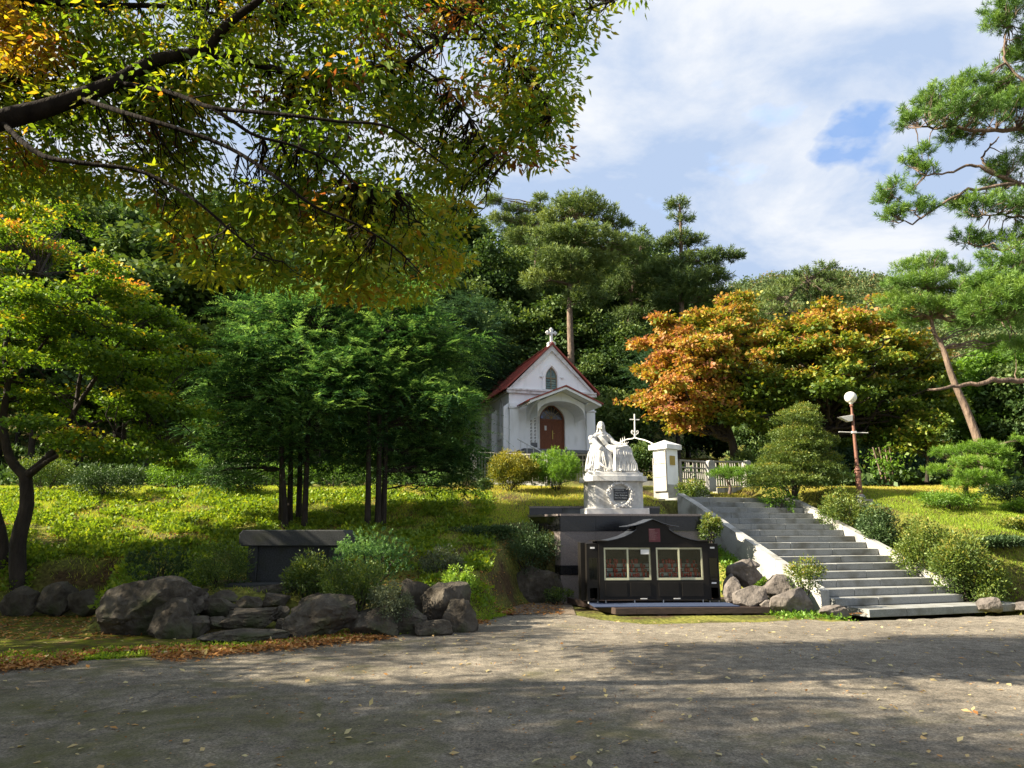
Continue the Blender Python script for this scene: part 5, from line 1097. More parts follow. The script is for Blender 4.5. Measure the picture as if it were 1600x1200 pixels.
RK = [
 ('boulder', 'largest dark slanting boulder at the left end of the rock steps', 137, 285, 905, 994, None, 0, 0.9, 1, 0.35, 0.25),
 ('boulder', 'upright craggy boulder next to the largest slanting boulder', 226, 300, 938, 998, None, 0, 0.8, 2, 0.3, 0.05),
 ('rock', 'squat dark rock behind the upright craggy boulder', 262, 322, 906, 945, 12.9, 0.2, 0.8, 3, 0.4, 0),
 ('step_rock', 'squared block at the left end of the second rock step', 270, 322, 966, 997, None, 0, 0.8, 4, 0.85, 0),
 ('step_rock', 'long flat slab forming the lowest rock step', 307, 441, 981, 999, 11.15, 0, 0.55, 5, 0.75, 0),
 ('step_rock', 'small flat stone wedged in the middle of the second rock step', 320, 350, 966, 983, 11.75, 0.13, 1.2, 6, 0.8, 0),
 ('step_rock', 'wide flat slab with sunlit top forming the second rock step', 343, 430, 953, 982, 11.8, 0.13, 0.8, 7, 0.8, 0),
 ('step_rock', 'rounded brownish rock left on the third step', 297, 364, 938, 968, 12.3, 0.22, 0.8, 8, 0.6, 0),
 ('step_rock', 'low dark stone in the middle of the third step', 362, 408, 934, 954, 12.6, 0.32, 0.9, 9, 0.8, 0),
 ('step_rock', 'small lumpy stone right on the third step', 404, 448, 929, 952, 12.6, 0.34, 0.9, 10, 0.6, 0),
 ('step_rock', 'dark slab stone right below the altar base', 380, 460, 912, 937, 13.1, 0.42, 0.6, 11, 0.85, 0),
 ('rock', 'dark rock below the loose azalea left of the altar', 314, 382, 917, 943, 12.9, 0.32, 0.8, 12, 0.6, 0),
 ('rock', 'small pale stone at the right side of the steps', 424, 452, 940, 962, 12.1, 0.2, 0.9, 13, 0.4, 0),
 ('rock', 'pebble-like stone against the big rounded boulder', 428, 450, 958, 978, 11.7, 0.08, 0.9, 14, 0.3, 0),
 ('boulder', 'big rounded boulder at the right of the rock steps', 438, 548, 934, 998, None, 0, 0.8, 15, 0.35, 0.1),
 ('rock', 'flat-topped rock behind the big rounded boulder', 464, 524, 917, 948, 12.6, 0.25, 0.8, 16, 0.7, 0),
 ('boulder', 'dark low boulder under the hanging azaleas', 540, 618, 950, 996, 11.7, 0, 0.8, 17, 0.4, 0),
 ('boulder', 'dark jagged boulder left of the upright split rock', 596, 668, 950, 990, 12.0, 0, 0.8, 18, 0.3, 0),
 ('boulder', 'upright split rock beside the clipped dome shrub', 622, 672, 893, 955, 12.8, 0.12, 0.8, 19, 0.6, 0),
 ('boulder', 'large angular boulder below the sunlit yellow shrub', 660, 738, 909, 980, 12.4, 0, 0.8, 20, 0.4, -0.1),
 ('boulder', 'smooth wedge rock at the right end of the rockery', 692, 746, 926, 976, 12.2, 0, 0.8, 21, 0.4, -0.1),
 ('rock', 'low flat rock at the foot of the large angular boulder', 645, 705, 962, 986, 11.8, 0, 0.8, 22, 0.4, 0),
 ('rock', 'first dark rock of the low row from the left picture edge', -10, 50, 918, 960, 14.3, None, 0.8, 23, 0.5, 0),
 ('rock', 'broad dark rock near the leaning maple trunk', 44, 106, 912, 958, 14.3, None, 0.8, 24, 0.5, 0),
 ('rock', 'dark rock between the low row and the slanting boulder', 100, 150, 922, 958, 14.2, None, 0.8, 25, 0.5, 0),
 ('rock', 'small rock under the dark flat clipped shrub', 200, 268, 890, 930, 14.0, 0.3, 0.8, 26, 0.5, 0),
 ('rock', 'dark mossy rock just right of the yellow shrub', 744, 810, 905, 936, 17.2, 0.0, 0.6, 27, 0.6, 0),
 ('boulder', 'big square dark stone against the left end of the granite wall', 806, 880, 880, 936, 16.9, 0.0, 0.5, 28, 0.8, 0),
]
for (nm, lb, a, b_, c, d, Y, z, dep, sd, bx, ln) in RK:
    rock(nm, lb, a, b_, c, d, Y, z, dep, 'rock', 100 + sd, 5 if (b_ - a) > 70 else 4, boxy=bx, lean_=ln)
RK2 = [
 ('boulder', 'leaning pale boulder half in cabinet shadow above the others', 1142, 1196, 886, 926, 15.6, 0.5, 0.9, 51, 0.2),
 ('boulder', 'upright oval boulder against the right side of the cabinet', 1132, 1160, 898, 938, 15.4, 0.2, 0.9, 52, 0.2),
 ('boulder', 'rounded grey boulder just behind the platform corner', 1148, 1202, 912, 946, 14.9, 0.1, 0.9, 53, 0.25),
 ('boulder', 'wide pale boulder beside the staircase foot', 1204, 1272, 914, 954, 14.6, 0.02, 0.8, 54, 0.35),
 ('boulder', 'pale boulder tucked between the stairs wall and lower boulders', 1196, 1256, 902, 936, 15.3, 0.28, 0.8, 55, 0.3),
 ('rock', 'small stone between the two front boulders by the stairs', 1190, 1222, 932, 950, 14.7, 0.05, 0.8, 56, 0.3),
 ('rock', 'low grey rock at the bottom left corner of the stairs', 1283, 1330, 943, 962, 14.2, 0, 0.7, 57, 0.4),
 ('rock', 'brownish rock at the bottom right end of the stairs', 1532, 1568, 930, 950, 15.4, 0.0, 0.8, 58, 0.4),
 ('rock', 'small flat rock at the right picture edge', 1590, 1625, 938, 950, 15.6, 0.0, 0.8, 59, 0.4),
 ('rock', 'rough rock under the shrub along the stairs left wall', 1150, 1190, 874, 892, 16.3, 0.75, 0.8, 60, 0.3),
]
for (nm, lb, a, b_, c, d, Y, z, dep, sd, bx) in RK2:
    rock(nm, lb, a, b_, c, d, Y, z, dep, 'rockpale', 200 + sd, 4, boxy=bx, rough=0.10)
# ================================================================ vegetation
def sc(px, Y): return px * Y / FPX                       # pixels -> metres
def T3(px, py, Y): p = onT(px, py, Y); return p
def local(base, px, py, Y): p = at(px, py, Y); return (p.x - base.x, p.y - base.y, p.z - base.z)
# ---- big zelkova whose limbs reach in from the left, hanging over the forecourt
rng = np.random.default_rng(101)
limbs = [
 ([(-420, 420, 7.0), (-300, 300, 7.0), (-150, 235, 7.0), (0, 188, 7.1), (60, 172, 7.2), (120, 152, 7.3), (180, 128, 7.4), (250, 92, 7.5), (322, 82, 7.6)], 0.145, 0.062),
 ([(322, 82, 7.6), (345, 50, 7.5), (375, 22, 7.4), (405, 0, 7.3), (450, -50, 7.2), (520, -120, 7.1)], 0.058, 0.03),
 ([(322, 82, 7.6), (345, 88, 7.65), (400, 100, 7.8), (470, 117, 8.0), (525, 119, 8.1), (580, 108, 8.2), (640, 94, 8.3), (690, 60, 8.4), (730, 25, 8.5), (790, -30, 8.5)], 0.055, 0.018),
 ([(-150, 235, 7.0), (-80, 150, 7.4), (0, 120, 7.8), (60, 130, 8.0), (120, 124, 8.1), (190, 118, 8.3), (260, 105, 8.5), (320, 60, 8.7)], 0.06, 0.015),
 ([(-100, -20, 7.4), (50, 0, 7.6), (150, 8, 7.8), (260, 10, 7.9), (350, 24, 8.0), (440, 28, 8.1)], 0.05, 0.016),
 ([(180, 128, 7.4), (270, 146, 7.2), (330, 168, 7.0), (400, 175, 6.9), (470, 182, 6.8), (530, 190, 6.8), (600, 196, 6.9), (650, 225, 7.0), (700, 262, 7.0)], 0.030, 0.008),
 ([(330, 168, 7.0), (365, 190, 7.0), (400, 212, 7.1), (460, 228, 7.2), (520, 255, 7.3), (560, 290, 7.4), (630, 302, 7.5)], 0.024, 0.006),
 ([(120, 152, 7.3), (200, 178, 7.0), (290, 205, 6.9), (360, 232, 6.9), (430, 276, 6.9), (490, 322, 7.0), (560, 352, 7.1), (620, 390, 7.2), (660, 430, 7.2)], 0.030, 0.007),
 ([(0, 188, 7.1), (60, 240, 6.8), (130, 255, 6.7), (220, 268, 6.7), (300, 310, 6.7), (360, 360, 6.8), (410, 400, 6.9)], 0.032, 0.007),
 ([(640, 94, 8.3), (690, 130, 8.2), (730, 180, 8.1), (760, 230, 8.0), (790, 262, 8.0)], 0.018, 0.006),
 ([(690, 60, 8.4), (760, 60, 8.4), (830, 40, 8.4), (900, 20, 8.5), (960, 0, 8.6)], 0.016, 0.006),
 ([(730, 25, 8.5), (790, 80, 8.4), (840, 130, 8.3), (862, 190, 8.2)], 0.014, 0.005),
]
zb = Vector((-9.3, 7.0, 0)); paths = []; SP = []
for pts, r0, r1 in limbs:
    P = np.array([tuple(at(a, b_, c)) for a, b_, c in pts]); Q = path_interp(P, len(pts) * 4); paths.append((Q - np.array(zb), np.linspace(r0, r1, len(Q)))); SP.append(Q[::2])
j0 = np.array(tuple(at(-420, 420, 7.0)))
paths.append((path_interp([(0, 0, -0.3), (0.05, 0, 1.2), (0.3, 0, 2.4), tuple(j0 - np.array(zb))], 12), np.linspace(0.34, 0.16, 12)))
paths.append((path_interp([(0.05, 0, 1.2), (-0.3, -0.3, 3.2), (0.3, -0.8, 5.0), (1.2, -1.2, 7.5)], 12), np.linspace(0.22, 0.06, 12)))
paths.append((path_interp([(0.0, 0, 1.4), (-0.8, -0.8, 3.5), (-1.5, -2.2, 6.0)], 12), np.linspace(0.20, 0.06, 12)))
SP = np.concatenate(SP)
poly = [(-140, -90), (1005, -60), (1010, -20), (950, 22), (905, 60), (880, 95), (885, 150), (866, 196), (876, 225), (852, 262), (800, 268), (815, 290), (748, 300), (712, 318), (700, 350), (722, 392), (700, 440), (668, 432), (655, 474), (600, 466), (560, 478), (500, 462), (470, 428), (420, 448), (360, 425), (330, 440), (290, 415), (255, 330), (180, 290), (110, 305), (40, 290), (-140, 330)]
def inpoly(x, y, pl):
    c = False; j = len(pl) - 1
    for i in range(len(pl)):
        if (pl[i][1] > y) != (pl[j][1] > y) and x < (pl[j][0] - pl[i][0]) * (y - pl[i][1]) / (pl[j][1] - pl[i][1]) + pl[i][0]: c = not c
        j = i
    return c
C = []; Hc = []; tries = 0
while len(C) < 1750 and tries < 90000:
    tries += 1; x = -140 + 1150 * rng.random(); y = -90 + 570 * rng.random()
    if not inpoly(x, y, poly): continue
    nz = mnoise.noise(Vector((x / 85, y / 60, 3.3))) + 0.5 * mnoise.noise(Vector((x / 35, y / 30, 8.3)))
    dens = 0.74 + 1.1 * nz - 0.10 * (y > 330)
    # thinner patches seen in the photograph
    for (gx_, gy_, gr) in ((360, 200, 45), (440, 75, 40), (490, 250, 30), (690, 110, 45), (190, 262, 40), (650, 20, 30), (350, 25, 22)):
        if (x - gx_) ** 2 + (y - gy_) ** 2 < gr * gr: dens -= 0.75
    if rng.random() > dens: continue
    Y = 7.45 + 1.9 * rng.random() + 0.6 * (x > 600); C.append(tuple(at(x, y, Y)))
    h = 0.36 + 0.15 * rng.normal()
    w = mnoise.noise(Vector((x / 60, y / 60, 20.0)))
    if w > 0.30: h += 0.28
    if mnoise.noise(Vector((x / 45, y / 45, 31.0))) > 0.47: h = 0.95
    if x < 80 and y < 130: h = 0.8
    if y > 330 and x > 200: h += 0.14
    Hc.append(min(max(h, 0), 1))
C = np.array(C); Hc = np.array(Hc)
for i in range(len(C)):
    dd = np.linalg.norm(SP - C[i], axis=1); k = int(np.argmin(dd))
    if dd[k] < 2.2: paths.append((curve(SP[k] - np.array(zb), C[i] - np.array(zb), rng, 6, 0.05, 0.08), np.linspace(0.010, 0.0025, 6)))
tv, tf = tubes(paths, 9)
ztree = thing('zelkova_tree', 'large tree whose dark leafy limbs spread across the upper left of the view', 'tree', zb)
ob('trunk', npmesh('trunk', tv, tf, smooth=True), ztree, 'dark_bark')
Cl = C - np.array(zb)
near = clump(Cl, Hc, 38, 0.36, 0.118, 0.042, rng, droop=0.55, upn=0.3, jit=0.09, flat=0.38)
# the rest of the same crown, above and to the left, out of the picture (larger leaves, fewer)
offb = [((-2.5, -2.2, 5.5), (3.2, 3.0, 1.6)), ((1.5, -4.5, 7.6), (3.5, 2.6, 1.4)), ((4.0, -3.6, 8.3), (3.5, 2.4, 1.2)), ((-1.5, -1.0, 7.5), (3.0, 2.2, 1.6)), ((1.0, -3.0, 9.2), (3.2, 2.6, 1.5)), ((-2, -4.5, 6.5), (3.0, 2.2, 1.6))]
P, O, idx, hz = blob_points(offb, 520, rng, 0.7, 0.3)
off = clump(P, np.full(len(P), 0.35), 14, 0.42, 0.15, 0.06, rng, droop=0.5, upn=0.2)
V, F, H = cat_meshes([near, off]); ob('crown', npmesh('crown', V, F, H), ztree, 'lf_zelkova')

# ---- trees standing left of and behind the camera: they throw the foreground shade
rng = np.random.default_rng(103)
shade = make_tree('shade_tree', 'broad leafy tree standing out of view to the left of the forecourt', 'tree', (-12.0, 1.2, 0), [(0, 0, -0.2), (0.1, 0, 2), (0.3, 0.1, 4.5), (0.2, 0, 8)], 0.3, 0.1,
    [((0, 0, 6.5), (3.6, 3.2, 1.9)), ((2.2, 1.2, 5.2), (2.4, 2.2, 1.3)), ((-1.8, -1.5, 5.4), (2.4, 2.2, 1.4)), ((0.5, 0.3, 8.6), (2.6, 2.4, 1.4)), ((1.5, -2.0, 6.0), (2.2, 2.2, 1.4)), ((-1, 2.2, 6.4), (2.2, 2.2, 1.4))],
    1750, 'leaf', dict(n=12, spread=0.36, L=0.15, W=0.07, droop=0.4), 'lf_zelkova', rng, twigs=80, group='trees out of view that shade the forecourt')
for (x, y, s_, a) in ((-14.0, -2.5, 1.3, 1.9), (-20.0, 1.5, 1.6, 3.0), (-14.8, 2.8, 1.15, 0.4), (-15.2, 9.6, 1.0, 5.0), (-17.5, 13.0, 0.95, 4.1), (-22.5, 12.0, 1.1, 1.1), (-20.5, -4.5, 1.7, 2.2), (-9.6, 0.6, 0.95, 1.2)):
    copy_tree(shade, (x, y, tz(x, y) - 0.1), a, s_)

# ---- Japanese maple at the left
rng = np.random.default_rng(107)
MY = 15.2; mb_ = onT(18, 905, MY)
def LB(px, py, dy=0.0): return tuple(np.array(local(mb_, px, py, MY + dy)))
blobs = []
for (px, py, w, h, dy) in [(60, 400, 150, 40, 0.5), (-60, 420, 110, 50, 0), (180, 455, 120, 40, 0), (235, 500, 110, 36, 0.8), (100, 500, 150, 40, -0.5), (20, 540, 110, 45, 0.4), (160, 560, 130, 40, -0.8), (260, 560, 95, 38, 0.3), (80, 620, 110, 35, 0.6), (215, 630, 110, 38, -0.3), (290, 645, 60, 30, 0.2), (130, 690, 95, 32, -0.8), (245, 700, 75, 28, 0.2), (-40, 620, 90, 50, 0), (-100, 520, 120, 60, 0.6), (30, 460, 120, 36, -1.2), (190, 520, 120, 34, 1.3), (-50, 350, 120, 45, 0.6), (60, 340, 90, 35, 1.2)]:
    blobs.append((LB(px, py, dy * 1.5), (sc(w, MY) * 0.58, 1.25, sc(h, MY) * 0.85)))
def mh(P, O, idx, hz):
    br = np.random.default_rng(5).random(140)
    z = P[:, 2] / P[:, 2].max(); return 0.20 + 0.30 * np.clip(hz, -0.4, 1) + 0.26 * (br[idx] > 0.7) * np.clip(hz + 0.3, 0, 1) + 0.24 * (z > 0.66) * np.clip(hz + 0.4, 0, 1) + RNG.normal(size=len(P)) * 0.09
root = thing('maple_tree', 'spreading green and golden maple with a forked dark trunk at the left edge', 'tree', mb_)
fb_ = fracture(blobs, 6, rng, 0.2, 0.5, 1.25)
P, O, idx, hz = blob_points(fb_, 3500, rng, 0.65, 0.2); h = np.clip(mh(P, O, idx, hz), 0, 1)
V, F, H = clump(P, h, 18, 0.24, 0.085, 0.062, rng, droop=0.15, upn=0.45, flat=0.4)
fork = np.array(LB(40, 745)); br = []
br.append((path_interp([LB(30, 925), LB(28, 850), LB(42, 790), tuple(fork)], 10), np.linspace(0.17, 0.12, 10)))
br.append((path_interp([LB(5, 925, 0.3), LB(5, 850, 0.3), LB(-12, 780, 0.2), LB(-30, 700, 0.3), LB(-40, 620, 0.3)], 10), np.linspace(0.14, 0.04, 10)))
mains = [([tuple(fork), LB(15, 715), LB(5, 660), LB(12, 600), LB(10, 530), LB(60, 430)], 0.11, 0.03), ([tuple(fork), LB(75, 715), LB(100, 680), LB(118, 640), LB(150, 590), LB(190, 530)], 0.10, 0.025),
 ([LB(100, 680), LB(150, 660), LB(200, 650), LB(260, 630)], 0.05, 0.015), ([LB(118, 640), LB(125, 590), LB(135, 540), LB(120, 470)], 0.05, 0.015), ([LB(12, 600), LB(50, 560), LB(80, 520), LB(110, 480)], 0.045, 0.012), ([tuple(fork), LB(90, 712, -.5), LB(150, 690, -0.8), LB(180, 675, -.8)], 0.06, 0.015), ([LB(5, 660), LB(-30, 600), LB(-60, 520)], 0.05, 0.02)]
S2 = []
for p, a, b_ in mains: Q = path_interp(p, 16); br.append((Q, np.linspace(a, b_, 16))); S2.append(Q)
S2 = np.concatenate(S2)
for c, rr in blobs:
    k = int(np.argmin(np.linalg.norm(S2 - np.array(c), axis=1))); br.append((curve(S2[k], c, rng, 7, 0.03, 0.08), np.linspace(0.03, 0.01, 7)))
for i in rng.choice(len(P), 520, replace=False):
    k = int(np.argmin(np.linalg.norm(S2 - P[i], axis=1))); br.append((curve(S2[k], P[i], rng, 6, 0.04, 0.07), np.linspace(0.013, 0.004, 6)))
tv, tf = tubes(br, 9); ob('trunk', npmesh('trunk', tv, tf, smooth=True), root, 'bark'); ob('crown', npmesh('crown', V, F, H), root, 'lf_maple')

# ---- two dark green cedars with several stems each
def cedar(label, px, py, Y, cblobs, stems, ncl, rng, back=0.0):
    base = onT(px, py, Y); root = thing('cedar_tree', label, 'tree', base)
    bl = [(local(base, a, b_, Y + d + back), (sc(w, Y), sc(w, Y) * (0.75 - 0.15 * (back > 0)), sc(h, Y))) for a, b_, w, h, d in cblobs]
    bl0 = bl; bl = fracture(bl, 4, rng, 0.3, 0.6, 1.0); P, O, idx, hz = blob_points(bl, ncl, rng, 0.4, 0.3); br = rng.random(len(bl)); bl, blf = bl0, bl
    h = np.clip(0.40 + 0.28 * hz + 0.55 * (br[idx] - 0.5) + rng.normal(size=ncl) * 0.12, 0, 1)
    Oo = unit(O * np.array([1, 1, 0.25]) + np.array([0, 0, 0.10]) + rng.normal(size=O.shape) * 0.25)
    A1 = sprays(P, Oo, h, 20, 0.60, 0.15, 0.04, rng, droop=0.55, jit=0.14)
    P2, O2, i2, z2 = blob_points(bl, ncl // 5, rng, 0.05, 0.3); up_ = O2 * np.array([1, 1, 0.3]) + np.array([0, 0, 0.25]) + rng.normal(size=O2.shape) * 0.25
    A2 = sprays(P2, unit(up_), np.clip(0.65 + 0.25 * z2 + rng.normal(size=len(P2)) * 0.15, 0, 1), 26, 0.85, 0.15, 0.04, rng, droop=0.35, jit=0.12)
    V, F, H = cat_meshes([A1, A2])
    br = []; tops = []
    for (a, b_, a2, b2, d) in stems:
        q = path_interp([local(base, a, b_, Y + d), local(base, (a * 0.6 + a2 * 0.4) + 1, (b_ * .6 + b2 * .4), Y + d), local(base, a2, b2, Y + d * 0.3)], 10)
        br.append((q, np.linspace(0.085, 0.04, 10))); tops.append(q)
    A = np.concatenate(tops)
    for c, rr in bl:
        k = int(np.argmin(np.linalg.norm(A - np.array(c), axis=1))); br.append((curve(A[k], c, rng, 7, 0.05, 0.05), np.linspace(0.045, 0.012, 7)))
    for i in rng.choice(len(P), 260, replace=False):
        k = int(np.argmin(np.linalg.norm((A - P[i]) * np.array([1, 1, 1.5]), axis=1))); br.append((curve(A[k], P[i], rng, 5, 0.05, 0.05), np.linspace(0.014, 0.005, 5)))
    tv, tf = tubes(br, 8); ob('trunk', npmesh('trunk', tv, tf, smooth=True), root, 'bark'); ob('crown', npmesh('crown', V, F, H), root, 'lf_cedar'); return root
rng = np.random.default_rng(109)
cedar('left cedar with a cluster of thin dark stems behind the stone altar', 458, 826, 18.2,
  [(470, 560, 100, 60, 0), (400, 600, 80, 50, -0.5), (520, 600, 70, 50, -0.6), (440, 510, 80, 40, 0.4), (480, 490, 60, 32, 0.2), (390, 650, 85, 45, 0), (480, 655, 85, 45, -0.8), (350, 690, 55, 38, 0.3), (430, 700, 80, 34, 0.2), (520, 690, 60, 36, 0.1), (360, 560, 45, 32, 0), (410, 535, 60, 28, -0.3), (340, 620, 40, 34, 0), (395, 478, 40, 22, 0.4), (560, 470, 50, 30, 0.8), (600, 500, 50, 30, 0.9), (520, 470, 50, 28, 0.7), (430, 455, 36, 16, 0.5), (345, 655, 34, 30, 0.3), (570, 520, 60, 40, 0.8), (345, 735, 42, 20, 0.1), (395, 742, 34, 14, 0.4), (500, 728, 40, 16, 0.5)],
  [(440, 826, 438, 560, 0), (452, 826, 456, 540, 0.25), (475, 828, 484, 560, -0.15), (466, 828, 472, 520, 0.5), (446, 827, 432, 600, -0.3)], 3600, rng)
cedar('right cedar with drooping boughs reaching toward the chapel', 590, 824, 18.0,
  [(650, 560, 90, 50, 0), (600, 600, 75, 48, -0.5), (680, 610, 66, 52, 0), (640, 650, 95, 48, -0.6), (690, 680, 62, 42, 0), (600, 700, 80, 40, 0.2), (660, 720, 70, 30, 0), (600, 540, 60, 38, -0.2), (650, 500, 50, 38, 0.1), (642, 465, 24, 28, 0.2), (708, 640, 40, 36, 0.2), (560, 650, 50, 42, -0.5), (715, 715, 40, 24, 0), (560, 560, 40, 32, 0), (690, 545, 42, 30, 0.3), (690, 748, 46, 20, 0.2), (722, 738, 26, 16, 0.2), (640, 740, 40, 16, 0.5), (728, 675, 20, 22, 0.3)],
  [(574, 826, 576, 600, -0.1), (590, 826, 594, 520, 0.0), (598, 828, 606, 560, 0.2)], 3800, rng, back=0.8)

# ---- orange and yellow maples at the right
def rmaple(label, px, py, Y, cb, trunk, ncl, seed, hfun, lab='maple_tree', r0=0.2):
    rg = np.random.default_rng(seed); base = onT(px, py, Y); bl = fracture([(local(base, a, b_, Y + d), (sc(w, Y), sc(w, Y) * 0.8, sc(h, Y))) for a, b_, w, h, d in cb], 7, rg, 0.18, 0.45, 1.3)
    tr = [local(base, a, b_, Y) for a, b_ in trunk]
    return make_tree(lab, label, 'tree', base, tr, r0, r0 * 0.35, bl, ncl, 'leaf', dict(n=18, spread=0.34, L=0.15, W=0.11, droop=0.05, upn=0.4, flat=0.5), 'lf_orange', rg, hue=hfun, twigs=150, up0=0.3)
def h1(P, O, idx, hz):
    b_ = np.random.default_rng(3).random(200)[idx]; x = P[:, 0]; return 0.56 + 0.34 * np.clip(hz, -0.5, 1) - 0.055 * (x + 1) + 0.16 * (b_ - 0.5) + RNG.normal(size=len(P)) * 0.09
def h2(P, O, idx, hz):
    b_ = np.random.default_rng(4).random(200)[idx]; z = P[:, 2] / P[:, 2].max(); return 0.10 + 0.34 * np.clip(hz, -0.4, 1) + 0.60 * np.clip(z - 0.42, 0, 1) * 1.15 + 0.18 * (b_ - 0.5) + RNG.normal(size=len(P)) * 0.08
rmaple('orange-red maple standing right of the chapel behind the gate pillar', 1145, 745, 27.5,
  [(1110, 500, 62, 24, 0), (1150, 488, 40, 18, 0.3), (1070, 545, 55, 22, -0.3), (1040, 565, 38, 20, 0), (1110, 555, 60, 24, -0.8), (1055, 605, 52, 22, 0.2), (1110, 610, 62, 26, -0.8), (1030, 628, 34, 18, 0), (1090, 650, 50, 22, -0.5), (1160, 545, 50, 26, 0.5), (1150, 600, 50, 28, -0.3), (1050, 520, 22, 14, 0.4), (1075, 575, 50, 20, 0.8), (1065, 660, 30, 14, 0)],
  [(1150, 748), (1146, 700), (1130, 650), (1110, 590), (1115, 530)], 2150, 301, h1)
rmaple('broad golden orange maple with green lower boughs behind the clipped yew', 1290, 735, 27.0,
  [(1320, 500, 55, 20, 0), (1270, 505, 50, 22, 0.4), (1370, 520, 60, 22, 0.2), (1200, 540, 65, 26, 0), (1265, 545, 70, 26, -0.8), (1340, 550, 75, 28, -0.6), (1410, 545, 60, 24, 0.4), (1450, 575, 45, 22, 0.2), (1195, 595, 60, 30, -0.6), (1260, 600, 75, 34, -1.0), (1340, 610, 80, 34, -0.5), (1410, 615, 65, 34, 0.2), (1460, 620, 40, 28, 0.3), (1230, 650, 60, 30, 0.3), (1310, 660, 65, 28, 0.8), (1390, 660, 60, 28, 0.6), (1180, 640, 40, 26, -0.4), (1230, 515, 35, 18, 0.5), (1300, 565, 60, 24, 1.0)],
  [(1290, 740), (1292, 690), (1300, 640), (1310, 580), (1315, 530)], 3500, 302, h2)
rmaple('small pale young maple on the mound between lamp and leaning pine', 1447, 752, 25.0,
  [(1440, 690, 26, 14, 0), (1452, 662, 20, 12, 0.2), (1430, 672, 16, 10, -0.2), (1462, 700, 14, 10, 0)], [(1448, 754), (1449, 720), (1446, 690), (1448, 665)], 150, 303, lambda P, O, i, z: 0.26 + 0.1 * z + RNG.normal(size=len(P)) * 0.08, r0=0.06)
bb = onT(1384, 752, 25.5); ms = thing('multi_stem_sapling', 'clump of three thin pale stems with a few leaves right of the lamp post', 'tree', bb); rng = np.random.default_rng(5)
tv, tf = tubes([(path_interp([(d_, 0, -0.1), (d_ * 1.6, 0, 0.6), (d_ * 2.2 - 0.12, 0, 1.5)], 7), np.linspace(0.045, 0.02, 7)) for d_ in (-0.1, 0.0, 0.1, 0.17)], 6); ob('trunk', npmesh('trunk', tv, tf, smooth=True), ms, 'pinebark')
P = rng.normal(size=(70, 3)) * np.array([0.35, 0.3, 0.35]) + np.array([0.15, 0, 0.95]); V, F, H = clump(P, np.full(70, 0.5), 9, 0.16, 0.12, 0.06, rng); ob('crown', npmesh('crown', V, F, H), ms, 'lf_bright')

# ---- near pine at the right edge
rng = np.random.default_rng(401); NY = 13.5
nb_ = Vector((at(1710, 600, NY).x, NY + 0.5, tz(at(1710, 600, NY).x, NY + 0.5) - 0.1)); pads = [
 (1580, 18, 50, 26, 0), (1640, 60, 60, 30, 0), (1555, 40, 24, 18, 0), (1590, 95, 40, 22, 0.5), (1570, 140, 40, 20, 0.2), (1520, 128, 34, 18, 0), (1470, 150, 42, 22, 0), (1500, 175, 60, 22, -0.4), (1440, 175, 40, 18, 0.2), (1420, 192, 24, 13, 0.1), (1545, 175, 50, 24, 0.4), (1500, 215, 40, 16, 0.3), (1590, 165, 40, 28, -0.3),
 (1440, 240, 22, 13, 0), (1422, 258, 22, 14, 0.1), (1452, 268, 20, 9, 0), (1395, 292, 24, 14, 0), (1385, 312, 20, 14, 0.2), (1400, 338, 28, 12, 0), (1445, 325, 26, 13, 0), (1425, 300, 14, 10, 0.3), (1580, 262, 40, 22, 0), (1560, 290, 30, 18, 0.4), (1530, 322, 42, 18, 0), (1590, 322, 40, 20, -0.3), (1500, 318, 24, 12, 0.2), (1510, 372, 28, 14, 0), (1540, 380, 26, 12, 0.3), (1590, 372, 35, 16, 0), (1570, 408, 40, 22, -0.5), (1600, 420, 40, 26, -0.3), (1545, 450, 50, 22, -0.5), (1590, 465, 55, 26, -0.8), (1520, 478, 36, 16, -0.3), (1560, 492, 50, 18, -0.5), (1600, 500, 40, 18, 0), (1590, 548, 30, 10, 0), (1640, 200, 60, 50, 0), (1650, 330, 60, 50, 0), (1650, 450, 60, 50, 0)]
npn = thing('pine_tree', 'large pine reaching in from the right edge with spiky tufted boughs against the sky', 'tree', nb_)
bl = [(local(nb_, a, b_, NY + d * 1.5), (sc(w, NY), sc(w, NY) * 0.8, sc(h, NY))) for a, b_, w, h, d in pads]
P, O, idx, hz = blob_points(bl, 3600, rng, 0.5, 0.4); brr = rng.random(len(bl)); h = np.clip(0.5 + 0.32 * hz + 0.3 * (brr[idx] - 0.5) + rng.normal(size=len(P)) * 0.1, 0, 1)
V, F, H = tufts(P, O * 0.6 + np.array([0, 0, 0.6]), h, 40, 0.13, 0.0105, rng)
ob('crown', npmesh('crown', V, F, H), npn, 'lf_pine')
def NL(px, py, d=0.0): return local(nb_, px, py, NY + d)
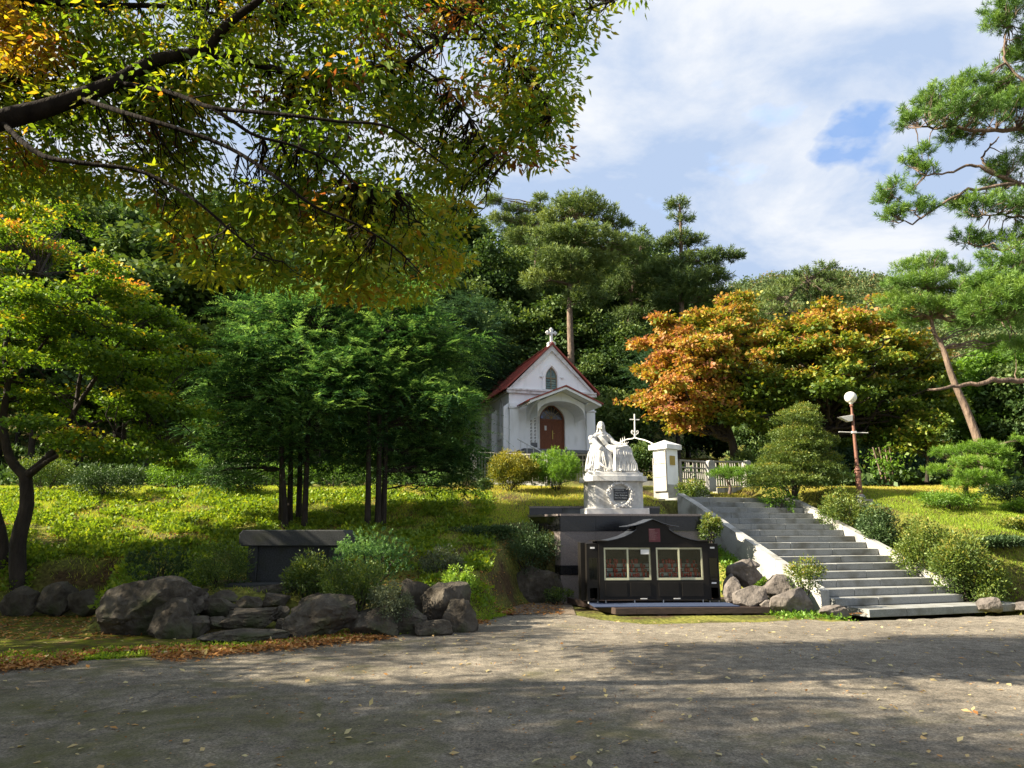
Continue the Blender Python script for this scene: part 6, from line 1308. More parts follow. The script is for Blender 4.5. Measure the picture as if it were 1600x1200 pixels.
lb = [([(0, 0, -0.2), NL(1712, 700), NL(1695, 500), NL(1690, 330), NL(1665, 160), NL(1650, 0)], 0.2, 0.07),
 ([NL(1695, 210), NL(1600, 202), NL(1550, 205), NL(1500, 200), NL(1450, 198), NL(1430, 200)], 0.06, 0.012), ([NL(1690, 320), NL(1620, 300), NL(1555, 272), NL(1520, 258), NL(1490, 268), NL(1455, 275), NL(1435, 268)], 0.05, 0.010),
 ([NL(1555, 272), NL(1535, 250), NL(1545, 232), NL(1560, 215)], 0.03, 0.012),
 ([NL(1690, 300), NL(1600, 288), NL(1540, 294), NL(1490, 306), NL(1450, 336), NL(1425, 350), NL(1412, 345)], 0.045, 0.010), ([NL(1440, 342), NL(1420, 325), NL(1400, 310), NL(1392, 295)], 0.016, 0.006),
 ([NL(1692, 350), NL(1600, 338), NL(1560, 336), NL(1520, 338)], 0.035, 0.01), ([NL(1695, 420), NL(1610, 395), NL(1560, 388), NL(1515, 382)], 0.035, 0.01),
 ([NL(1698, 520), NL(1600, 492), NL(1560, 500), NL(1520, 490)], 0.05, 0.015), ([NL(1698, 440), NL(1620, 440), NL(1560, 460)], 0.04, 0.012), ([NL(1670, 180), NL(1600, 130), NL(1570, 90), NL(1575, 40)], 0.05, 0.012),
 ([NL(1705, 600), NL(1640, 596), NL(1570, 594), NL(1520, 600), NL(1480, 606), NL(1450, 609)], 0.07, 0.02)]
S2 = []; br = []
for p, a, b_ in lb: Q = path_interp(p, 22); Q[1:-1] += rng.normal(size=(20, 3)) * 0.02; br.append((Q, np.linspace(a, b_, 22))); S2.append(Q[3:])
S2 = np.concatenate(S2)
for i in rng.choice(len(P), 700, replace=False):
    k = int(np.argmin(np.linalg.norm(S2 - P[i], axis=1)))
    if np.linalg.norm(S2[k] - P[i]) < 2.0: br.append((curve(S2[k], P[i], rng, 5, -0.04, 0.08), np.linspace(0.013, 0.004, 5)))
tv, tf = tubes(br, 8); ob('trunk', npmesh('trunk', tv, tf, smooth=True), npn, 'pinebark')

# ---- pines of the middle distance and the skyline (each its own crown)
def pine(label, px, py, Y, pads, trunk, n, r0=0.22, seed=0, L=0.22, W=0.03, per=16, mat='lf_farpine', hb=0.5, bark='pinebark', limbs_=()):
    rg = np.random.default_rng(seed); base = onT(px, py, Y); root = thing('pine_tree', label, 'tree', base)
    bl = [(local(base, a, b_, Y + d), (sc(w, Y), sc(w, Y) * 0.85, sc(h, Y))) for a, b_, w, h, d in pads]
    P, O, idx, hz = blob_points(bl, n, rg, 0.45, 0.4); bb_ = rg.random(len(bl)); h = np.clip(hb + 0.32 * hz + 0.3 * (bb_[idx] - 0.5) + rg.normal(size=n) * 0.1, 0, 1)
    V, F, H = tufts(P, O * 0.6 + np.array([0, 0, 0.6]), h, per, L, W, rg); ob('crown', npmesh('crown', V, F, H), root, mat)
    tr = path_interp([local(base, a, b_, Y) for a, b_ in trunk], 18); br = [(tr, np.linspace(r0, r0 * 0.3, 18))]
    for c, rr in bl:
        k = int(np.argmin(np.linalg.norm((tr - np.array(c)) * np.array([1, 1, 1.4]), axis=1))); k = max(k, 4); q = curve(tr[k], c, rg, 8, 0.05, 0.07); br.append((q, np.linspace(r0 * 0.35, r0 * 0.08, 8)))
    for i in rg.choice(n, min(n, 120), replace=False):
        k = int(np.argmin(np.linalg.norm(tr - P[i], axis=1))); k = max(k, 5); br.append((curve(tr[k], P[i], rg, 5, 0.03, 0.07), np.linspace(r0 * 0.12, r0 * 0.04, 5)))
    tv, tf = tubes(br, 7); ob('trunk', npmesh('trunk', tv, tf, smooth=True), root, bark); return root
pine('broad-topped pine rising right behind the chapel roof with a straight reddish trunk', 893, 560, 50,
 [(900, 322, 50, 14, 0), (870, 345, 40, 12, 1), (935, 335, 38, 14, 0), (965, 355, 28, 12, 1), (860, 375, 42, 14, -1), (905, 370, 50, 16, -1.5), (950, 380, 40, 15, 0), (875, 405, 45, 13, -2), (925, 410, 46, 15, 0), (905, 440, 42, 12, 0), (975, 392, 24, 10, 0), (840, 440, 30, 14, 0), (915, 470, 40, 16, 0), (890, 320, 24, 10, 2)],
 [(893, 640), (892, 560), (890, 470), (895, 400), (905, 340)], 2100, 0.32, 501, 0.42, 0.06, 16, hb=0.62)
pine('tall pine with a lone tufted top poking above the forest right of the chapel', 1066, 560, 52,
 [(1060, 322, 20, 9, 0), (1072, 345, 14, 7, 0), (1055, 338, 12, 6, 0), (1062, 375, 26, 12, 0), (1040, 385, 20, 10, 0), (1085, 380, 22, 11, 0), (1045, 420, 40, 14, 0), (1095, 410, 42, 13, 0), (1135, 400, 26, 9, 0), (1075, 440, 45, 16, -1), (1110, 435, 36, 14, 0), (1120, 465, 30, 12, 0), (1020, 430, 30, 14, 0), (1060, 470, 50, 16, 0), (1150, 405, 14, 6, 0)],
 [(1066, 640), (1066, 540), (1064, 440), (1064, 370), (1062, 320)], 1700, 0.28, 502, 0.42, 0.055, 16, hb=0.45)
pine('dark crooked pine between the two skyline pines', 985, 560, 54,
 [(1000, 385, 28, 14, 0), (985, 410, 32, 15, 0), (1010, 430, 34, 16, 0), (975, 450, 40, 18, 0), (1015, 470, 36, 18, 0), (965, 395, 22, 10, 0), (990, 500, 40, 18, 0)],
 [(985, 640), (983, 520), (990, 440), (1000, 390)], 1200, 0.25, 503, 0.4, 0.055, 15, hb=0.35)
pine('slender pale pine top sticking up left of the broad-topped pine', 830, 560, 58,
 [(845, 312, 12, 7, 0), (838, 328, 16, 8, 0), (850, 335, 12, 6, 0), (825, 350, 22, 10, 0), (800, 330, 18, 9, 0), (780, 345, 22, 10, 0), (770, 315, 18, 6, 0), (812, 372, 28, 12, 0)],
 [(830, 600), (835, 450), (840, 350), (845, 310)], 700, 0.2, 504, 0.42, 0.055, 14, hb=0.6)
pine('dark pine with a bent bare trunk rising behind the orange maples', 1240, 600, 44,
 [(1290, 420, 22, 8, 0), (1260, 432, 26, 10, 0), (1300, 440, 24, 10, 0), (1235, 448, 24, 10, 0), (1215, 465, 30, 12, 0), (1275, 460, 36, 14, 0), (1310, 470, 30, 16, 0), (1200, 490, 36, 14, 0), (1250, 495, 40, 16, 1.5), (1300, 500, 30, 14, 1.5)],
 [(1262, 640), (1252, 560), (1244, 500), (1228, 478), (1240, 455), (1262, 440)], 620, 0.30, 505, 0.36, 0.05, 15, hb=0.45)
pine('leaning pine with a long slanting reddish trunk on the right of the mound', 1540, 745, 22.5,
 [(1420, 420, 34, 10, 0), (1455, 410, 36, 10, 0), (1490, 425, 30, 10, 0), (1405, 445, 30, 10, -0.5), (1445, 440, 45, 12, -0.5), (1490, 455, 42, 12, 0), (1395, 470, 28, 9, 0), (1435, 475, 42, 10, -0.5), (1485, 480, 40, 11, -0.6), (1530, 470, 40, 12, -0.3), (1400, 492, 26, 8, 0), (1430, 505, 30, 8, 0.5), (1545, 500, 40, 12, 0.4), (1510, 510, 36, 9, 0.5), (1560, 540, 40, 10, 0.6)],
 [(1545, 760), (1532, 700), (1510, 640), (1488, 590), (1472, 540), (1458, 515), (1450, 450)], 1700, 0.15, 506, 0.17, 0.014, 26, 'lf_pine', hb=0.62)
pine('bright green garden pine with flat tiers right of the mound', 1515, 775, 19.5,
 [(1535, 700, 34, 8, 0), (1560, 712, 28, 8, -0.2), (1515, 722, 30, 8, -0.3), (1480, 708, 30, 8, 0.3), (1470, 735, 26, 7, 0.2), (1525, 745, 34, 8, -0.5), (1555, 755, 22, 7, -0.4), (1500, 758, 24, 6, -0.2), (1590, 690, 10, 8, 0), (1545, 728, 34, 8, -0.2)],
 [(1515, 790), (1510, 760), (1520, 730), (1535, 705)], 620, 0.07, 507, 0.13, 0.012, 30, 'lf_bright', hb=0.5)
pine('small flat-topped garden pine in front of the fence at the head of the stairs', 1140, 768, 21.0,
 [(1140, 737, 24, 6, 0), (1122, 742, 18, 5, 0), (1158, 738, 18, 6, 0), (1170, 733, 8, 4, 0), (1150, 745, 20, 5, -0.3)],
 [(1140, 772), (1141, 760), (1136, 750), (1144, 742)], 200, 0.055, 508, 0.10, 0.010, 30, 'lf_bright', hb=0.4)

# ---- shrubs
rng = np.random.default_rng(601)
def B(name, label, px, pyb, Y, wpx, hpx, mat, n=200, per=14, L=0.05, W=0.028, kind='leaf', dep=0.8, z=None, **kw):
    p = at(px, pyb, Y); p.z = (tz(p.x, p.y) - 0.02) if z is None else z
    top = at(px, pyb - hpx, Y).z; hh = max(0.2, top - p.z)
    return bush(name, label, p, sc(wpx / 2, Y), sc(wpx / 2, Y) * dep, hh / 1.75, mat, rng, n, per, L, W, kind, **kw)
SH = [
 ('garden_pine', 'rounded bright green clipped pine below the chapel door', 871, 768, 22.0, 92, 66, 'lf_bright', 1000, 24, 0.085, 0.011, 'tuft', dict(hue0=0.45)),
 ('clipped_shrub', 'wide clipped dome shrub beside the right end of the altar', 582, 905, 13.4, 130, 82, 'lf_cedar', 620, 16, 0.045, 0.014, 'tuft', dict(hue0=0.55, z=0.55)),
 ('azalea', 'green azalea in front of the altar slab', 482, 930, 13.0, 78, 70, 'lf_bush', 260, 14, 0.05, 0.022, 'leaf', dict(hue0=0.4, z=0.35)),
 ('azalea', 'olive azalea spilling over the dark rocks under the clipped dome', 555, 978, 12.3, 100, 105, 'lf_bush', 340, 14, 0.045, 0.022, 'leaf', dict(hue0=0.35, z=0.2)),
 ('azalea', 'greyish hanging shrub left of the upright split rock', 608, 985, 11.9, 62, 75, 'lf_grey', 240, 14, 0.035, 0.016, 'leaf', dict(hue0=0.45, z=0.1)),
 ('clipped_shrub', 'dark flat clipped shrub above the slanting boulder', 250, 912, 13.8, 100, 60, 'lf_dark', 360, 16, 0.045, 0.014, 'tuft', dict(hue0=0.5, z=0.45)),
 ('azalea', 'loose olive azalea between the dark clipped shrub and the altar', 342, 918, 13.4, 90, 72, 'lf_bush', 320, 14, 0.04, 0.018, 'leaf', dict(hue0=0.3, z=0.4)),
 ('azalea', 'small sunlit yellow-green shrub above the angular boulder', 718, 926, 13.2, 54, 44, 'lf_bright', 120, 12, 0.05, 0.022, 'leaf', dict(hue0=0.75, z=0.28)),
 ('shrub', 'dusty grey shrub behind the upright split rock', 690, 905, 14.5, 70, 50, 'lf_grey', 220, 14, 0.04, 0.018, 'leaf', dict(hue0=0.35)),
 ('shrub', 'dense dark shrub against the left end of the granite wall', 822, 898, 17.2, 110, 80, 'lf_dark', 420, 16, 0.05, 0.02, 'leaf', dict(hue0=0.55, z=0.55)),
 ('shrub', 'low trailing shrub on the bank left of the granite wall', 760, 900, 17.6, 100, 55, 'lf_dark', 300, 14, 0.05, 0.02, 'leaf', dict(hue0=0.45)),
 ('shrub', 'little weed tuft at the foot of the granite wall', 872, 940, 16.6, 50, 22, 'lf_bush', 90, 10, 0.04, 0.02, 'leaf', dict(hue0=0.3, z=0.0)),
 ('azalea', 'olive shrub between the granite wall and the stairs side wall', 1111, 845, 17.4, 38, 42, 'lf_bush', 150, 13, 0.05, 0.025, 'leaf', dict(hue0=0.55, z=1.35)),
 ('azalea', 'open leggy shrub by the lower left side of the stairs', 1258, 935, 15.0, 58, 68, 'lf_bush', 170, 10, 0.05, 0.024, 'leaf', dict(hue0=0.6, z=0.25)),
 ('azalea', 'olive shrub beside the upper right side of the stairs', 1322, 822, 20.0, 84, 58, 'lf_bush', 360, 14, 0.06, 0.03, 'leaf', dict(hue0=0.5)),
 ('azalea', 'shaded shrub half way down the right side of the stairs', 1372, 848, 19.0, 66, 58, 'lf_dark', 360, 14, 0.06, 0.03, 'leaf', dict(hue0=0.65)),
 ('azalea', 'big leafy light green shrub along the lower right side of the stairs', 1447, 903, 17.4, 92, 92, 'lf_bush', 520, 15, 0.065, 0.032, 'leaf', dict(hue0=0.52)),
 ('azalea', 'widest light green shrub at the right foot of the stairs', 1512, 936, 16.5, 104, 106, 'lf_bush', 680, 15, 0.065, 0.032, 'leaf', dict(hue0=0.5)),
 ('azalea', 'tiny olive shrub at the bottom right corner of the stairs', 1546, 944, 15.9, 32, 24, 'lf_bush', 60, 10, 0.045, 0.022, 'leaf', dict(hue0=0.5, z=0)),
 ('shrub', 'dark shaded shrub on the bank right of the widest shrub', 1575, 910, 17.2, 80, 70, 'lf_dark', 360, 14, 0.06, 0.03, 'leaf', dict(hue0=0.4)),
 ('azalea', 'small bright green low shrub on the sunny right lawn', 1490, 806, 19.5, 92, 38, 'lf_bright', 300, 14, 0.06, 0.022, 'leaf', dict(hue0=0.35)),
 ('azalea', 'bright shrub with reddish tips at the right edge of the lawn', 1594, 810, 19.5, 50, 30, 'lf_bright', 150, 14, 0.06, 0.022, 'leaf', dict(hue0=0.45)),
 ('shrub', 'dark shrub behind the bright garden pine at the right', 1580, 795, 20.5, 70, 45, 'lf_dark', 260, 14, 0.06, 0.03, 'leaf', dict(hue0=0.4)),
 ('shrub', 'sparse light shrub at the right picture edge', 1600, 870, 18.0, 60, 60, 'lf_bush', 240, 12, 0.06, 0.03, 'leaf', dict(hue0=0.7)),
 ('boxwood', 'round yellow-green ball shrub below the chapel railing', 796, 774, 21.8, 76, 68, 'lf_box', 900, 15, 0.055, 0.028, 'leaf', dict(hue0=0.6)),
 ('shrub', 'tiny round green shrub beside the yellow ball shrub', 758, 768, 22.5, 26, 22, 'lf_dark', 120, 14, 0.05, 0.025, 'leaf', dict(hue0=0.7)),
 ('shrub', 'leafy green plants in front of the fence right of the gate', 1083, 770, 21.5, 50, 20, 'lf_bush', 140, 12, 0.07, 0.035, 'leaf', dict(hue0=0.45)),
 ('shrub', 'fresh green ground plants at the foot of the clipped yew', 1215, 772, 21.0, 60, 16, 'lf_bright', 90, 10, 0.08, 0.04, 'leaf', dict(hue0=0.3)),
 ('shrub', 'dark green mound behind the far fence panel', 1165, 735, 27.0, 60, 30, 'lf_forest', 160, 12, 0.12, 0.06, 'leaf', dict(hue0=0.7)),
 ('hedge_shrub', 'sunny rounded shrub at the crest left of the dark stems', 285, 766, 23.0, 95, 62, 'lf_bright', 420, 15, 0.06, 0.03, 'leaf', dict(hue0=0.5)),
 ('hedge_shrub', 'very dark rounded shrub at the crest under the left cedar', 362, 790, 21.5, 100, 66, 'lf_dark', 420, 15, 0.06, 0.025, 'leaf', dict(hue0=0.2)),
 ('hedge_shrub', 'dark dense shrub under the maple boughs', 160, 790, 21.0, 110, 66, 'lf_dark', 420, 15, 0.06, 0.025, 'leaf', dict(hue0=0.4)),
 ('hedge_shrub', 'shaded shrub behind the forked maple trunk', 70, 765, 22.5, 110, 55, 'lf_bush', 380, 14, 0.06, 0.03, 'leaf', dict(hue0=0.35)),
 ('hedge_shrub', 'low feathery juniper left of the cedar stems', 420, 762, 24.0, 90, 40, 'lf_bright', 330, 14, 0.07, 0.018, 'tuft', dict(hue0=0.3)),
 ('hedge_shrub', 'low feathery juniper seen between the two groups of stems', 520, 762, 24.0, 110, 36, 'lf_bright', 360, 14, 0.07, 0.018, 'tuft', dict(hue0=0.2)),
 ('hedge_shrub', 'low feathery juniper right of the right cedar stems', 650, 764, 24.0, 120, 38, 'lf_cedar', 360, 14, 0.07, 0.018, 'tuft', dict(hue0=0.8)),
 ('hedge_shrub', 'dark low shrub at the crest beneath the drooping cedar bough', 722, 764, 23.6, 60, 36, 'lf_dark', 260, 14, 0.07, 0.02, 'tuft', dict(hue0=0.5)),
 ('shrub', 'bushy dark undergrowth directly behind the orange maple trunk', 1200, 745, 30.0, 120, 60, 'lf_forest', 320, 12, 0.14, 0.07, 'leaf', dict(hue0=0.4)),
 ('shrub', 'dark undergrowth behind the lamp post', 1330, 750, 28.0, 120, 50, 'lf_blue', 320, 12, 0.13, 0.06, 'leaf', dict(hue0=0.5)),
 ('shrub', 'dark undergrowth behind the pale young maple', 1430, 752, 28.0, 120, 48, 'lf_blue', 320, 12, 0.13, 0.06, 'leaf', dict(hue0=0.4)),
 ('shrub', 'dense shrubbery right of the chapel wall', 960, 700, 46.0, 110, 85, 'lf_forest', 420, 12, 0.24, 0.13, 'leaf', dict(hue0=0.65)),
 ('shrub', 'dark bramble on the slope behind the gate arch', 1010, 745, 33.0, 90, 50, 'lf_forest', 300, 12, 0.15, 0.08, 'leaf', dict(hue0=0.4)),
]
for (nm, lb_, px, pyb, Y, w, h, mt, n_, per, L_, W_, kd, kw) in SH: B(nm, lb_, px, pyb, Y, w, h, mt, int(n_ * 1.25), per, L_, W_, kd, **kw)
# tiered clipped yew
rng = np.random.default_rng(611); yb = onT(1240, 775, 21.5); yw = thing('clipped_yew', 'big cloud-clipped yew with stepped tiers at the top of the stairs', 'tree', yb)
bl = [(local(yb, a, b_, 21.5 + d), (sc(w, 21.5), sc(w, 21.5) * 0.8, sc(h, 21.5))) for a, b_, w, h, d in [(1225, 752, 70, 14, -0.2), (1200, 735, 40, 10, -0.5), (1260, 735, 60, 14, 0), (1235, 718, 50, 12, -0.2), (1250, 700, 54, 15, 0), (1215, 706, 28, 9, -0.3), (1245, 680, 46, 15, 0), (1275, 690, 34, 15, 0.2), (1240, 655, 36, 15, 0), (1255, 640, 24, 11, 0.2), (1190, 756, 26, 9, 0), (1290, 752, 40, 14, 0.2), (1285, 720, 34, 16, 0.3)]]
bl += [(local(yb, a, b_, 21.5), (sc(w, 21.5), sc(w, 21.5) * 0.8, sc(h, 21.5))) for a, b_, w, h in [(1240, 735, 58, 32), (1250, 700, 44, 40), (1258, 665, 30, 32)]]
P, O, idx, hz = blob_points(bl, 4600, rng, 0.25, 0.5); h = np.clip(0.45 + 0.4 * hz + rng.normal(size=len(P)) * 0.1, 0, 1)
V, F, H = clump(P, h, 14, 0.09, 0.055, 0.022, rng, droop=-0.3, upn=0.3, out=O); ob('foliage', npmesh('foliage', V, F, H), yw, 'lf_bush')
tv, tf = tubes([(path_interp([(0, 0, -0.2), (0.05, 0, 1.0), (0.1, 0, 2.3)], 8), np.linspace(0.12, 0.05, 8))] + [(curve((0.03, 0, 0.4 + 0.12 * k), bl[k][0], rng, 6, 0, 0.05), np.linspace(0.04, 0.015, 6)) for k in range(13)], 7); ob('trunk', npmesh('trunk', tv, tf, smooth=True), yw, 'bark')

# ---- broadleaf and conifer forest on the hillside
rng = np.random.default_rng(701)
def fproto(name, label, mat, group, seed, hgt, wid, nb, ncl, L, W, kind='leaf', per=12, spread=0.6):
    rg = np.random.default_rng(seed); bl = []
    for k in range(nb):
        z = hgt * (0.35 + 0.60 * (k + 0.5) / nb); rr = wid * (0.5 + 0.35 * math.sin(math.pi * (0.15 + 0.8 * k / nb))); a = 2.4 * k; q = rr * (0.75 * rg.random() + 0.15)
        bl.append(((q * math.cos(a), q * math.sin(a), z), (rr * (0.45 + .3 * rg.random()), rr * (0.45 + .3 * rg.random()), hgt * (0.07 + 0.05 * rg.random()))))
    lp_ = dict(n=per, spread=spread, L=L, W=W, droop=0.1, upn=0.35, flat=0.55) if kind == 'leaf' else (dict(n=per, L=L, W=W) if kind == 'tuft' else dict(n=per, length=1.3, L=L, W=W))
    return make_tree(name, label, 'tree', (0, 0, -50), [(0, 0, -0.5), (0.2 * rg.normal(), 0, hgt * 0.35), (0.3 * rg.normal(), 0.2, hgt * 0.7), (0, 0, hgt * 0.93)], hgt * 0.016, hgt * 0.005, bl, ncl, kind, lp_, mat, rg, group=group, shell=0.4, upper=0.45, twigs=70, up0=0.3)
pr = [fproto('broadleaf_tree', 'dark green broadleaf tree in the wooded hillside', 'lf_forest', 'broadleaf trees of the hillside wood', 801, 12, 3.6, 16, 1500, 0.30, 0.19, per=14),
      fproto('broadleaf_tree', 'dark green broadleaf tree in the wooded hillside', 'lf_forest', 'broadleaf trees of the hillside wood', 802, 14, 3.2, 18, 1500, 0.28, 0.17, per=14),
      fproto('hillside_pine', 'dark pine among the trees of the wooded hillside', 'lf_farpine', 'pines of the hillside wood', 803, 14, 2.8, 15, 900, 0.45, 0.07, 'tuft', 18),
      fproto('blue_conifer', 'bluish green conifer in the wooded hillside', 'lf_blue', 'bluish conifers of the hillside wood', 804, 10, 2.4, 16, 1100, 0.32, 0.10, 'spray', 16),
      fproto('broadleaf_tree', 'dark green broadleaf tree in the wooded hillside', 'lf_forest', 'broadleaf trees of the hillside wood', 805, 10, 3.8, 14, 1300, 0.32, 0.2, per=14)]
used = [False] * 5
# (x pixel, skyline y) of the wood's outline, used only to choose how tall each tree grows on its slope
LM = [(-400, 'beyond the left picture edge'), (0, 'above the left maple'), (150, "over the left maple's right side"), (300, 'above the left cedar'), (430, 'over the middle of the left cedar'), (540, 'above the right cedar'), (650, 'between the right cedar and the chapel'), (760, 'above the chapel roof'), (900, 'above the statue'), (1000, 'above the gate pillar'), (1100, 'above the orange maple'), (1200, 'above the clipped yew'), (1300, 'above the lamp post'), (1400, 'beside the leaning pine'), (1520, 'at the right picture edge')]
KN = ('dark round-crowned broadleaf tree', 'tall narrow broadleaf tree', 'dark layered pine', 'bluish drooping conifer', 'low spreading broadleaf tree')
def wlabel(kind, px, Y):
    lm = [b_ for a, b_ in LM if px >= a][-1] if px >= -400 else LM[0][1]
    row = 'at the wood edge' if Y < 46 else 'low on the slope' if Y < 56 else 'half way upslope' if Y < 63 else 'high on the slope' if Y < 71 else 'on the crest'
    return '%s %s %s' % (KN[kind], row, lm)
def place(kind, px, Y, top_py=None, s=None):
    x = (px - 800) / FPX * Y; z = tz(x, Y) - 0.3; hgt = (12, 14, 14, 10, 10)[kind]
    if top_py is not None: s = max(0.5, (at(px, top_py, Y).z - z) / hgt)
    sxy = min(s, 1.25) * (0.9 + 0.25 * rng.random()); sc_ = (sxy, sxy, s)
    if not used[kind]: used[kind] = True; r_ = pr[kind]; r_.location = (x, Y, z); r_.rotation_euler = (0, 0, rng.random() * 6.28); r_.scale = sc_; r_['label'] = wlabel(kind, px, Y)
    else: copy_tree(pr[kind], (x, Y, z), rng.random() * 6.28, sc_, wlabel(kind, px, Y))
sky_line = [(-300, 250), (0, 250), (200, 300), (400, 300), (600, 310), (690, 325), (770, 325), (830, 338), (930, 345), (1000, 352), (1060, 385), (1110, 430), (1160, 490), (1250, 510), (1350, 515), (1500, 530), (1700, 500)]
slx = np.array([a for a, b_ in sky_line], float); sly = np.array([b_ for a, b_ in sky_line], float)
for (Y0, step, kinds, drop) in ((34, 85, (3, 4, 0), 190), (50, 70, (0, 4, 3, 1), 140), (58, 62, (0, 1, 2, 3), 70), (66, 60, (1, 0, 2), 30), (76, 60, (1, 2, 0), 8)):
    px = -260
    while px < 1760:
        Y = Y0 + rng.normal() * 1.6; p2 = px + rng.normal() * 12
        if Y0 == 34 and 560 < p2 < 1180: px += step; continue
        if Y0 == 50 and 730 < p2 < 980 and Y < 53.5: Y = 54.5
        top = np.interp(p2, slx, sly) + drop + rng.normal() * 14
        if p2 > 1120 and Y0 > 55: px += step; continue
        if p2 > 1120: top = max(top, 520) - 30 * rng.random()
        place(int(rng.choice(kinds)), p2, Y, top); px += step * (0.85 + 0.3 * rng.random())
for (kd, px, Y, top) in ((3, 700, 40, 470), (3, 735, 47, 500), (4, 660, 44, 430), (3, 640, 33, 520), (0, 600, 42, 400), (3, 500, 32, 450), (4, 420, 36, 400), (0, 300, 34, 360), (4, 930, 50, 560), (3, 955, 52, 600), (4, 1560, 30, 560), (4, 1600, 27, 575), (0, 1510, 33, 560), (4, 1640, 30, 540), (0, 180, 38, 330), (1, 80, 36, 300), (0, -20, 33, 330)):
    place(kd, px, Y, top)
bright = make_tree('broadleaf_tree', 'bright green sunlit broadleaf tree behind the leaning pine', 'tree', onT(1585, 740, 28), [(0, 0, -0.2), (0, 0, 2), (0.2, 0, 4)], 0.12, 0.05, [((-0.8, 0, 3.6), (1.6, 1.3, 0.9)), ((0.9, 0, 3.2), (1.5, 1.3, 0.9)), ((0, 0, 4.9), (1.5, 1.3, 0.8)), ((0.3, -0.4, 2.2), (1.5, 1.2, 0.7)), ((-1, -0.3, 2.3), (1.2, 1.2, 0.7))], 900, 'leaf', dict(n=14, spread=0.3, L=0.17, W=0.11, droop=0.1, upn=0.4), 'lf_bright', np.random.default_rng(9), hue=lambda P, O, i, z: 0.25 + 0.25 * z + RNG.normal(size=len(P)) * 0.1)

# ---- undergrowth and forest-floor plants: one uncountable mass
def scatter_plants(name, label, n, region, mat, per, L, W, hmu, seed, spread=0.25, zoff=0.05, kind='stuff'):
    rg = np.random.default_rng(seed); X = []; 
    while len(X) < n:
        x, y = region(rg)
        if x is None: continue
        X.append((x, y))
    X = np.array(X); Z = terr(X[:, 0], X[:, 1]); P = np.column_stack([X, Z + zoff])
    V, F, H = clump(P, np.clip(hmu + rg.normal(size=n) * 0.15, 0, 1), per, spread, L, W, rg, droop=-0.5, upn=0.25)
    o_ = ob(name, npmesh(name, V, F, H), None, mat); o_['kind'] = kind; o_['label'] = label; return o_
def reg_forest(rg):
    y = 25 + 50 * rg.random() ** 1.3; x = (rg.random() * 2.2 - 1.15) * y
    u = (x - cp_.x) * math.cos(CHA) + (y - CY0) * math.sin(CHA); v = -(x - cp_.x) * math.sin(CHA) + (y - CY0) * math.cos(CHA)
    if abs(u) < 4.5 and -9 < v < 13: return None, None
    if y < 33 and -2.6 < x < 8.2: return None, None
    return x, y
scatter_plants('undergrowth', 'dark leafy undergrowth covering the wooded slope', 9000, reg_forest, 'lf_forest', 9, 0.26, 0.15, 0.35, 71, 0.7, 0.35)

# ---- grass on the banks (blades) and weeds
def blades(name, label, n, region, seed, h0=0.07, w=0.010, mat='lf_grass', huef=None, lean_=0.5):
    rg = np.random.default_rng(seed); X = region(rg, n); Z = terr(X[:, 0], X[:, 1]); P = np.column_stack([X, Z - 0.01])
    hue = huef(X, rg); D = rg.normal(size=(len(X), 3)) * lean_; D[:, 2] = 1; V, F, H = leaves(P, D, h0 * (0.5 + rg.random(len(X))), w, hue, rg, 0)
    o_ = ob(name, npmesh(name, V, F, H), None, mat); o_['kind'] = 'stuff'; o_['label'] = label; return o_
def inside_stairs(X, m=0.25):
    u = (X[:, 0] - SC.x) * SX[0] + (X[:, 1] - SC.y) * SX[1]; v = (X[:, 0] - SC.x) * SYv[0] + (X[:, 1] - SC.y) * SYv[1]
    return (u > -m) & (u < SW + m) & (v > -0.6) & (v < 7.2)
def footok(X, margin=0.25): return X[:, 1] > np.interp(X[:, 0], FX, FY) + margin
def reg_bank(rg, n):
    out = []; c = 0
    while c < n:
        y = 13 + 12.5 * rg.random(n); x = (rg.random(n) * 1.02 - 0.78) * y; X = np.column_stack([x, y])
        d = np.maximum(np.abs(x + 3.75) / 2.0, np.abs(y - 14.3) / 1.25) > 0.9
        ok = footok(X) & ~inside_stairs(X) & (x < 5.9 + 0) & ~((x > -0.3) & (x < 4.6) & (y < 18.3)) & d & ~((x > 4.3) & (y > 19.5))
        pn = (0.25 + 0.75 * (y > 18.2)) * np.clip(0.75 + 0.9 * (np.sin(x * 1.9 + 2 * np.sin(y * 1.3)) * np.sin(y * 2.3 + 1.5 * np.sin(x * 1.1))), 0.12, 1); ok &= rg.random(n) < pn
        out.append(X[ok]); c += ok.sum()
    return np.concatenate(out)[:n]
def hg(X, rg):
    base = np.array([mnoise.noise(Vector((x * 0.5, y * 0.5, 0))) for x, y in X[:: 20]]); base = np.repeat(base, 20)[:len(X)]
    return np.clip(0.5 + 0.55 * (X[:, 0] > -4) * np.clip((X[:, 1] - 18) / 4, 0, 1) * 0.5 + rg.normal(size=len(X)) * 0.18, 0, 1)
blades('grass', 'short yellow-green grass on the bank below the chapel', 120000, reg_bank, 81, 0.085, 0.012, huef=hg)
def reg_right(rg, n):
    out = []; c = 0
    while c < n:
        y = 15.5 + 11 * rg.random(n); x = (0.28 + 0.60 * rg.random(n)) * y; X = np.column_stack([x, y]); ok = footok(X, 0.4) & ~inside_stairs(X, 0.4); out.append(X[ok]); c += ok.sum()
    return np.concatenate(out)[:n]
def hr2(X, rg):
    w = np.clip((X[:, 1] - 20.5) / 2.0, 0, 1); return np.clip(0.30 + 0.50 * w + rg.normal(size=len(X)) * 0.14, 0, 1)
blades('grass', 'short lawn grass with dry brown patches on the right mound', 110000, reg_right, 82, 0.065, 0.012, huef=hr2)
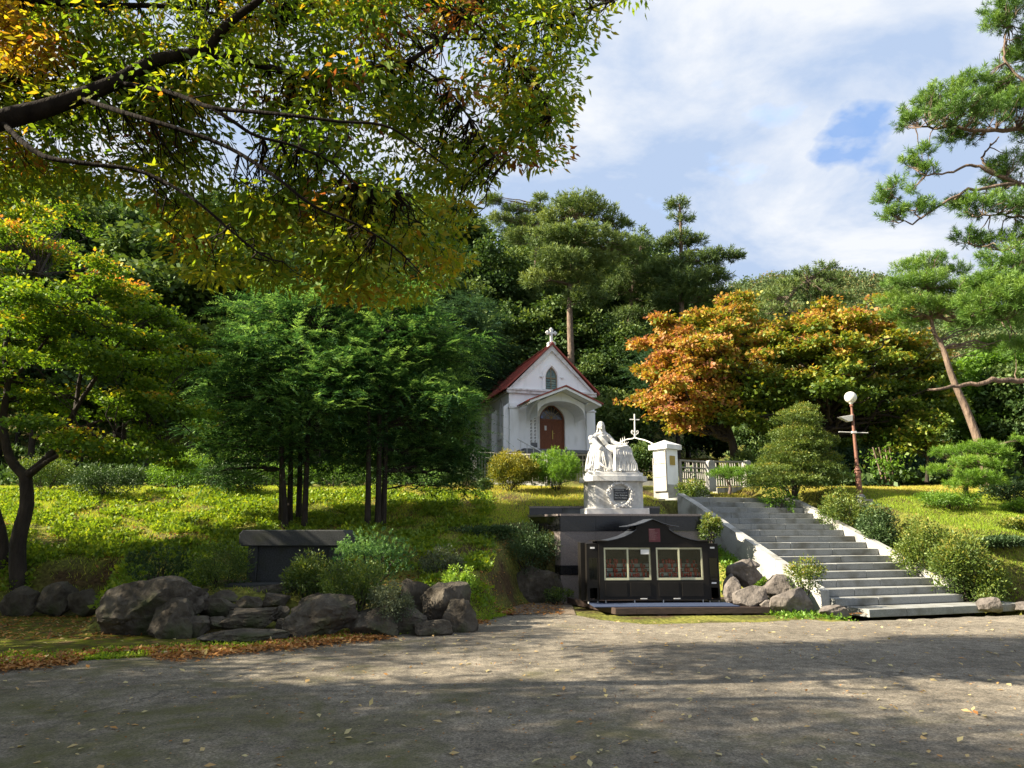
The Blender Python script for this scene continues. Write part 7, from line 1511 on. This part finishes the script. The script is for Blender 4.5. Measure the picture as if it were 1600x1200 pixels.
def reg_w(rg):
    y = 13.2 + 9 * rg.random(); x = (rg.random() * 0.75 - 0.78) * y
    if max(abs(x + 3.75) / 2.0, abs(y - 14.3) / 1.25) < 1.0 or y < np.interp(x, FX, FY) + 0.5: return None, None
    if mnoise.noise(Vector((x * 1.2, y * 1.2, 5))) < -0.12: return None, None
    return x, y
scatter_plants('ground_cover', 'leafy weeds and ground cover on the shaded left bank', 8500, reg_w, 'lf_weed', 8, 0.085, 0.06, 0.5, 83, 0.14, 0.04)
def reg_s(rg):
    y = 14.4 + 5 * rg.random(); x = 4.7 + 2.2 * rg.random(); X = np.array([[x, y]])
    u = (x - SC.x) * SX[0] + (y - SC.y) * SX[1]
    if u > -0.32 or u < -1.2 or y < np.interp(x, FX, FY): return None, None
    return x, y
scatter_plants('ground_cover', 'bright green weeds between the boulders and the stairs side wall', 520, reg_s, 'lf_bright', 8, 0.07, 0.04, 0.35, 84, 0.12, 0.03)
def reg_moss(rg):
    a = rg.random() * 10.0; k = int(a); p = ep[k].lerp(ep[k + 1], a - k); return p.x, p.y + 0.02 + 0.9 * rg.random() ** 1.4
scatter_plants('moss_tufts', 'low yellow-green moss and grass tufts along the verge before the rocks', 1300, reg_moss, 'lf_grass', 9, 0.04, 0.02, 0.25, 86, 0.07, 0.012)
def reg_sf(rg): x = 5.0 + 1.6 * rg.random(); return x, 13.9 + 0.9 * rg.random()
scatter_plants('ground_cover', 'green weeds at the foot of the boulders left of the stairs', 150, reg_sf, 'lf_bright', 8, 0.06, 0.035, 0.4, 85, 0.12, 0.03)
def lf_bank(rg):
    while True:
        y = 13.5 + 8 * rg.random(); x = (rg.random() * 0.76 - 0.78) * y
        if y > np.interp(x, FX, FY) + 0.6 and mnoise.noise(Vector((x * 0.8, y * 0.8, 9))) > -0.05: return x, y
def reg_foot(rg):
    a = rg.random() * 10.3; k = int(a); f_ = a - k; p = ep[min(k, len(ep) - 2)].lerp(ep[min(k + 1, len(ep) - 1)], f_); d_ = 1.1 * rg.random() ** 1.2; return p.x, p.y + d_ * (0.3 + 0.9 * rg.random())
def litter(name, label, n, fn, seed, L=0.055, hmu=0.5, z0=0.012, sp=0.22):
    rg = np.random.default_rng(seed); X = np.array([fn(rg) for _ in range(n)]); P = np.column_stack([X, np.maximum(terr(X[:, 0], X[:, 1]) * (X[:, 1] > 11), 0) + z0 + 0.012 * rg.random(n)])
    D = rg.normal(size=(n, 3)) * np.array([1, 1, 0.22]); ln = L * (0.6 + 0.8 * rg.random(n)); V, F, H = leaves(P, D, ln, ln * 0.55, np.clip(hmu + rg.normal(size=n) * sp, 0, 1), rg, 0.75)
    o_ = ob(name, npmesh(name, V, F, H), None, 'lf_litter'); o_['kind'] = 'stuff'; o_['label'] = label; return o_
litter('fallen_leaves', 'brown and rust fallen leaves strewn over the left bank', 4200, lf_bank, 97, 0.075, 0.45, 0.03)
def lf_strip(rg):
    while True:
        a = rg.random() * 10.0; k = int(a); p = ep[k].lerp(ep[k + 1], a - k); x = p.x; y = p.y + rg.normal() * 0.30 + 0.12
        if mnoise.noise(Vector((x * 0.9, y * 1.3, 2.2))) > -0.08: return x, y
litter('fallen_leaves', 'drift of orange-brown fallen leaves along the edge of the asphalt', 14000, lf_strip, 91, 0.062, 0.5, 0.03)
def lf_left(rg):
    while True:
        x = -12 + 6.2 * rg.random(); y = 11.4 + 3.0 * rg.random()
        if y > 11.0: return x, y
litter('fallen_leaves', 'fallen leaves on the mossy ground left of the boulders', 3000, lf_left, 92, 0.06, 0.45)
def lf_road(rg):
    y = 3.2 + 10.5 * rg.random() ** 0.8; return (rg.random() * 1.9 - 0.95) * y * 0.9, y
litter('fallen_leaves', 'scattered pale yellow leaves lying on the asphalt', 800, lf_road, 93, 0.07, 0.95, 0.012, 0.12)
litter('fallen_leaves', 'tiny brown leaf bits lying on the asphalt', 2200, lf_road, 94, 0.028, 0.5, 0.010, 0.3)
def lf_steps(rg):
    t_ = rg.random(); return (float(SC.x + SX[0] * (3.5 * t_ - 0.2)), float(SC.y + SX[1] * (3.5 * t_) - 0.50 - 0.12 * rg.random()))
litter('fallen_leaves', 'fallen leaves gathered along the foot of the stairs', 420, lf_steps, 95, 0.05, 0.45)
def lf_apr(rg): p = gp(750 + 130 * rg.random(), 936 + 26 * rg.random()); return p.x, p.y
litter('fallen_leaves', 'orange leaves on the earth left of the platform', 1300, lf_apr, 96, 0.06, 0.5, 0.018)

# ---- distant wooded hill
rng = np.random.default_rng(900)
def hillz(x, y):
    top = np.interp(x / 260.0 * FPX + 800, [900, 1050, 1140, 1180, 1240, 1330, 1390, 1450, 1550, 1700, 1900], [530, 450, 420, 408, 396, 390, 394, 412, 445, 500, 540])
    zt_ = EYE + (828 - top) / 1157 * 260; t_ = np.clip((y - 150) / 110, 0, 1); return 5 + (zt_ - 5) * (t_ ** 0.8)
hx = np.linspace(10, 330, 100); hy = np.linspace(150, 300, 50); X, Y = np.meshgrid(hx, hy); Z = hillz(X * 260 / np.maximum(Y, 1), Y) * np.where(Y > 262, 1 - (Y - 262) / 160, 1)
Vh = np.stack([X, Y, Z - 2], -1).reshape(-1, 3); i = np.arange(49)[:, None] * 100; j = np.arange(99)[None, :]
Fh = np.stack([i + j, i + j + 1, i + 101 + j, i + 100 + j], -1).reshape(-1, 4)
dh = ob('distant_hill', npmesh('distant_hill', Vh, Fh, smooth=True), None, 'ground'); dh['kind'] = 'structure'; dh['label'] = 'distant wooded hill behind the right-hand trees'
n_ = 3600; y = 165 + 97 * rng.random(n_); x = (0.22 + 0.75 * rng.random(n_)) * y; z = hillz(x * 260 / y, y) - 2
Pt = np.column_stack([x, y, z + 1.2]); hu = np.clip(0.5 + rng.normal(size=n_) * 0.22, 0, 1)
rr = 1.8 + 1.8 * rng.random(n_); Vc, Fc, Hc2 = clump(Pt, hu, 44, rr, 0.75, 0.55, rng, droop=-0.2, upn=0.45, flat=0.8, jit=0.1)
M['lf_hill'] = leafmat('lf_hill', [(0.0, (0.06, 0.10, 0.05)), (0.5, (0.11, 0.16, 0.07)), (0.85, (0.18, 0.20, 0.09)), (1.0, (0.28, 0.19, 0.10))], 0.2, 0.0)  # leaf colours lightened to paint in the haze of distance
fo = ob('far_wood', npmesh('far_wood', Vc, Fc, Hc2), None, 'lf_hill'); fo['kind'] = 'stuff'; fo['label'] = 'far-off green wood covering the distant hill'

# ---- neighbours that would share a label are told apart by their side
_by = {}
for o_ in list(COL.objects):
    if o_.parent is None and o_.get('group', '').endswith('hillside wood'): _by.setdefault(o_['label'], []).append(o_)
for lb_, os_ in _by.items():
    if len(os_) > 1:
        os_.sort(key=lambda q: q.location.x / q.location.y); nm_ = {2: ('left-hand', 'right-hand'), 3: ('left-hand', 'middle', 'right-hand'), 4: ('leftmost', 'second', 'third', 'rightmost')}.get(len(os_))
        if nm_:
            for q, w_ in zip(os_, nm_): q['label'] = w_ + ' ' + lb_
